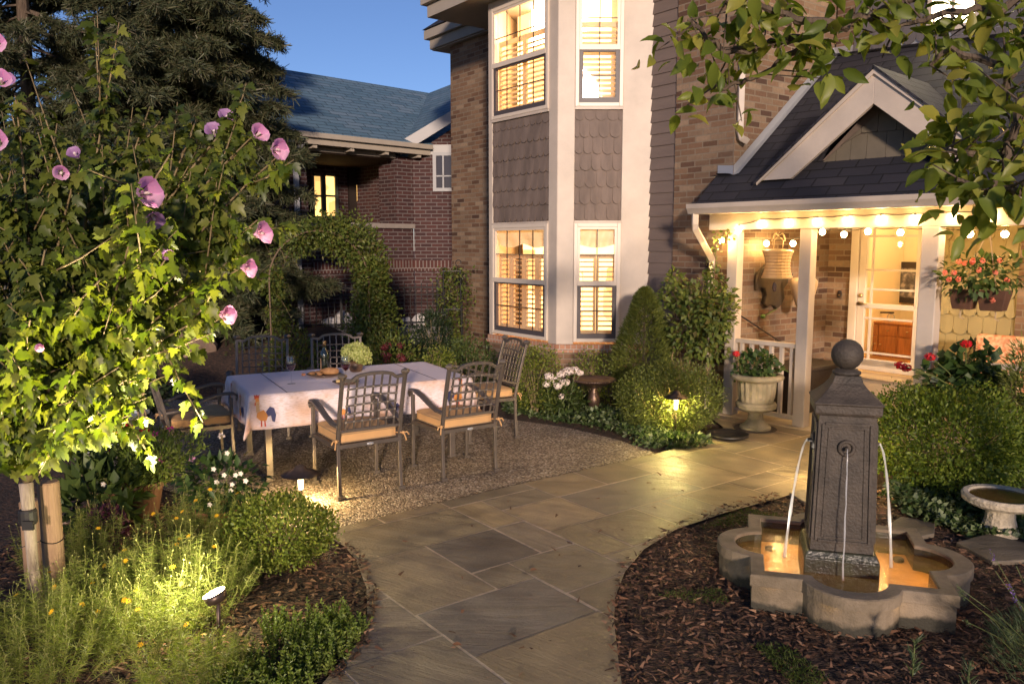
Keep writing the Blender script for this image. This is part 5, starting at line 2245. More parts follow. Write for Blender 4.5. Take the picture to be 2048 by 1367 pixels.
def ring(mb, paths, close_bottom=False):
    n = len(paths[0][0])
    b = len(mb.v)
    for pts, z in paths:
        for x, y in pts:
            p = FC + fx * x * BS + fy * y * BS + Z * z
            mb.v.append(tuple(p))
    for i in range(len(paths) - 1):
        for k in range(n):
            mb.f.append((b + i * n + k, b + i * n + (k + 1) % n, b + (i + 1) * n + (k + 1) % n, b + (i + 1) * n + k))


po = basin_path(.515, .245, .185)
po2 = basin_path(.525, .252, .190)
pi_ = basin_path(.445, .195, .165)
m = MB()
ring(m, [(po, 0), (po, .135), (po2, .140), (po2, .195), (basin_path(.52, .248, .187), .2), (basin_path(.45, .2, .167), .2), (pi_, .195), (pi_, .18)])
bas = m.build('basin', STONE, fount)
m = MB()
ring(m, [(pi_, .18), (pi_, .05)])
m.build('shaded_lining', WET_SHADE, bas)  # inner wall kept dark: its shade is put into the stone colour
m = MB()
m.add([FC + fx * x * BS + fy * y * BS + Z * .052 for x, y in basin_path(.449, .197, .167)], [tuple(range(len(pi_)))])
m.build('basin_floor', SILT, fount)
wm, wt, wb = newmat('pool_water')
tr_ = nd(wt, 'ShaderNodeBsdfTransparent')
tr_.inputs[0].default_value = (.95, .88, .72, 1)
gl_ = nd(wt, 'ShaderNodeBsdfGlossy')
gl_.inputs['Roughness'].default_value = .14
fr_ = nd(wt, 'ShaderNodeFresnel')
fr_.inputs['IOR'].default_value = 1.4
wn_ = nd(wt, 'ShaderNodeTexNoise', Scale=14.0, Detail=2.0)
tc_ = nd(wt, 'ShaderNodeTexCoord')
wt.links.new(tc_.outputs['Object'], wn_.inputs['Vector'])
bp_ = nd(wt, 'ShaderNodeBump', Strength=.25, Distance=.01)
wt.links.new(wn_.outputs['Fac'], bp_.inputs['Height'])
wt.links.new(bp_.outputs[0], gl_.inputs['Normal'])
wt.links.new(bp_.outputs[0], fr_.inputs['Normal'])
mx_ = nd(wt, 'ShaderNodeMixShader')
df_ = nd(wt, 'ShaderNodeBsdfDiffuse')
df_.inputs[0].default_value = (.42, .235, .07, 1)
mt_ = nd(wt, 'ShaderNodeMixShader')
mt_.inputs[0].default_value = .30
wt.links.new(tr_.outputs[0], mt_.inputs[1])
wt.links.new(df_.outputs[0], mt_.inputs[2])
wt.links.new(fr_.outputs[0], mx_.inputs[0])
wt.links.new(mt_.outputs[0], mx_.inputs[1])
wt.links.new(gl_.outputs[0], mx_.inputs[2])
wt.links.new(mx_.outputs[0], wt.nodes['Material Output'].inputs[0])
m = MB()
m.add([FC + fx * x * BS + fy * y * BS + Z * .145 for x, y in basin_path(.447, .196, .166)], [tuple(range(len(pi_)))])
m.build('pool_water', wm, fount)
FP = FC - fy * .05 - fx * .02
m = MB()
m.fbox(FP, fx, fy, Z, (-.19, .19), (-.19, .19), (.053, .225))
b = len(m.v)


def sq(h, z, c=FP):
    return [c + fx * x + fy * y + Z * z for x, y in ((-h, -h), (h, -h), (h, h), (-h, h))]


def frustum(mb, levels):
    b = len(mb.v)
    for h, z in levels:
        mb.v += [tuple(p) for p in sq(h, z)]
    for i in range(len(levels) - 1):
        for k in range(4):
            mb.f.append((b + i * 4 + k, b + i * 4 + (k + 1) % 4, b + (i + 1) * 4 + (k + 1) % 4, b + (i + 1) * 4 + k))
    mb.f.append((b + 3, b + 2, b + 1, b))
    e = b + 4 * (len(levels) - 1)
    mb.f.append((e, e + 1, e + 2, e + 3))


frustum(m, [(.19, .2255), (.172, .262)])
m.build('plinth', WET_SHADE, fount, bevel=.006)
m = MB()
frustum(m, [(.160, .262), (.143, 1.0)])
for d in range(4):
    q = d * math.pi / 2
    a1 = fx * math.cos(q) + fy * math.sin(q)
    n1 = fx * math.sin(q) - fy * math.cos(q)

    def hw(z):
        return .160 + (.143 - .160) * (z - .262) / (1.0 - .262)
    for ins, dd, wd in ((.026, .010, .016), (.056, .006, .012)):
        for (x0, x1, z0_, z1_) in ((-1, -1, .31, .965), (1, 1, .31, .965)):
            zl, zh = .30 + ins * .7, .975 - ins * .7
            for s in (x0,):
                pb = FP + n1 * hw(zl) + a1 * (s * (hw(zl) - ins)) + Z * zl
                pt2 = FP + n1 * hw(zh) + a1 * (s * (hw(zh) - ins)) + Z * zh
                m.prism([pb + a1 * wd / 2, pb - a1 * wd / 2, pt2 - a1 * wd / 2, pt2 + a1 * wd / 2], n1 * dd)
        for zz in (zl, zh):
            c = FP + n1 * (hw(zz)) + Z * zz
            m.fbox(c, a1, n1, Z, (-(hw(zz) - ins - wd / 2 - .0005), hw(zz) - ins - wd / 2 - .0005), (-.003, dd - .0005), (-wd / 2, wd / 2))
m.build('pillar', STONED, fount, bevel=.004)
m = MB()
frustum(m, [(.143, 1.0005), (.158, 1.006), (.166, 1.018), (.166, 1.058)])
frustum(m, [(.166, 1.0585), (.174, 1.064), (.172, 1.070), (.138, 1.098), (.106, 1.130), (.080, 1.165), (.064, 1.205)])
m.build('cap', STONED, fount, bevel=.004)
m = MB()
m.lathe([(.068, 1.2055), (.074, 1.21), (.074, 1.222), (.056, 1.228), (.054, 1.236)], FP, n=24)
pr = [(.083 * math.sin(R(a)), 1.312 - .083 * math.cos(R(a))) for a in range(24, 181, 12)]
m.lathe(pr, FP, n=24)
m.build('ball_finial', STONED, fount, smooth=True)
STRM = None
sm_, st_, sb_ = newmat('falling_water')
sb_.inputs['Base Color'].default_value = (.85, .88, .92, 1)
sb_.inputs['Roughness'].default_value = .12
tl_ = nd(st_, 'ShaderNodeBsdfTranslucent')
tl_.inputs[0].default_value = (.95, .95, .95, 1)
tp_ = nd(st_, 'ShaderNodeBsdfTransparent')
m1_ = nd(st_, 'ShaderNodeMixShader')
m1_.inputs[0].default_value = .5
st_.links.new(sb_.outputs[0], m1_.inputs[1])
st_.links.new(tl_.outputs[0], m1_.inputs[2])
m2_ = nd(st_, 'ShaderNodeMixShader')
m2_.inputs[0].default_value = .5
st_.links.new(m1_.outputs[0], m2_.inputs[1])
st_.links.new(tp_.outputs[0], m2_.inputs[2])
st_.links.new(m2_.outputs[0], st_.nodes['Material Output'].inputs[0])
SPZ = .83
for d, reach in (((-1, 0), .10), ((1, 0), .10), ((0, -1), .08)):
    dirv = fx * d[0] + fy * d[1]
    o = FP + dirv * .148 + Z * SPZ
    m = MB()
    m.tube([o - dirv * .01, o + dirv * .035], .011, n=8)
    side = Vector((-dirv.y, dirv.x, 0))
    rp_ = [o + side * (.036 * math.cos(q)) + Z * (.036 * math.sin(q)) + dirv * .004 for q in [2 * math.pi * i / 20 for i in range(21)]]
    m.tube(rp_, .011, n=6, cap=False)
    m.build('spout', STONED, fount, smooth=True)
    m = MB()
    pts, rs_ = [], []
    for k in range(15):
        u = k / 14
        pts.append(o + dirv * (.03 + reach * u) + Z * (.004 - (SPZ - .14) * u * u))
        pts[-1] = pts[-1] + side * (.0025 * math.sin(k * 2.3) * u)
        rs_.append((1 + .25 * math.sin(k * 1.9)) * (.0045 + .004 * u) * (1.0 if d[0] else .55))
    m.tube(pts, rs_, n=6)
    m.build('water_stream', sm_, fount, smooth=True)
    if d[0]:
        lo_ = pts[-1] + fy * -.03 + dirv * .03 + Z * .02
        lamp('stream_lamp', lo_, 16.0, (1.0, .92, .78), fount, 'SPOT', .008, aim=(pts[6] - lo_), cone=18, blend=.5)
for px_, py_ in ((-.36, .28), (.36, .30), (-.30, -.30), (.34, -.28)):
    o = FC + fx * px_ + fy * py_
    m = MB()
    m.lathe([(.03, .053), (.032, .07), (.02, .078)], o, n=12)
    lf = m.build('pool_light', IRON, fount)
for px_, py_ in ((-.26, .26), (.26, .26), (-.28, -.26), (.28, -.26), (.0, -.42), (-.46, 0), (.46, 0)):
    o = FC + fx * px_ + fy * py_
    lamp('pool_glow_fill', o + Z * .140, (.55 if abs(px_) < .4 else .3), (1.0, .60, .22), fount, 'AREA', aim=(0, 0, -1), size=.42 if abs(px_) < .4 else .28)  # added fill lights facing down, only to make the basin floor glow amber
# ------------------------------------------------------------------ path lights and spot
COPPER = M('aged_copper_shade', (.10, .07, .055), .4, metal=.6, var=.3, scale=12)


def path_light(px, py, ztop, rs, watts, label, zbase=.0, px_is=None, col=(1.0, .70, .30)):
    p = gp(px, py, zbase) if px_is is None else Vector(px_is)
    p.z = 0
    t = thing('path_light', label, 'lamp', p, group='mushroom shaped path lights')
    m = MB()
    m.tube([p, p + Z * (ztop - .10)], .011, n=8)
    m.lathe([(.014, ztop - .12), (.019, ztop - .10), (.019, ztop - .09)], p, n=12)
    m.build('stem', COPPER, t, smooth=True)
    m = MB()
    m.lathe([(.015, ztop - .15), (.019, ztop - .13), (.023, ztop - .02), (.018, ztop - .015)], p, n=14)
    m.build('lamp_glass', emit('lit_frosted_glass', (1.0, .66, .30), 4.0), t, smooth=True)
    m = MB()
    m.lathe([(rs, ztop - .035), (rs * 1.0, ztop - .032), (rs * .62, ztop - .008), (rs * .34, ztop + .006), (rs * .30, ztop + .022), (rs * .16, ztop + .034), (.004, ztop + .038)], p, n=28)
    m.f.pop(-2)
    s = m.build('lamp_shade', COPPER, t, smooth=True)
    sd_ = s.modifiers.new('thick', 'SOLIDIFY')
    sd_.thickness = .002
    lamp('path_lamp', p + Z * (ztop - .055), watts, col, t, rad=.03)
    return t


path_light(603, 1010, .27, .14, 85, 'dark mushroom path light behind the clipped round boxwood at the gravel edge')
path_light(1357, 880, .47, .115, 95, 'lit mushroom path light in front of the big fluffy bush by the path', px_is=(1.585, 7.60, 0), col=(1.0, .78, .24))
path_light(1690, 930, .46, .12, 80, 'path light behind the fountain pillar lighting the flagstones', px_is=(2.56, 6.15, 0))
sp = Vector(dp(436, 1236, 3.60))
sp.z = 0
spot = thing('garden_spotlight', 'small bright uplight among the feathery yellow flowered plants', 'lamp', sp)
aim = Vector((-.42, .02, 1.0)).normalized()
c = sp + Z * .24
m = MB()
m.tube([sp, c - aim * .012], .010, n=8)
m.tube([c - aim * .015, c - aim * .005, c + aim * .035], [.025, .048, .055], n=18)
m.build('housing', COPPER, spot, smooth=True)
m = MB()
cam_dir = (Vector((0, 0, CAMH)) - c).normalized()
m.tube([c + aim * .0352, c + aim * .0375], .052, n=18)
m.build('lens', LENS, spot)
lamp('spot_lamp', c + aim * .06, 300, (1.0, .82, .52), spot, 'SPOT', .03, aim=aim, cone=84, blend=1.0)
lamp('spot_spill', c + aim * .10 + Vector((-.16, .08, .05)), 11.0, (1.0, .88, .5), spot, rad=.03)
# ------------------------------------------------------------------ foliage colours
BOX = leafmat('boxwood_leaf', [(.06, .09, .012), (.11, .15, .02), (.17, .21, .032), (.27, .29, .055)], tr=.3)
BOXD = leafmat('dark_box_leaf', [(.032, .055, .014), (.055, .085, .02), (.085, .12, .03)], tr=.2)
SPRC = leafmat('dwarf_spruce_needle', [(.075, .10, .02), (.11, .135, .026), (.16, .175, .038)], tr=.15)
FLUF = leafmat('fluffy_bush_leaf', [(.06, .08, .018), (.09, .115, .024), (.14, .165, .04)], tr=.25)
BIGS = leafmat('spirea_leaf', [(.045, .08, .010), (.08, .125, .014), (.13, .18, .022), (.19, .24, .035)], tr=.28)
VINE = leafmat('climber_leaf', [(.05, .08, .016), (.09, .125, .022), (.15, .19, .035), (.10, .08, .022)], tr=.25)
HIB = leafmat('hibiscus_leaf', [(.04, .062, .012), (.07, .098, .016), (.11, .14, .022), (.17, .185, .035)], tr=.33, rough=.42)
APPLE = leafmat('apple_leaf', [(.09, .13, .02), (.14, .185, .03), (.20, .24, .04), (.30, .28, .055)], tr=.45, rough=.42)
SPRUCE = leafmat('spruce_needle', [(.035, .048, .026), (.06, .075, .035), (.09, .095, .045), (.08, .07, .04)], tr=.1)
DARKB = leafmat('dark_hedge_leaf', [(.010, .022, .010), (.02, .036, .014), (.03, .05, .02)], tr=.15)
THREAD = leafmat('threadleaf', [(.09, .12, .02), (.14, .18, .03), (.20, .24, .05), (.28, .27, .09)], tr=.35)
GCOV = leafmat('ground_cover_leaf', [(.035, .065, .018), (.06, .10, .03), (.10, .14, .05), (.22, .26, .16)], tr=.22)
GRASS = leafmat('grass_blade', [(.05, .085, .015), (.08, .12, .02), (.12, .15, .035)], tr=.3)
SEDUM = leafmat('thyme_leaf', [(.07, .11, .015), (.11, .16, .025), (.18, .22, .045)], tr=.25)
LAVL = leafmat('lavender_leaf', [(.04, .065, .03), (.07, .10, .045), (.10, .13, .06)], tr=.2)
GERL = leafmat('geranium_leaf', [(.02, .045, .012), (.035, .07, .016), (.055, .09, .02)], tr=.22)
REDF = leafmat('red_petal', [(.45, .006, .012), (.62, .012, .02), (.35, .004, .015)], tr=.2)
PINKF = leafmat('pink_petal', [(.70, .33, .55), (.78, .45, .66), (.66, .28, .54)], tr=.4)
MAUVE = leafmat('mauve_petal', [(.36, .19, .42), (.46, .27, .50)], tr=.35)
WHITF = leafmat('white_petal', [(.78, .70, .66), (.82, .76, .70), (.74, .62, .60)], tr=.3)
YELF = leafmat('yellow_petal', [(.75, .42, .02), (.80, .50, .03), (.68, .34, .02)], tr=.3)
PURP = leafmat('lavender_petal', [(.13, .07, .30), (.20, .11, .38)], tr=.25)
BARK = M('grey_brown_bark', (.13, .095, .065), .85, col2=(.06, .042, .03), scale=9, bump=.7, bscale=25, stretch=(3, 3, .6))
BARKP = M('pale_smooth_bark', (.46, .38, .29), .75, col2=(.17, .13, .09), scale=9, bump=.5, bscale=45, stretch=(3, 3, .5))
TWIG = M('green_brown_twig', (.20, .15, .075), .75, var=.25, scale=10)
STEM = M('green_stem', (.10, .13, .035), .65)


def stems_mesh(c, r, n, seed, rad=.006, base=None):
    rr = np.random.default_rng(seed)
    m = MB()
    base = Vector(base if base is not None else (c[0], c[1], 0))
    for k in range(n):
        d = unit(rr.normal(size=3))
        d[2] = abs(d[2]) * .8 + .1
        e = Vector(c) + Vector((d[0] * r[0] * .8, d[1] * r[1] * .8, d[2] * r[2] * .8))
        b = base + Vector((rr.normal() * .03, rr.normal() * .03, 0))
        mid = (b + e) / 2 + Vector((rr.normal() * .02, rr.normal() * .02, .03))
        m.tube([b, mid, e], [rad * 1.3, rad, rad * .5], n=4)
    return m


def shrub(name, label, cat, c, r, n, L, W, mat, shape='oval', seed=0, amt=.2, k=3.0, up=.35, rand=.55, fill=.5, group=None, zmin=-.98, stem=14, ground=True):
    """a bush: twigs from one root and leaves packed through a lumpy crown"""
    t = thing(name, label, cat, (c[0], c[1], 0), group=group)
    P, D = ellipsoid_points(n, c, r, seed, amt, k, fill, zmin)
    if ground:
        kk = P[:, 2] > .01
        P, D = P[kk], D[kk]
    m_ = len(P)
    dirs = D + rng.normal(size=P.shape) * rand + np.array([0, 0, up])
    leaves('foliage', P, dirs, rng.uniform(.7, 1.3, m_) * L, rng.uniform(.7, 1.3, m_) * W, mat, t, shape, N=D + rng.normal(size=P.shape) * .6)
    if stem:
        stems_mesh(c, r, stem, seed).build('stems', TWIG, t)
    return t


def px_shrub(name, label, cat, cx, ytop, halfw, D, n, L, W, mat, depth=None, zlow=0.0, **kw):
    """size and place a bush from its photographed width, top and distance"""
    x = dp(cx, 600, D).x
    zt = dp(cx, ytop, D).z
    rx = halfw * D / FPX
    rz = (zt - zlow) / 2
    return shrub(name, label, cat, (x, D, zlow + rz * .96), (rx, depth or rx, rz), n, L, W, mat, **kw)


px_shrub('boxwood', 'clipped round boxwood in front of the mushroom lamp, nearest of the boxwoods', 'shrub', 541, 992, 112, 4.62, 9500, .021, .014, BOX, seed=1, amt=.10, k=5, rand=.8, up=.5, fill=.35)
px_shrub('boxwood', 'dark green boxwood ball beside the house corner, partly behind the pale small one', 'shrub', 935, 672, 66, 9.9, 3600, .03, .018, BOXD, seed=2, amt=.12, k=5)
px_shrub('boxwood', 'small yellow green boxwood ball left in front of a darker one beyond the table', 'shrub', 876, 690, 36, 9.4, 1800, .028, .017, BOX, seed=3, amt=.1, k=5)
px_shrub('boxwood', 'tall round boxwood behind the turned metal chair at the far table end', 'shrub', 1072, 684, 52, 8.85, 3600, .028, .017, BOX, seed=4, amt=.1, k=5)
px_shrub('boxwood', 'low flat boxwood under the angled bay window behind the bronze birdbath', 'shrub', 1192, 698, 58, 9.35, 2600, .028, .017, BOX, seed=5, amt=.12, k=5)
px_shrub('evergreen_shrub', 'small dark cone shaped evergreen at the foot of the vine obelisk', 'shrub', 868, 610, 36, 11.5, 2200, .05, .016, DARKB, seed=6, amt=.12, up=.7, shape='blade')

# dwarf conifer cone
t = thing('dwarf_conifer', 'dense cone shaped dwarf conifer against the bay corner', 'conifer', (dp(1290, 600, 9.1).x, 9.1, 0))
cx_ = dp(1290, 600, 9.1).x
zt_ = dp(1290, 580, 9.1).z
n = 15000
h = rng.random(n) ** .8
ang = rng.random(n) * 6.283
prof = .345 * np.minimum(1, (1 - h) * 1.55 + .12) ** .8 * np.where(h > .93, np.sqrt(np.maximum(0, (1 - h) / .07)), 1)
D3 = np.stack([np.cos(ang), np.sin(ang), h * 4 - 2], 1)
rad = prof * (1 - .35 * rng.random(n) ** 2) * lumpy(D3, 8, .13, 4)
P = np.stack([cx_ + np.cos(ang) * rad, 9.1 + np.sin(ang) * rad, h * zt_ + .02], 1)
dirs = np.stack([np.cos(ang), np.sin(ang), np.full(n, .55)], 1) + rng.normal(size=(n, 3)) * .4
leaves('foliage', P, dirs, rng.uniform(.03, .06, n), rng.uniform(.008, .014, n), SPRC, t, 'blade')
m = MB()
m.tube([(cx_, 9.1, 0), (cx_, 9.1, zt_ * .9)], [.03, .008], n=6)
m.build('trunk', BARK, t)

# climber on wall behind the porch downspout
t = thing('climbing_shrub', 'leafy climber with reddish shoots against the siding beside the downspout', 'climber', (2.0, 8.95, 0))
Ps, Ds = [], []
for (x, y, r_, cnt) in ((1345, 590, .14, 160), (1390, 610, .25, 520), (1428, 620, .22, 420), (1375, 665, .22, 300), (1415, 690, .22, 320), (1440, 650, .14, 200), (1350, 560, .10, 80), (1430, 560, .09, 50), (1420, 545, .06, 40), (1455, 590, .08, 60)):
    D_ = 9.15 - (x - 1330) * .0062
    c = dp(x, y, D_)
    P, D = ellipsoid_points(cnt, c, (r_, r_ * .6, r_), int(x), .25)
    Ps.append(P)
    Ds.append(D)
Ps, Ds = np.concatenate(Ps), np.concatenate(Ds)
leaves('foliage', Ps, Ds + rng.normal(size=Ps.shape) * .6 + np.array([0, 0, -.3]), rng.uniform(.04, .085, len(Ps)), rng.uniform(.03, .055, len(Ps)), VINE, t, N=Ds + np.array([0, -.4, .6]))
m = MB()
for x, y in ((1340, 580), (1385, 560), (1425, 600), (1360, 640), (1450, 600), (1435, 480), (1410, 555)):
    e = dp(x, y, 9.1 - (x - 1330) * .0062)
    b = Vector((2.05 + rng.normal() * .06, 8.95, 0))
    m.tube([b, (b + e) / 2 + Vector((rng.normal() * .08, 0, .1)), e], [.012, .008, .004], n=5)
m.build('stems', TWIG, t)
for (x, y, cnt) in ((1440, 476, 26), (1432, 500, 16), (1425, 530, 22), (1455, 468, 14)):
    c = np.array(dp(x, y, 8.7))
    P = c + rng.normal(size=(cnt, 3)) * .04
    leaves('foliage', P, rng.normal(size=(cnt, 3)) + np.array([0, 0, -.4]), .05, .035, VINE, t)

px_shrub('fluffy_bush', 'big rounded fine leaved bush behind the lit mushroom lamp', 'shrub', 1343, 722, 104, 7.99, 15000, .028, .013, FLUF, seed=11, amt=.08, k=4, rand=.7, up=.4, depth=.43, fill=.4)
px_shrub('green_shrub', 'large spreading bright green shrub between fountain and pale birdbath', 'shrub', 1900, 768, 168, 5.95, 19000, .030, .017, BIGS, seed=12, amt=.16, k=4.5, rand=.55, up=.15, depth=.62, zlow=.04)
px_shrub('dark_conifer', 'dark green conifer at the photo edge behind the big green shrub', 'conifer', 2058, 690, 44, 6.2, 3200, .05, .012, SPRC, seed=13, amt=.12, shape='blade', up=.6)
px_shrub('green_shrub', 'dark leafy shrub beyond the big green shrub at the photo edge', 'shrub', 2050, 860, 60, 6.0, 1500, .05, .03, BOXD, seed=14)

# geraniums by the right railing
t = thing('geranium', 'dark leaved geraniums with red heads growing in front of the right porch railing', 'plant', (3.65, 6.75, 0))
P, D = ellipsoid_points(620, dp(1925, 765, 6.75), (.36, .22, .24), 9, .25)
leaves('foliage', P, D + rng.normal(size=P.shape) * .5, rng.uniform(.06, .11, len(P)), rng.uniform(.06, .11, len(P)), GERL, t, N=D + np.array([0, -.3, .9]))
P, D = ellipsoid_points(160, dp(1990, 790, 6.6), (.24, .2, .2), 10, .2)
leaves('foliage', P, D + rng.normal(size=P.shape) * .5, rng.uniform(.06, .1, len(P)), rng.uniform(.06, .1, len(P)), GERL, t, N=D + np.array([0, -.3, .9]))


def head(c, r, mat, t, n=70, L=.022, W=.02):
    q = unit(rng.normal(size=(n, 3)))
    return leaves('flower', np.array(c) + q * r * np.array([1.2, 1.2, .8]), np.cross(q, rng.normal(size=q.shape)), L, W, mat, t, N=q)


m = MB()
for x, y, D_ in ((1800, 730, 6.5), (1812, 735, 6.5), (1860, 713, 6.5), (1932, 687, 6.5)):
    c = dp(x, y, D_)
    head(c, .035, REDF, t)
    b = dp(1930, 790, 6.7)
    m.tube([b, (b + c) / 2 + Vector((0, 0, .04)), c], .005, n=4)
m.build('stems', STEM, t)

# urn with plant
up_ = Vector((2.50, 8.06, .022))
urn = thing('stone_urn', 'weathered fluted stone urn on a round foot beside the porch railing', 'urn', up_)
URN = M('weathered_stone', (.32, .27, .18), .85, col2=(.15, .13, .075), scale=6, bump=.4, bscale=50)
m = MB()
base_h = [(.155, 0), (.155, .03), (.13, .045), (.10, .075), (.075, .11), (.072, .16), (.085, .185), (.16, .20), (.20, .225), (.205, .265), (.19, .285)]
m.lathe(base_h, up_, n=36)
b = len(m.v)
nfl = 72
lv = [(.165, .286), (.178, .34), (.185, .42), (.19, .485), (.195, .50)]
for i, (r_, z_) in enumerate(lv):
    for k in range(nfl):
        q = 2 * math.pi * k / nfl
        rr2 = r_ * (1 + (.028 if 0 < i < 4 else .0) * math.cos(q * 18))
        m.v.append((up_.x + rr2 * math.cos(q), up_.y + rr2 * math.sin(q), up_.z + z_))
for i in range(len(lv) - 1):
    for k in range(nfl):
        m.f.append((b + i * nfl + k, b + i * nfl + (k + 1) % nfl, b + (i + 1) * nfl + (k + 1) % nfl, b + (i + 1) * nfl + k))
m.lathe([(.196, .50), (.235, .512), (.262, .53), (.267, .55), (.255, .568), (.22, .575), (.20, .56), (.19, .50), (.001, .49)], up_, n=36)
m.build('urn_body', URN, urn, smooth=False)
m = MB()
m.lathe([(.20, -.0015), (.215, .006), (.21, .012), (.17, .008)], up_, n=28)
m.build('saucer', M('dark_saucer', (.04, .03, .025), .6), urn)
t = thing('potted_geranium', 'bushy dark plant with one red flower growing in the stone urn', 'plant', up_ + Z * .55)
P, D = ellipsoid_points(520, up_ + Vector((0, 0, .62)), (.21, .2, .19), 21, .2)
keep = P[:, 2] > up_.z + .53
P, D = P[keep], D[keep]
leaves('foliage', P, D + rng.normal(size=P.shape) * .5, rng.uniform(.04, .07, len(P)), rng.uniform(.035, .06, len(P)), GERL, t, N=D + np.array([0, -.2, .6]))
c = dp(1473, 707, 7.9)
head(c, .03, REDF, t, 60)
m = MB()
m.tube([up_ + Z * .55, up_ + Vector((-.16, -.05, .56)), c], .004, n=4)
m.build('stem', STEM, t)
# black round dish in the bed by the path
p = gp(1455, 878)
dish = thing('drip_dish', 'flat round black dish lying beside the path near the urn', 'dish', p + Z * .022)
m = MB()
m.lathe([(.16, .0245), (.20, .04), (.205, .062), (.19, .064), (.16, .045), (.001, .04)], Vector((p.x, p.y, .0)), n=24)
m.build('dish', M('black_plastic', (.012, .011, .012), .4), dish, smooth=True)

# bronze bird bath
p = gp(1187, 832)
bb_ = thing('bronze_birdbath', 'low dark bronze birdbath with wide bowl beside the white phlox', 'birdbath', p)
BRZ = M('bronze_patina', (.10, .065, .05), .4, metal=.6, var=.3, scale=9)
m = MB()
m.lathe([(.115, 0), (.115, .02), (.07, .04), (.05, .07), (.045, .09), (.065, .15), (.072, .2), (.05, .26), (.035, .30), (.04, .33)], p, n=20)
m.build('pedestal', BRZ, bb_, smooth=True)
m = MB()
m.lathe([(.04, .3305), (.10, .345), (.20, .385), (.235, .405), (.245, .42), (.235, .428), (.215, .41), (.10, .375), (.001, .365)], p, n=32)
for k in range(60):
    q = 2 * math.pi * k / 60
    m.blob(p + Vector((.243 * math.cos(q), .243 * math.sin(q), .415)), .010, nu=5, nv=4, lump=0)
m.build('bowl', BRZ, bb_, smooth=True)
# pale stone bird bath
p = Vector((dp(2003, 1000, 5.1).x, 5.1, 0))
bt = thing('stone_birdbath', 'pale rough stone birdbath at the photo edge under the green shrub', 'birdbath', p)
PST = M('pale_rough_stone', (.46, .40, .30), .9, var=.25, scale=20, bump=.8, bscale=40)
m = MB()
m.lathe([(.12, 0), (.11, .04), (.09, .11), (.085, .17), (.10, .19)], p, n=12)
m.build('pedestal', PST, bt, bevel=.01)
m = MB()
m.lathe([(.08, .1905), (.20, .205), (.232, .228), (.238, .258), (.225, .275), (.195, .271), (.18, .248), (.001, .238)], p, n=32)
m.build('bowl', PST, bt)
m = MB()
m.lathe([(.187, .2595), (.001, .2596)], p, n=32)
m.build('water', wm, bt)

# white phlox
p = Vector(dp(1115, 830, 8.75))
p.z = 0
t = thing('white_phlox', 'clump of white phlox heads on dark stems beside the bronze birdbath', 'flowers', p)
P, D = ellipsoid_points(750, p + Vector((.02, 0, .19)), (.27, .2, .22), 31, .2)
P[:, 2] = np.abs(P[:, 2])
leaves('foliage', P, D + rng.normal(size=P.shape) * .4 + np.array([0, 0, .3]), rng.uniform(.05, .09, len(P)), rng.uniform(.018, .028, len(P)), BOXD, t, N=D + np.array([0, 0, .6]))
m = MB()
for x, y, r_ in ((1098, 752, .045), (1110, 760, .055), (1122, 748, .042), (1136, 742, .05), (1150, 740, .045), (1131, 764, .04), (1093, 768, .035), (1116, 772, .04), (1123, 792, .026), (1160, 745, .03)):
    c = dp(x, y, 8.6 + rng.random() * .1)
    head(c, r_, WHITF, t, 70, .026, .024)
    m.tube([p + Vector((rng.normal() * .06, rng.normal() * .05, 0)), c - Z * .02], .005, n=4)
m.build('stems', STEM, t)

# creeping ground covers
def cover(name, px, n, hgt, L, W, mat, up=.4, patchy=0):
    P = scatter_poly(px, n)
    cl = lumpy(np.stack([P[:, 0], P[:, 1], P[:, 0] * 0], 1), len(name), .8, 4.0)
    P[:, 2] = rng.random(n) ** .7 * hgt * np.clip(cl, .25, 1.8) + .004
    if patchy:
        P = P[cl > patchy]
        n = len(P)
    D = rng.normal(size=(n, 3))
    D[:, 2] = D[:, 2] * .5 + up
    o = leaves(name, P, D, rng.uniform(.6, 1.3, n) * L, rng.uniform(.6, 1.3, n) * W, mat, None, N=rng.normal(size=(n, 3)) * .5 + np.array([0, 0, 1.0]))
    o['kind'] = 'stuff'
    return o


cover('ground_cover', [(1005, 828), (1130, 850), (1240, 876), (1300, 895), (1345, 890), (1290, 850), (1200, 815), (1080, 800), (1010, 800)], 4200, .09, .055, .035, GCOV)
cover('ground_cover', [(1760, 1000), (1800, 1038), (1880, 1060), (1925, 1075), (2060, 1085), (2075, 1010), (1960, 985), (1850, 985)], 3600, .10, .05, .035, GCOV)
cover('creeping_grass', [(1275, 1190), (1350, 1080), (1500, 1018), (1600, 1000), (1620, 1030), (1500, 1050), (1440, 1090), (1430, 1150), (1470, 1240), (1380, 1260)], 7000, .022, .022, .003, GRASS, up=.8, patchy=1.0)
cover('creeping_grass', [(1500, 1290), (1560, 1290), (1660, 1367), (1600, 1400)], 1200, .02, .022, .003, GRASS, up=.8, patchy=.9)
cover('ground_cover', [(640, 680), (760, 700), (860, 735), (900, 760), (780, 775), (600, 770), (420, 775), (330, 760), (430, 700)], 6500, .30, .06, .03, VINE)
cover('ground_cover', [(330, 690), (460, 660), (640, 660), (600, 690), (430, 720), (340, 740)], 1600, .18, .06, .03, DARKB)
px_shrub('variegated_plant', 'low pale edged leafy plant at the path edge under the lit mushroom lamp', 'plant', 1358, 868, 62, 7.42, 1300, .05, .032, GCOV, seed=41, amt=.25, depth=.16, zlow=-.05, up=.4)

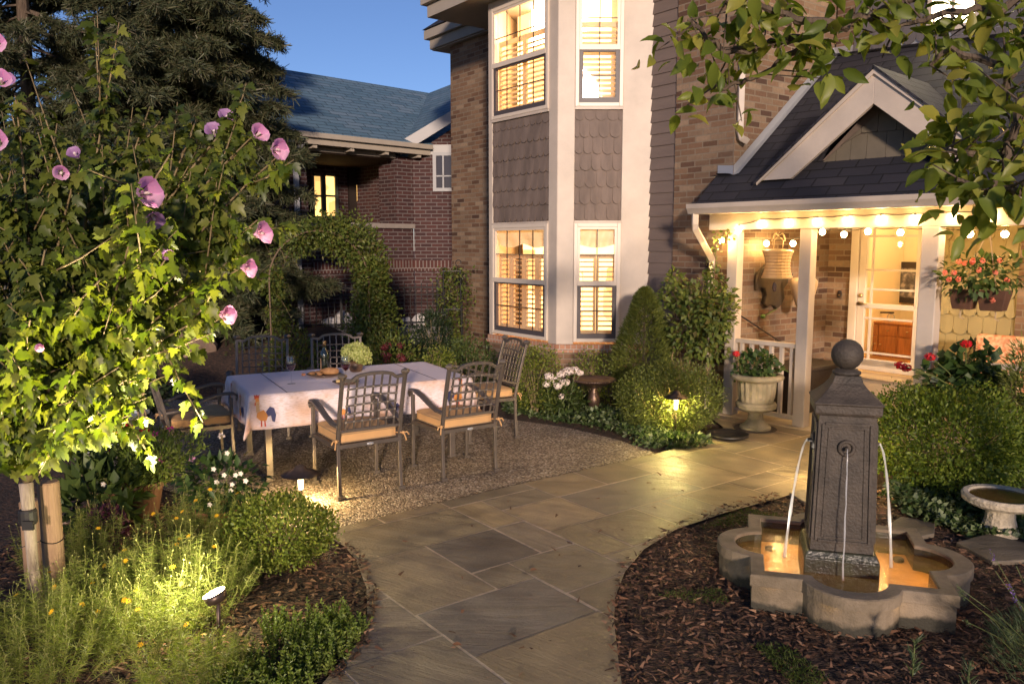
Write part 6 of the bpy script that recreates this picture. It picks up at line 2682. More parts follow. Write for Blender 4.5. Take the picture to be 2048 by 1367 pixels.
# misc bushes beyond the table
px_shrub('garden_bush', 'loose dark bush at the right foot of the vine arch with dull red flowers', 'shrub', 775, 662, 62, 10.2, 1700, .055, .025, VINE, seed=51, amt=.3)
px_shrub('garden_bush', 'upright green bush right behind the two rear chairs', 'shrub', 590, 660, 58, 10.4, 1500, .06, .025, VINE, seed=52, amt=.35)
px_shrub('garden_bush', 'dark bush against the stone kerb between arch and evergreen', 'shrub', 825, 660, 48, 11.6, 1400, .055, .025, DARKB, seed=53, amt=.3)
t = thing('red_sedum', 'dull red flower heads in the bed behind the hydrangea bunch', 'flowers', (dp(780, 700, 9.6).x, 9.6, 0))
for k in range(9):
    c = dp(765 + rng.random() * 40, 690 + rng.random() * 30, 9.6 + rng.random() * .2)
    head(c, .04, leafmat('dull_red_petal', [(.16, .03, .035), (.10, .02, .03)]) if k == 0 else bpy.data.materials['dull_red_petal'], t, 40, .03, .02)
px_shrub('garden_bush', 'dark leafy bush behind the blue grey planter box', 'shrub', 235, 735, 75, 7.9, 1600, .07, .04, DARKB, seed=54, amt=.25, zlow=.2)

# stump shaped boulder
p = Vector((dp(378, 690, 11.2).x, 11.2, .0))
bo = MB().blob((0, 0, .28), (.42, .35, .38), 4, .3, 14, 9).build('boulder', M('brown_boulder', (.20, .14, .10), .9, var=.3, scale=5, bump=.5, bscale=20), None)
bo.location = p
tag(bo, 'brown cone shaped boulder on the dark mulch behind the sideways chair', 'boulder')
m = MB()
nb_ = 20
pts, fs = [], []
for j in range(9):
    for i in range(nb_ + 1):
        x = -7.5 + 6.0 * i / nb_
        y = 9.6 + 3.6 * j / 8
        edge = min(1, (nb_ - i) / 5) * min(1, i / 3)
        pts.append((x, y, -.02 + edge * .55 * math.sin(min(1, j / 6) * 1.57) + .03 * math.sin(i * 1.7 + j)))
for j in range(8):
    for i in range(nb_):
        fs.append((j * (nb_ + 1) + i, j * (nb_ + 1) + i + 1, (j + 1) * (nb_ + 1) + i + 1, (j + 1) * (nb_ + 1) + i))
m.add(pts, fs)
g = m.build('mulch_bank', gm_, smooth=True)
g['kind'] = 'structure'

# ------------------------------------------------------------------ vine arch and obelisk
ax0, ax1, ayy = dp(556, 700, 11.3).x, dp(748, 700, 11.3).x, 11.3
ac = (ax0 + ax1) / 2
ar = (ax1 - ax0) / 2
ztop = dp(655, 462, 11.3).z
arch = thing('garden_arch', 'round topped metal garden arch overgrown with leafy vine', 'arch', (ac, ayy, 0))
m = MB()


def archpt(u, y):
    """u 0..1 from left foot over the top to the right foot"""
    leg = ztop - ar
    tot = 2 * leg + math.pi * ar
    s = u * tot
    if s < leg:
        return Vector((ac - ar, y, s))
    if s < leg + math.pi * ar:
        a = math.pi - (s - leg) / ar
        return Vector((ac + ar * math.cos(a), y, leg + ar * math.sin(a)))
    return Vector((ac + ar, y, leg - (s - leg - math.pi * ar)))


for y in (ayy - .3, ayy + .3):
    m.tube([archpt(k / 40, y) for k in range(41)], .012, n=5)
for k in range(1, 24):
    m.tube([archpt(k / 24, ayy - .3), archpt(k / 24, ayy + .3)], .006, n=4)
m.build('frame', M('rusty_rod', (.16, .11, .07), .7, metal=.3), arch)
Ps, Ds = [], []
for k in range(230):
    u = rng.random()
    wgt = 1.0 if u > .40 else .45
    if rng.random() > wgt:
        continue
    thick = .10 + .14 * (u > .55) + .10 * (u > .8) + .10 * (.35 < u < .65) + .05 * (u < .15)
    c = np.array(archpt(u, ayy + rng.uniform(-.32, .3))) + rng.normal(size=3) * .05
    nn = int(60 * (1 + (u > .5)))
    q = unit(rng.normal(size=(nn, 3)))
    Ps.append(c + q * thick * (1 - .5 * rng.random((nn, 1))))
    Ds.append(q)
Ps, Ds = np.concatenate(Ps), np.concatenate(Ds)
leaves('vine_foliage', Ps, Ds + rng.normal(size=Ps.shape) * .7 + np.array([0, 0, -.2]), rng.uniform(.035, .075, len(Ps)), rng.uniform(.02, .04, len(Ps)), VINE, arch, N=Ds + rng.normal(size=Ps.shape) * .6)
m = MB()
for k in range(26):
    u = rng.random()
    a = archpt(u, ayy - .3 + rng.random() * .6)
    d = Vector(rng.normal(size=3)) * .22
    m.tube([a, a + d * .5 + Vector((0, 0, .05)), a + d], [.005, .004, .002], n=4)
m.build('vine_stems', TWIG, arch)
tx, ty = dp(905, 600, 12.6).x, 12.6
ob_ = thing('vine_obelisk', 'narrow vine covered obelisk with curled iron finials by the house corner', 'trellis', (tx, ty, 0))
m = MB()
zt_ = dp(905, 535, 12.6).z
for dx, dy in ((-.16, -.16), (.16, -.16), (.16, .16), (-.16, .16)):
    m.tube([(tx + dx, ty + dy, 0), (tx + dx * .8, ty + dy * .8, zt_)], .012, n=5)
for z in (.4, .9, zt_ - .05):
    m.tube([(tx - .14, ty - .14, z), (tx + .14, ty - .14, z), (tx + .14, ty + .14, z), (tx - .14, ty + .14, z), (tx - .14, ty - .14, z)], .008, n=4)
for x, y in ((918, 525), (930, 552)):
    c = dp(x, y, 12.45)
    m.tube([Vector((tx + .1, ty - .14, c.z - .12)), Vector((c.x - .02, c.y, c.z - .05))] + [c + Vector((.06 * math.cos(a), 0, .06 * math.sin(a))) * (1 - .09 * k) for k, a in enumerate([math.pi * 1.3 - .7 * i for i in range(9)])], .007, n=5)
m.build('frame', IRON, ob_)
h = rng.random(1500)
P = np.stack([tx + rng.normal(size=1500) * .15, ty + rng.normal(size=1500) * .15, .02 + h * (zt_ - .02)], 1)
leaves('vine_foliage', P, rng.normal(size=P.shape) + np.array([0, 0, -.3]), rng.uniform(.04, .08, 1500), rng.uniform(.025, .045, 1500), VINE, ob_)

# ------------------------------------------------------------------ spruces and trees behind
def spray_mesh(n_need=26, L=.42):
    return None


def spruce(name, label, x, y, h, rad, z0, seed, nb=120, dens=1.0, trunk=.16):
    r = np.random.default_rng(seed)
    t = thing(name, label, 'tree', (x, y, 0), group=None)
    m = MB()
    m.tube([(x, y, 0), (x + .05, y, h * .5), (x, y, h)], [trunk, trunk * .6, .02], n=8)
    m.build('trunk', BARK, t)
    mb = MB()
    SP, SD = [], []
    for k in range(nb):
        f = (k + r.random()) / nb
        z = z0 + (h - z0) * f ** 1.15
        a = r.random() * 6.283
        ln = rad * (1 - (z / h)) ** .75 * r.uniform(.75, 1.15) + .25
        d = np.array([math.cos(a), math.sin(a), 0])
        pts = []
        for j in range(8):
            s = j / 7
            pts.append(np.array([x, y, z]) + d * ln * s + np.array([0, 0, -.42 * ln * s ** 1.3 + .34 * ln * max(0, s - .6) ** 1.2]))
        mb.tube(pts, [.03 * (1 - j / 8.5) * (.4 + ln * .3) for j in range(8)], n=4)
        side = np.array([-d[1], d[0], 0])
        ns = int(30 * dens * (ln / 1.6))
        for q in range(ns):
            s = r.uniform(.18, 1.0)
            i0 = min(6, int(s * 7))
            b = pts[i0] + (pts[i0 + 1] - pts[i0]) * (s * 7 - i0)
            sg = r.choice([-1, 1])
            wl = (1.05 - .6 * s) * .5 * r.uniform(.5, 1.2)
            td = d * r.uniform(.3, .9) + side * sg * r.uniform(.4, 1.1) + np.array([0, 0, -r.uniform(.15, .9)])
            td = td / np.linalg.norm(td)
            nn = 5
            for i in range(nn):
                SP.append(b + td * wl * (i / nn) + r.normal(size=3) * .02)
                SD.append(td + r.normal(size=3) * .35)
    mb.build('boughs', BARK, t)
    SP, SD = np.array(SP), unit(np.array(SD))
    # each twig end carries a brush of needles
    reps = 7
    n = len(SP)
    P = np.repeat(SP, reps, 0) + r.normal(size=(n * reps, 3)) * .015
    D = np.repeat(SD, reps, 0) + r.normal(size=(n * reps, 3)) * .55
    leaves('needles', P, D, r.uniform(.08, .16, n * reps), r.uniform(.012, .022, n * reps), SPRUCE, t, 'needle')
    return t


spruce('spruce_tree', 'tall drooping dark spruce standing behind the pink flowered tree against the sky', dp(375, 300, 13).x, 13.0, 11.5, 1.95, 1.3, 5, nb=300, dens=2.0)
spruce('spruce_tree', 'second dark spruce at the photo edge with sky showing between its boughs', dp(60, 300, 14.5).x, 14.5, 12.0, 2.4, 1.6, 6, nb=150, dens=1.3)
spruce('spruce_tree', 'thin dark spruce between the two denser spruces, higher boughs only', dp(235, 300, 15.5).x, 15.5, 12.5, 2.1, 3.2, 7, nb=120, dens=1.5)
for k, (cx2, yt, hw2, D2, lab) in enumerate(((60, 430, 150, 16, 'dark background hedge tree at the photo edge below the spruces'), (300, 470, 130, 17, 'dark background bush tree under the tall spruce'), (470, 520, 90, 15.2, 'dark low bush tree between spruce and brick porch pillar'), (-150, 380, 170, 18, 'dark background tree outermost beyond the spruces'))):
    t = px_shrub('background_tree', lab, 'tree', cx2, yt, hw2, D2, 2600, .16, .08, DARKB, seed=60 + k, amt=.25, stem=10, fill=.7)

# ------------------------------------------------------------------ flowering hibiscus tree in front
tb = Vector((-2.42, 3.90, 0))
hib = thing('hibiscus_tree', 'pink flowered hibiscus tree on a pale slim trunk lit from below', 'tree', tb)
fork = dp(52, 965, 3.92)
m = MB()
m.tube([tb, dp(66, 1130, 3.9), dp(56, 1010, 3.91), fork], [.030, .026, .031, .034], n=10)
m.build('trunk', BARKP, hib, smooth=True)
tips = [((215, 100), 4.0), ((115, 210), 4.2), ((30, 130), 3.7), ((-60, 160), 3.6), ((300, 168), 4.2), ((392, 205), 4.35), ((500, 160), 4.25), ((505, 250), 4.1), ((560, 300), 4.0), ((470, 250), 4.4), ((515, 440), 4.0), ((500, 470), 4.3),
        ((485, 535), 3.9), ((440, 622), 3.85), ((430, 560), 4.2), ((340, 300), 3.6), ((280, 395), 3.5), ((160, 330), 3.6), ((330, 520), 3.5), ((215, 690), 3.6), ((-80, 400), 3.7), ((90, 500), 3.4), ((-60, 700), 3.6), ((60, 640), 3.3), ((200, 560), 3.4), ((110, 860), 3.55), ((420, 330), 4.5), ((100, 400), 4.5), ((-20, 300), 4.4), ((240, 240), 4.5), ((330, 610), 4.2), ((-40, 860), 3.6), ((150, 740), 3.45)]
ms = MB()
Pl, Dl, Nl = [], [], []
rh = np.random.default_rng(17)


def add_leaves(pts, s0, cnt, sc_=1.0):
    pts = [np.array(p) for p in pts]
    seg = len(pts) - 1
    for q in range(cnt):
        s = s0 + (1 - s0) * (q + rh.random()) / cnt
        i = min(seg - 1, int(s * seg))
        b = pts[i] + (pts[i + 1] - pts[i]) * (s * seg - i)
        ax = pts[i + 1] - pts[i]
        ax = ax / np.linalg.norm(ax)
        rd = rh.normal(size=3)
        rd -= ax * rd.dot(ax)
        rd /= np.linalg.norm(rd) + 1e-9
        d = rd * .9 + ax * .3 + np.array([0, 0, -.35])
        Pl.append(b + rd * .012)
        Dl.append(d)
        Nl.append(np.array([rh.normal() * .5, -.75 + rh.normal() * .5, .75]))


for (px_, D_) in tips:
    e = dp(px_[0], px_[1] + max(0, (330 - px_[1]) * .28), D_)
    L_ = (e - fork).length
    mid = fork + (e - fork) * .45 + Vector((0, 0, .14 * L_)) + Vector(rh.normal(size=3)) * .10
    pts = []
    for k in range(9):
        u = k / 8
        pts.append(fork * (1 - u) ** 2 + mid * 2 * u * (1 - u) + e * u * u)
    ms.tube(pts, [.012 * (1 - u / 9.5) + .0015 for u in range(9)], n=6)
    add_leaves(pts, .22, int(26 + 44 * L_))
    for q in range(int(5 + 5 * L_)):
        s = rh.uniform(.25, .97)
        i = int(s * 8)
        b = pts[i]
        ax = (pts[min(8, i + 1)] - pts[max(0, i - 1)]).normalized()
        d = ax * .8 + Vector(rh.normal(size=3)) * .55
        ln = rh.uniform(.16, .38)
        tw = [b, b + d * ln * .5, b + d * ln + Vector((0, 0, .03))]
        ms.tube(tw, [.005, .004, .002], n=4)
        add_leaves(tw, .10, int(15 + 15 * ln / .3))
ms.build('branches', TWIG, hib, smooth=True)
Pl, Dl, Nl = np.array(Pl), np.array(Dl), np.array(Nl)
n = len(Pl)
szs = .028 + .056 * rh.random(n) ** 1.4
leaves('foliage', Pl, Dl, szs, szs * rh.uniform(.72, .95, n), HIB, hib, 'lobed', N=Nl, curl=.25)


def hib_flower(c, axis, r_, mat, closed=.0):
    """five petals in a trumpet"""
    m = MB()
    ax = Vector(axis).normalized()
    x = ax.cross(Vector((0, 0, 1)) if abs(ax.z) < .9 else Vector((1, 0, 0))).normalized()
    y = ax.cross(x)
    c = Vector(c)
    for k in range(5):
        a0 = 2 * math.pi * k / 5 + rh.uniform(-.1, .1)
        vs, fs = [], []
        for i in range(5):
            s = i / 4
            wd = [.14, .40, .72, .80, .5][i]
            rr = r_ * [.08, .25, .58 - .22 * closed, .86 - .45 * closed, 1.0 - .6 * closed][i]
            hh = r_ * [0, .42, .80, 1.0, 1.02][i]
            for j in (-1, 0, 1):
                a = a0 + j * wd * .98
                k2 = 1 + (.06 * math.sin(k * 3 + i * 2 + j) if i > 2 else 0) - (.06 if j == 0 and i == 4 else 0)
                vs.append(c + (x * math.cos(a) + y * math.sin(a)) * rr * k2 + ax * (hh + (.05 * r_ * j * j if i > 1 else 0)))
        for i in range(4):
            for j in range(2):
                q = i * 3 + j
                fs.append((q, q + 1, q + 4, q + 3))
        m.add(vs, fs)
    f = m.build('flower', mat, hib, smooth=True)
    m = MB()
    m.tube([c, c + ax * r_ * .9], [.004, .006], n=6)
    m.build('stamen', WHITF, f)
    m = MB()
    m.tube([c - ax * r_ * .18, c, c + ax * r_ * .22], [.004, r_ * .18, r_ * .24], n=8)
    m.build('calyx', STEM, f)
    return f


for (x, y, D_, r_, axis, mt, cl_) in ((505, 470, 3.98, .062, (.9, -.35, .15), PINKF, .35), (478, 535, 3.88, .055, (.9, -.3, -.05), PINKF, .45), (436, 628, 3.83, .058, (.9, -.4, -.02), PINKF, .5), (272, 388, 3.45, .070, (.85, -.40, .05), PINKF, .30), (300, 425, 3.5, .05, (.5, -.5, -.5), MAUVE, .4),
                                      (508, 275, 4.08, .052, (.7, -.6, .3), PINKF, .35), (540, 298, 3.98, .058, (.8, -.5, -.1), PINKF, .35), (430, 272, 4.3, .048, (.2, -.8, .4), MAUVE, .3), (452, 245, 4.3, .045, (.3, -.6, .5), MAUVE, .3), (123, 345, 3.6, .04, (.4, -.8, -.1), PINKF, .5), (180, 374, 3.6, .036, (.8, -.4, .1), PINKF, .8),
                                      (322, 495, 3.5, .042, (.6, -.3, -.5), MAUVE, .7), (158, 318, 3.65, .04, (0, -.8, .5), MAUVE, .55), (85, 695, 3.3, .026, (.2, -1, .1), PINKF, .7), (2, 290, 3.6, .055, (.2, -.9, .2), PINKF, .3), (5, 170, 3.65, .05, (.4, -.8, .3), PINKF, .4), (-4, 90, 3.7, .05, (.3, -.9, 0), PINKF, .3), (22, 165, 3.8, .035, (.3, -.8, .2), MAUVE, .5)):
    hib_flower(dp(x, y, D_), axis, r_ * 1.2, mt, cl_)

# support stakes and rubber tie
WOODS = M('pale_stake_wood', (.34, .22, .13), .8, col2=(.22, .135, .08), scale=10, bump=.3, bscale=30, stretch=(6, 6, .5))
for k, (x, yt, yb, D_, r_, lab) in enumerate(((99, 962, 1195, 4.06, .052, 'front round wooden stake beside the hibiscus trunk, wired at mid height'), (58, 1000, 1190, 4.3, .05, 'round wooden stake standing behind the hibiscus trunk'))):
    p = Vector((dp(x, 1000, D_).x, D_, 0))
    zt_ = dp(x, yt, D_).z
    t = thing('tree_stake', lab, 'stake', p, group='wooden stakes of the hibiscus tree')
    m = MB()
    m.lathe([(r_, 0), (r_, zt_ - .008), (r_ * .9, zt_)], p, n=20)
    m.build('post', WOODS, t)
    if k == 0:
        m = MB()
        zz = dp(x, 1078, D_).z
        m.tube([p + Vector((math.cos(a) * (r_ + .002), math.sin(a) * (r_ + .002), zz + .006 * math.sin(a * 2))) for a in [2 * math.pi * i / 18 for i in range(19)]], .003, n=4, cap=False)
        m.tube([p + Vector((-r_, -.03, zz)), p + Vector((-r_ - .10, -.05, zz - .03)), p + Vector((-r_ - .13, -.02, zz + .0))], .003, n=4)
        m.build('wire', IRON, t)
p = dp(56, 1035, 3.9)
tie = thing('rubber_tie', 'black rubber strap tied around the hibiscus trunk', 'strap', p)
m = MB()
m.lathe([(.040, -.03), (.043, -.02), (.043, .035), (.038, .045)], p, n=14)
m.fbox(p, (1, 0, 0), (0, 1, 0), Z, (.0, .055), (-.055, -.04), (-.045, .0))
m.build('strap', M('black_rubber', (.015, .014, .014), .6), tie)

# ------------------------------------------------------------------ overhanging fruit tree branches, upper corner
fr_t = thing('overhanging_tree', 'leafy fruit tree branches hanging into the upper corner over the porch', 'tree', (3.9, 2.6, 0))
m = MB()
tp = Vector((3.55, 2.75, 0))
crown = Vector((3.0, 2.9, 4.1))
m.tube([tp, (3.5, 2.8, 1.5), (3.3, 2.85, 3.0), crown], [.14, .12, .09, .05], n=10)
m.build('trunk', BARK, fr_t)
ms = MB()
Pl, Dl, Nl = [], [], []


def bough(pxs, r0, lv=1.0):
    pts = [dp(x, y, D_) for x, y, D_ in pxs]
    # smooth
    fine = []
    for i in range(len(pts) - 1):
        for k in range(4):
            fine.append(pts[i] + (pts[i + 1] - pts[i]) * (k / 4) + Vector(rh.normal(size=3)) * .006)
    fine.append(pts[-1])
    ms.tube(fine, [r0 * (1 - .75 * k / len(fine)) for k in range(len(fine))], n=6)
    return fine


def cluster(c, n, L=.09, spread=.03, droop=.5):
    for k in range(n):
        d = rh.normal(size=3)
        d[2] = d[2] * .8 - droop
        Pl.append(np.array(c) + rh.normal(size=3) * spread)
        Dl.append(d)
        Nl.append(rh.normal(size=3) * .6 + np.array([0, -.7, .5]))


bs = [[(2120, -60, 3.0), (1900, -30, 3.0), (1740, 30, 3.05), (1640, 60, 3.1), (1600, 95, 3.1), (1540, 140, 3.15), (1480, 165, 3.2), (1440, 180, 3.2), (1425, 160, 3.2)],
      [(1640, 60, 3.1), (1560, 80, 3.1), (1500, 105, 3.1), (1440, 100, 3.1), (1400, 60, 3.1), (1375, 40, 3.1)],
      [(1700, 50, 3.0), (1600, 40, 3.0), (1540, 20, 3.0), (1470, 10, 3.0), (1440, -20, 3.0)],
      [(2150, 60, 2.7), (2050, 60, 2.75), (2030, 130, 2.8), (2010, 190, 2.8), (1985, 235, 2.85), (1950, 262, 2.9), (1920, 300, 2.9), (1900, 330, 2.9)],
      [(2120, 330, 2.6), (2000, 310, 2.65), (1930, 305, 2.7), (1880, 300, 2.75)],
      [(2150, 400, 2.5), (2040, 380, 2.55), (1960, 385, 2.6), (1910, 360, 2.6)],
      [(2100, -40, 2.9), (2000, 20, 2.9), (1900, 25, 2.9), (1830, 40, 2.95), (1780, 60, 3.0)],
      [(2100, 150, 2.6), (2040, 200, 2.6), (2020, 290, 2.6), (2000, 350, 2.6), (1975, 400, 2.6)],
      [(2030, 130, 2.8), (1960, 120, 2.8), (1900, 100, 2.85), (1860, 130, 2.9)]]
for b in bs:
    f = bough(b, .018)
    for k in range(2, len(f), 1):
        if rh.random() < .62:
            base = f[k]
            d = Vector(rh.normal(size=3)) * .07
            ms.tube([base, base + d * .6, base + d], [.004, .003, .002], n=4)
            cluster(base + d, rh.integers(3, 6))
for x, y, D_, n in ((1375, 45, 3.1, 7), (1405, 110, 3.1, 9), (1415, 180, 3.2, 8), (1480, 60, 3.1, 12), (1530, 90, 3.1, 12), (1550, 130, 3.1, 6), (1620, 90, 3.1, 12), (1680, 100, 3.0, 8), (1460, 20, 3.0, 8), (1560, 20, 3.0, 10), (1650, 20, 3.0, 12), (1720, 40, 3.0, 14), (1800, 75, 2.95, 12), (1850, 40, 2.95, 12), (1900, 80, 2.9, 14), (1960, 30, 2.9, 18), (2010, 60, 2.8, 16),
                     (1930, 150, 2.85, 12), (1985, 150, 2.8, 12), (1880, 200, 2.85, 9), (1930, 230, 2.85, 14), (1890, 270, 2.85, 14), (1990, 215, 2.8, 8), (1920, 340, 2.75, 18), (1980, 330, 2.7, 16), (2030, 320, 2.65, 16), (1900, 400, 2.6, 14), (1960, 400, 2.6, 16), (2020, 400, 2.6, 18), (1940, 425, 2.6, 5), (1640, 130, 3.05, 6), (1770, 20, 3.0, 14), (2035, 120, 2.7, 12), (2030, 200, 2.7, 10), (1870, 320, 2.8, 10)):
    c = dp(x, y, D_)
    cluster(c, int(n * .68), spread=.055, droop=.45)
ms.tube([crown, dp(2120, -60, 3.0)], .03, n=6)
ms.tube([(3.45, 2.8, 2.0), dp(2150, 440, 2.5)], .02, n=6)
ms.tube([(3.4, 2.82, 2.4), dp(2120, 330, 2.6)], .02, n=6)
ms.tube([(3.35, 2.85, 2.8), dp(2150, 60, 2.7)], .02, n=6)
ms.tube([(3.35, 2.85, 2.7), dp(2100, 150, 2.6)], .02, n=6)
ms.build('branches', BARK, fr_t)
Pl, Dl, Nl = np.array(Pl), np.array(Dl), np.array(Nl)
n = len(Pl)
sz = rh.uniform(.055, .105, n)
leaves('foliage', Pl, Dl, sz, sz * rh.uniform(.40, .58, n), APPLE, fr_t, 'rich', N=Nl, curl=.1)

# ------------------------------------------------------------------ front beds
# feathery yellow flowered tickseed: several clumps
M_BUD = M('straw_bud_stem', (.20, .20, .055), .7)


def tickseed(label, cx, cy_, rx, ry, hh, n, nfl, seed):
    c = Vector((cx, cy_, 0))
    t = thing('tickseed_plant', label, 'plant', c, group=None)
    r = np.random.default_rng(seed)
    ns = n // 115
    m = MB()
    P, D = [], []
    for k in range(ns):
        aa, qq = r.random() * 6.283, math.sqrt(r.random())
        e = np.array([cx + rx * qq * math.cos(aa), cy_ + ry * qq * math.sin(aa), hh * math.sqrt(max(.10, 1 - qq * qq * .8)) * r.uniform(.62, 1.28)])
        b = np.array([cx + rx * qq * .75 * math.cos(aa), cy_ + ry * qq * .75 * math.sin(aa), 0])
        md2 = (b + e) / 2 + r.normal(size=3) * .02
        pts = [b * (1 - u) ** 2 + md2 * 2 * u * (1 - u) + e * u * u for u in (0, .2, .4, .6, .8, 1.0)]
        m.tube(pts, .0011, n=3, cap=False)
        nw = int(4 + 26 * e[2])
        for w2 in range(nw):
            u = .22 + .74 * (w2 + r.random() * .5) / nw
            i2 = min(4, int(u * 5))
            c2 = pts[i2] + (pts[i2 + 1] - pts[i2]) * (u * 5 - i2)
            for q2 in range(11):
                d2 = r.normal(size=3)
                d2[2] = d2[2] * .5 + .45
                P.append(c2)
                D.append(d2)
        if k % 2 == 0:
            top = Vector(e) + Vector((r.normal() * .012, r.normal() * .012, r.uniform(.02, .06)))
            m.tube([e, top], .0009, n=3, cap=False)
            m.blob(top, .0042, nu=5, nv=4, lump=0)
    P, D = np.array(P), np.array(D)
    leaves('foliage', P, D, r.uniform(.016, .046, len(P)), r.uniform(.0014, .0026, len(P)), THREAD, t, 'needle')
    m.build('stems', M_BUD, t)
    for k in range(nfl):
        aa, qq = r.random() * 6.283, math.sqrt(r.random()) * .9
        e = np.array([cx + rx * qq * math.cos(aa), cy_ + ry * qq * math.sin(aa), hh * math.sqrt(max(.05, 1 - qq * qq * .85)) * r.uniform(.95, 1.12)])
        up2 = unit(np.array([r.normal() * .3, -.5 + r.normal() * .3, 1.0]))
        aa2 = [2 * math.pi * i / 8 for i in range(8)]
        x2 = unit(np.cross(up2, np.array([1, 0, .1])))
        y2 = np.cross(up2, x2)
        D2 = np.array([x2 * math.cos(q2) + y2 * math.sin(q2) + up2 * .15 for q2 in aa2])
        leaves('flower', np.repeat(e[None], 8, 0), D2, .017, .008, YELF, t, N=np.repeat(up2[None], 8, 0))
    return t


tickseed('feathery tickseed clump around the bright spotlight', -1.78, 4.02, .46, .40, .34, 26000, 10, 71)
tickseed('feathery tickseed clump in the lower corner below the hibiscus stakes', -2.25, 3.42, .62, .40, .34, 26000, 8, 72)
tickseed('taller tickseed clump between the boxwood and the flower pots', -1.86, 4.75, .40, .34, .40, 13000, 12, 73)
tickseed('small tickseed clump just left of the spotlight lens', -1.72, 3.62, .30, .26, .25, 11000, 3, 76)
tickseed('tickseed clump filling the gap between stakes and spotlight clump', -2.12, 3.82, .36, .32, .32, 12000, 5, 77)
tickseed('dim tickseed clump behind the wooden stakes', -2.55, 4.55, .40, .32, .34, 10000, 4, 74)
tickseed('low tickseed clump at the bottom edge beside the small leaved thyme', -1.38, 3.28, .34, .26, .20, 11000, 2, 75)


def thyme(label, px, n_st, seed, hgt=.13):
    """upright small leaved stems"""
    r = np.random.default_rng(seed)
    P0 = scatter_poly(px, n_st)
    c = P0.mean(0)
    t = thing('thyme_plant', label, 'plant', (c[0], c[1], 0))
    m = MB()
    P, D = [], []
    for b in P0:
        h_ = hgt * r.uniform(.6, 1.25)
        tilt = r.normal(size=2) * .25
        e = b + np.array([tilt[0] * h_, tilt[1] * h_, h_])
        m.tube([b, e], .0018, n=3, cap=False)
        k = int(h_ / .0085)
        for i in range(k):
            s = (i + 1) / k
            for sg in (0, 1):
                a = i * 1.57 + sg * 3.14
                P.append(b + (e - b) * s)
                D.append([math.cos(a), math.sin(a), .55 + .4 * s])
    m.build('stems', STEM, t)
    P, D = np.array(P), np.array(D) + r.normal(size=(len(P), 3)) * .15
    leaves('foliage', P, D, r.uniform(.012, .022, len(P)), r.uniform(.008, .013, len(P)), SEDUM, t)
    return t


thyme('small leaved upright thyme beside the flagstone edge', [(600, 1245), (690, 1235), (732, 1265), (705, 1315), (655, 1360), (590, 1340)], 210, 81, .10)
thyme('small leaved thyme spreading along the bottom edge of the bed', [(450, 1340), (590, 1320), (645, 1365), (560, 1450), (400, 1450)], 240, 82, .10)
thyme('sparse thyme shoots on the mulch behind the front thyme', [(525, 1255), (590, 1245), (600, 1300), (530, 1310)], 60, 83, .09)

# flower pots
TERR = M('terracotta', (.36, .16, .08), .85, var=.2, scale=8, bump=.2)
DARKPOT = M('brown_glazed_pot', (.12, .06, .035), .5, var=.3, scale=6)


def pot(label, p, r_, h_, mat):
    t = thing('flower_pot', label, 'pot', p)
    m = MB()
    m.lathe([(r_ * .68, 0), (r_ * .95, h_ * .82), (r_ * 1.08, h_ * .83), (r_ * 1.1, h_), (r_ * .98, h_), (r_ * .9, h_ * .86), (.001, h_ * .85)], p, n=24)
    m.build('pot_body', mat, t)
    return t


p1 = Vector((dp(285, 1000, 5.5).x, 5.5, 0))
pot('brown pot holding the bushy plant with magenta flowers', p1, .15, .25, DARKPOT)
t = thing('potted_cuphea', 'bushy narrow leaved plant with few magenta flowers in the brown pot', 'plant', p1 + Z * .22)
c = p1 + Vector((.05, 0, .40))
P, D = ellipsoid_points(3000, c, (.34, .30, .22), 91, .3, 4, .8)
leaves('foliage', P, D * .6 + rng.normal(size=P.shape) * .6 + np.array([0, 0, .5]), rng.uniform(.03, .06, len(P)), rng.uniform(.009, .015, len(P)), SEDUM, t)
m = stems_mesh(c, (.36, .3, .34), 46, 92, .003, p1 + Z * .2)
m.build('stems', STEM, t)
MAG = leafmat('magenta_petal', [(.50, .03, .25), (.62, .06, .34)], tr=.3)
for x, y, mt in ((323, 919, MAG), (443, 871, WHITF), (310, 868, MAG), (215, 897, REDF), (383, 916, PINKF), (340, 857, MAG), (283, 856, REDF), (293, 862, REDF)):
    q = unit(rng.normal(size=(12, 3)))
    leaves('flower', np.array(dp(x, y, 5.35)) + q * .008, q, .02, .015, mt, t)
gt = thing('red_geranium', 'bright red geranium heads behind the bushy potted plant', 'flowers', (dp(235, 870, 5.9).x, 5.9, 0))
m = MB()
for x, y, r_ in ((186, 879, .045), (238, 868, .05), (250, 858, .05), (232, 862, .04), (262, 866, .035)):
    c = dp(x, y, 5.8)
    head(c, r_, REDF, gt, 90, .03, .026)
    b5 = Vector((dp(235, 870, 5.9).x, 5.9, 0))
    m.tube([b5, (b5 + c) / 2 + Z * .05, c - Z * .02], .006, n=4)
m.build('stems', STEM, gt)
P, D = ellipsoid_points(170, (dp(225, 900, 5.9).x, 5.9, .22), (.24, .2, .2), 93, .2)
leaves('foliage', P, D + rng.normal(size=P.shape) * .4, .07, .07, GERL, gt, N=D + np.array([0, 0, .8]))
p2 = Vector((dp(438, 1040, 5.0).x, 5.0, 0))
pot('terracotta pot of white flowers behind the clipped boxwood', p2, .13, .22, TERR)
t = thing('potted_vinca', 'dark broad leaved plant with small white flowers in the terracotta pot', 'plant', p2 + Z * .2)
P, D = ellipsoid_points(420, p2 + Vector((0, 0, .36)), (.24, .2, .19), 94, .3)
leaves('foliage', P, D + rng.normal(size=P.shape) * .5 + np.array([0, 0, -.1]), rng.uniform(.05, .09, len(P)), rng.uniform(.03, .05, len(P)), GERL, t, N=D + np.array([0, -.2, .8]))
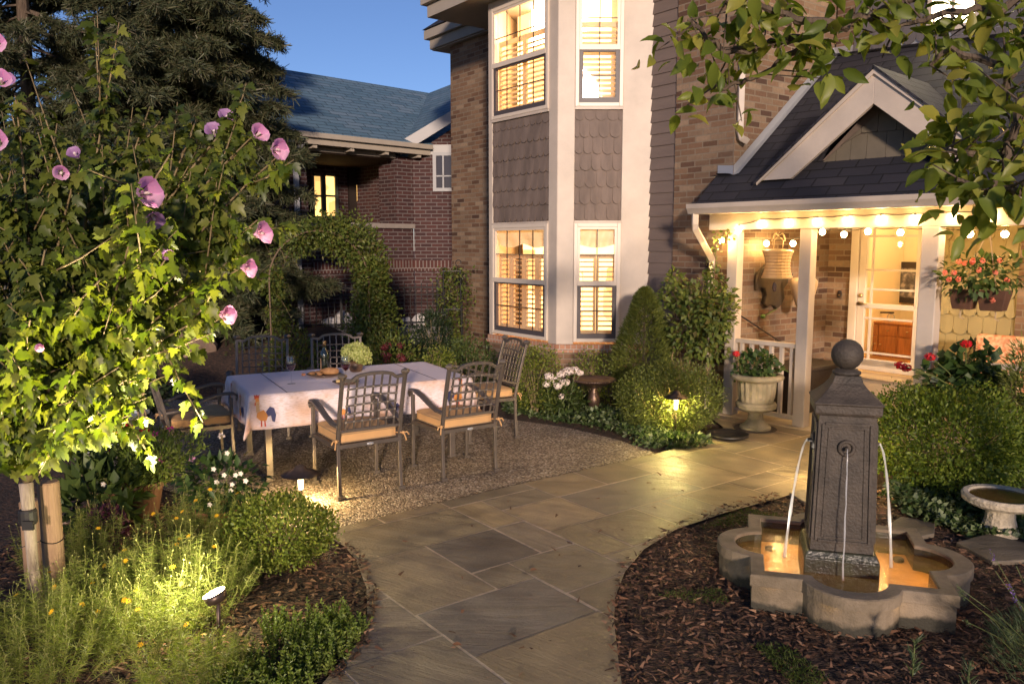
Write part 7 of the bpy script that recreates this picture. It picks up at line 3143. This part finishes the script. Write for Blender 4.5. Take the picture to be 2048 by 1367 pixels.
for x, y in ((428, 937), (449, 949), (472, 949), (482, 946), (434, 963), (465, 968), (492, 961), (462, 980), (420, 1008), (492, 960), (208, 967), (455, 905)):
    q = np.array([[math.cos(a), -.5, math.sin(a)] for a in [2 * math.pi * i / 5 for i in range(5)]])
    leaves('flower', np.repeat(np.array(dp(x, y, 4.82))[None], 5, 0), q, .020, .018, WHITF, t, N=np.repeat(np.array([[0, -1, .4]]), 5, 0))
px_shrub('broad_leaf_plant', 'broad leaved plant in shade behind the hibiscus stakes', 'plant', 175, 905, 70, 5.2, 330, .13, .06, BOXD, seed=95, amt=.3, up=.5)
px_shrub('purple_foliage_plant', 'low dark purple leaved plant between stakes and flower pots', 'plant', 178, 1010, 42, 4.85, 700, .03, .02, leafmat('purple_leaf', [(.07, .02, .05), (.12, .04, .07), (.05, .025, .04)]), seed=96, zlow=-.04)
for k, (x, y, s_) in enumerate(((216, 1000, .06), (240, 1008, .055), (228, 1030, .05), (135, 1045, .06))):
    p = gp(x, y)
    t = tag(MB().blob((0, 0, s_ * .4), (s_ * 1.2, s_ * .8, s_ * .6), k + 30, .3, 9, 6).build('garden_rock', M('brown_rock_%s' % 'abcd'[k], [(.22, .12, .08), (.25, .22, .14), (.2, .2, .15), (.22, .15, .13)][k], .9, var=.3, bump=.4), None), ['reddish stone under the brown pot, uppermost of the edging stones', 'pale tan stone edging beside the reddish stone under the pot', 'greenish grey stone edging in front of the pale tan one', 'flat pinkish stone beside the front wooden stake'][k], 'rock', 'edging stones near the flower pots')
    t.location = p
# blue grey planter box
p = Vector((dp(215, 870, 7.3).x, 7.3, .0))
pb_ = thing('planter_box', 'pale blue grey square planter behind the red geraniums', 'planter', p)
m = MB()
vs = [p + Vector((sx * w_, sy * w_ * .8, z_)) for z_, w_ in ((.008, .21), (.30, .27)) for sx, sy in ((-1, -1), (1, -1), (1, 1), (-1, 1))]
m.add(vs, [(3, 2, 1, 0), (4, 5, 6, 7), (0, 1, 5, 4), (1, 2, 6, 5), (2, 3, 7, 6), (3, 0, 4, 7)])
m.build('box', M('blue_grey_glaze', (.26, .29, .33), .5, var=.1), pb_, bevel=.008)
m = MB()
for a, b, c, d in ((-.3, .3, -.24, -.20), (-.3, .3, .20, .24), (-.3, -.26, -.199, .199), (.26, .3, -.199, .199)):
    m.fbox(p, (1, 0, 0), (0, 1, 0), Z, (a, b), (c, d), (.301, .335))
m.build('rim', M('blue_grey_rim', (.34, .37, .40), .5), pb_, bevel=.006)
# garden ornament stakes
GOLDM = M('tan_metal', (.38, .26, .15), .5, metal=.4, var=.2)
p = Vector((dp(272, 880, 6.0).x, 6.0, 0))
st_ = thing('finial_stake', 'thin tan metal garden stake with a flared finial among the red geraniums', 'ornament', p)
m = MB()
top = dp(287, 735, 6.0)
m.tube([p, (p + top) / 2 + Vector((.01, 0, 0)), top], [.008, .010, .011], n=6)
m.lathe([(.012, -.0), (.022, .01), (.016, .03), (.03, .05), (.058, .065), (.05, .075), (.02, .07), (.012, .095), (.004, .11)], top, n=8)
m.build('stake', GOLDM, st_)
c = dp(262, 765, 6.1)
cr = thing('crane_ornament', 'flat tan crane shaped garden ornament with curled neck on wire legs', 'ornament', (c.x, c.y, 0))
m = MB()


def cp(x, y):
    return dp(x, y, 6.1)


neck = [(257, 788), (257, 765), (256, 748), (260, 738), (270, 734), (280, 737), (285, 746), (283, 751)]
inn = [(273, 788), (272, 768), (266, 756), (265, 748), (270, 743), (275, 744), (279, 750), (283, 751)]
for i in range(len(neck) - 1):
    m.prism([cp(*neck[i]), cp(*neck[i + 1]), cp(*inn[i + 1]), cp(*inn[i])], (0, .012, 0))
m.build('body', GOLDM, cr)
m = MB()
for a, b in (((260, 788), (250, 865)), ((266, 788), (252, 850)), ((275, 760), (302, 870)), ((272, 790), (280, 860))):
    e = cp(*b)
    m.tube([cp(*a), e, Vector((e.x, e.y, 0))], .004, n=4)
m.build('legs', GOLDM, cr)

# lavender and sprouts in the right front corner
r = np.random.default_rng(101)
lx, ly = 2.47, 3.32
t = thing('lavender_plant', 'grey green lavender clump with purple spikes in the front corner by the basin', 'plant', (lx, ly, 0))
n = 3600
a, q = r.random(n) * 6.283, np.sqrt(r.random(n))
P = np.stack([lx + .33 * q * np.cos(a), ly + .32 * q * np.sin(a), .02 + .30 * r.random(n) * np.sqrt(1 - q * q * .8)], 1)
D = np.stack([np.cos(a) * q, np.sin(a) * q, np.ones(n) * .9], 1) + r.normal(size=(n, 3)) * .35
leaves('foliage', P, D, r.uniform(.03, .06, n), r.uniform(.003, .005, n), LAVL, t, 'needle')
m = MB()
for k in range(40):
    aa, qq = r.random() * 6.283, r.random() ** .5
    b = Vector((lx + .2 * qq * math.cos(aa), ly + .2 * qq * math.sin(aa), .05))
    e = Vector((lx + .55 * qq * math.cos(aa), ly + .5 * qq * math.sin(aa), .26 + .16 * r.random()))
    m.tube([b, (b + e) / 2 + Vector((0, 0, .04)), e], .0016, n=3, cap=False)
    if k % 2 == 0:
        q2 = unit(r.normal(size=(26, 3)))
        dd = np.array((e - b).normalized())
        Pq = np.array(e)[None] - dd[None] * (r.random((26, 1)) * .05) + q2 * .004
        leaves('flower', Pq, q2 + dd * .6, .010, .006, PURP if k % 4 == 0 else LAVL, t)
m.build('stems', STEM, t)
for k, (x, y, hgt, lab) in enumerate(((1825, 1352, .17, 'single narrow leaved sprout in the mulch before the basin'), (1935, 1385, .12, 'short narrow leaved sprout nearest the lavender'))):
    p = gp(x, y)
    t = thing('plant_sprout', lab, 'plant', p)
    n = 40
    s = r.random(n)
    P = np.array(p)[None] + np.stack([r.normal(size=n) * .004, r.normal(size=n) * .004, s * hgt], 1)
    a = r.random(n) * 6.283
    D = np.stack([np.cos(a), np.sin(a), np.full(n, 1.2)], 1)
    leaves('foliage', P, D, r.uniform(.04, .075, n), r.uniform(.006, .009, n), LAVL, t, 'blade')
    m = MB()
    m.tube([p, p + Z * hgt], .003, n=4)
    m.build('stem', STEM, t)
# one yellow leaf and a pinecone-like leaf litter
LITTER = leafmat('fallen_leaf', [(.45, .28, .03), (.28, .13, .05), (.2, .1, .06)], tr=.2)
for k, (x, y, lab) in enumerate(((1060, 1150, 'small brown leaf lying on the flagstones in the middle of the path'), (905, 1300, 'curled leaf on the nearest flagstones'), (1424, 1085, 'yellow fallen leaf on the mulch beside the basin lobe'), (1565, 1290, 'brown fallen leaf on the mulch in front of the basin'), (1268, 1195, 'tan fallen leaf at the flagstone edge'))):
    p = gp(x, y)
    o = leaves('fallen_leaf', np.array([[0, 0, .03 if k < 2 else .012]]), [[1, .3 - k * .4, .1]], .045, .026, LITTER, None, 'rich', N=np.array([[0, -.2, 1.0]]))
    o.location = p
    tag(o, lab, 'leaf', 'fallen leaves')
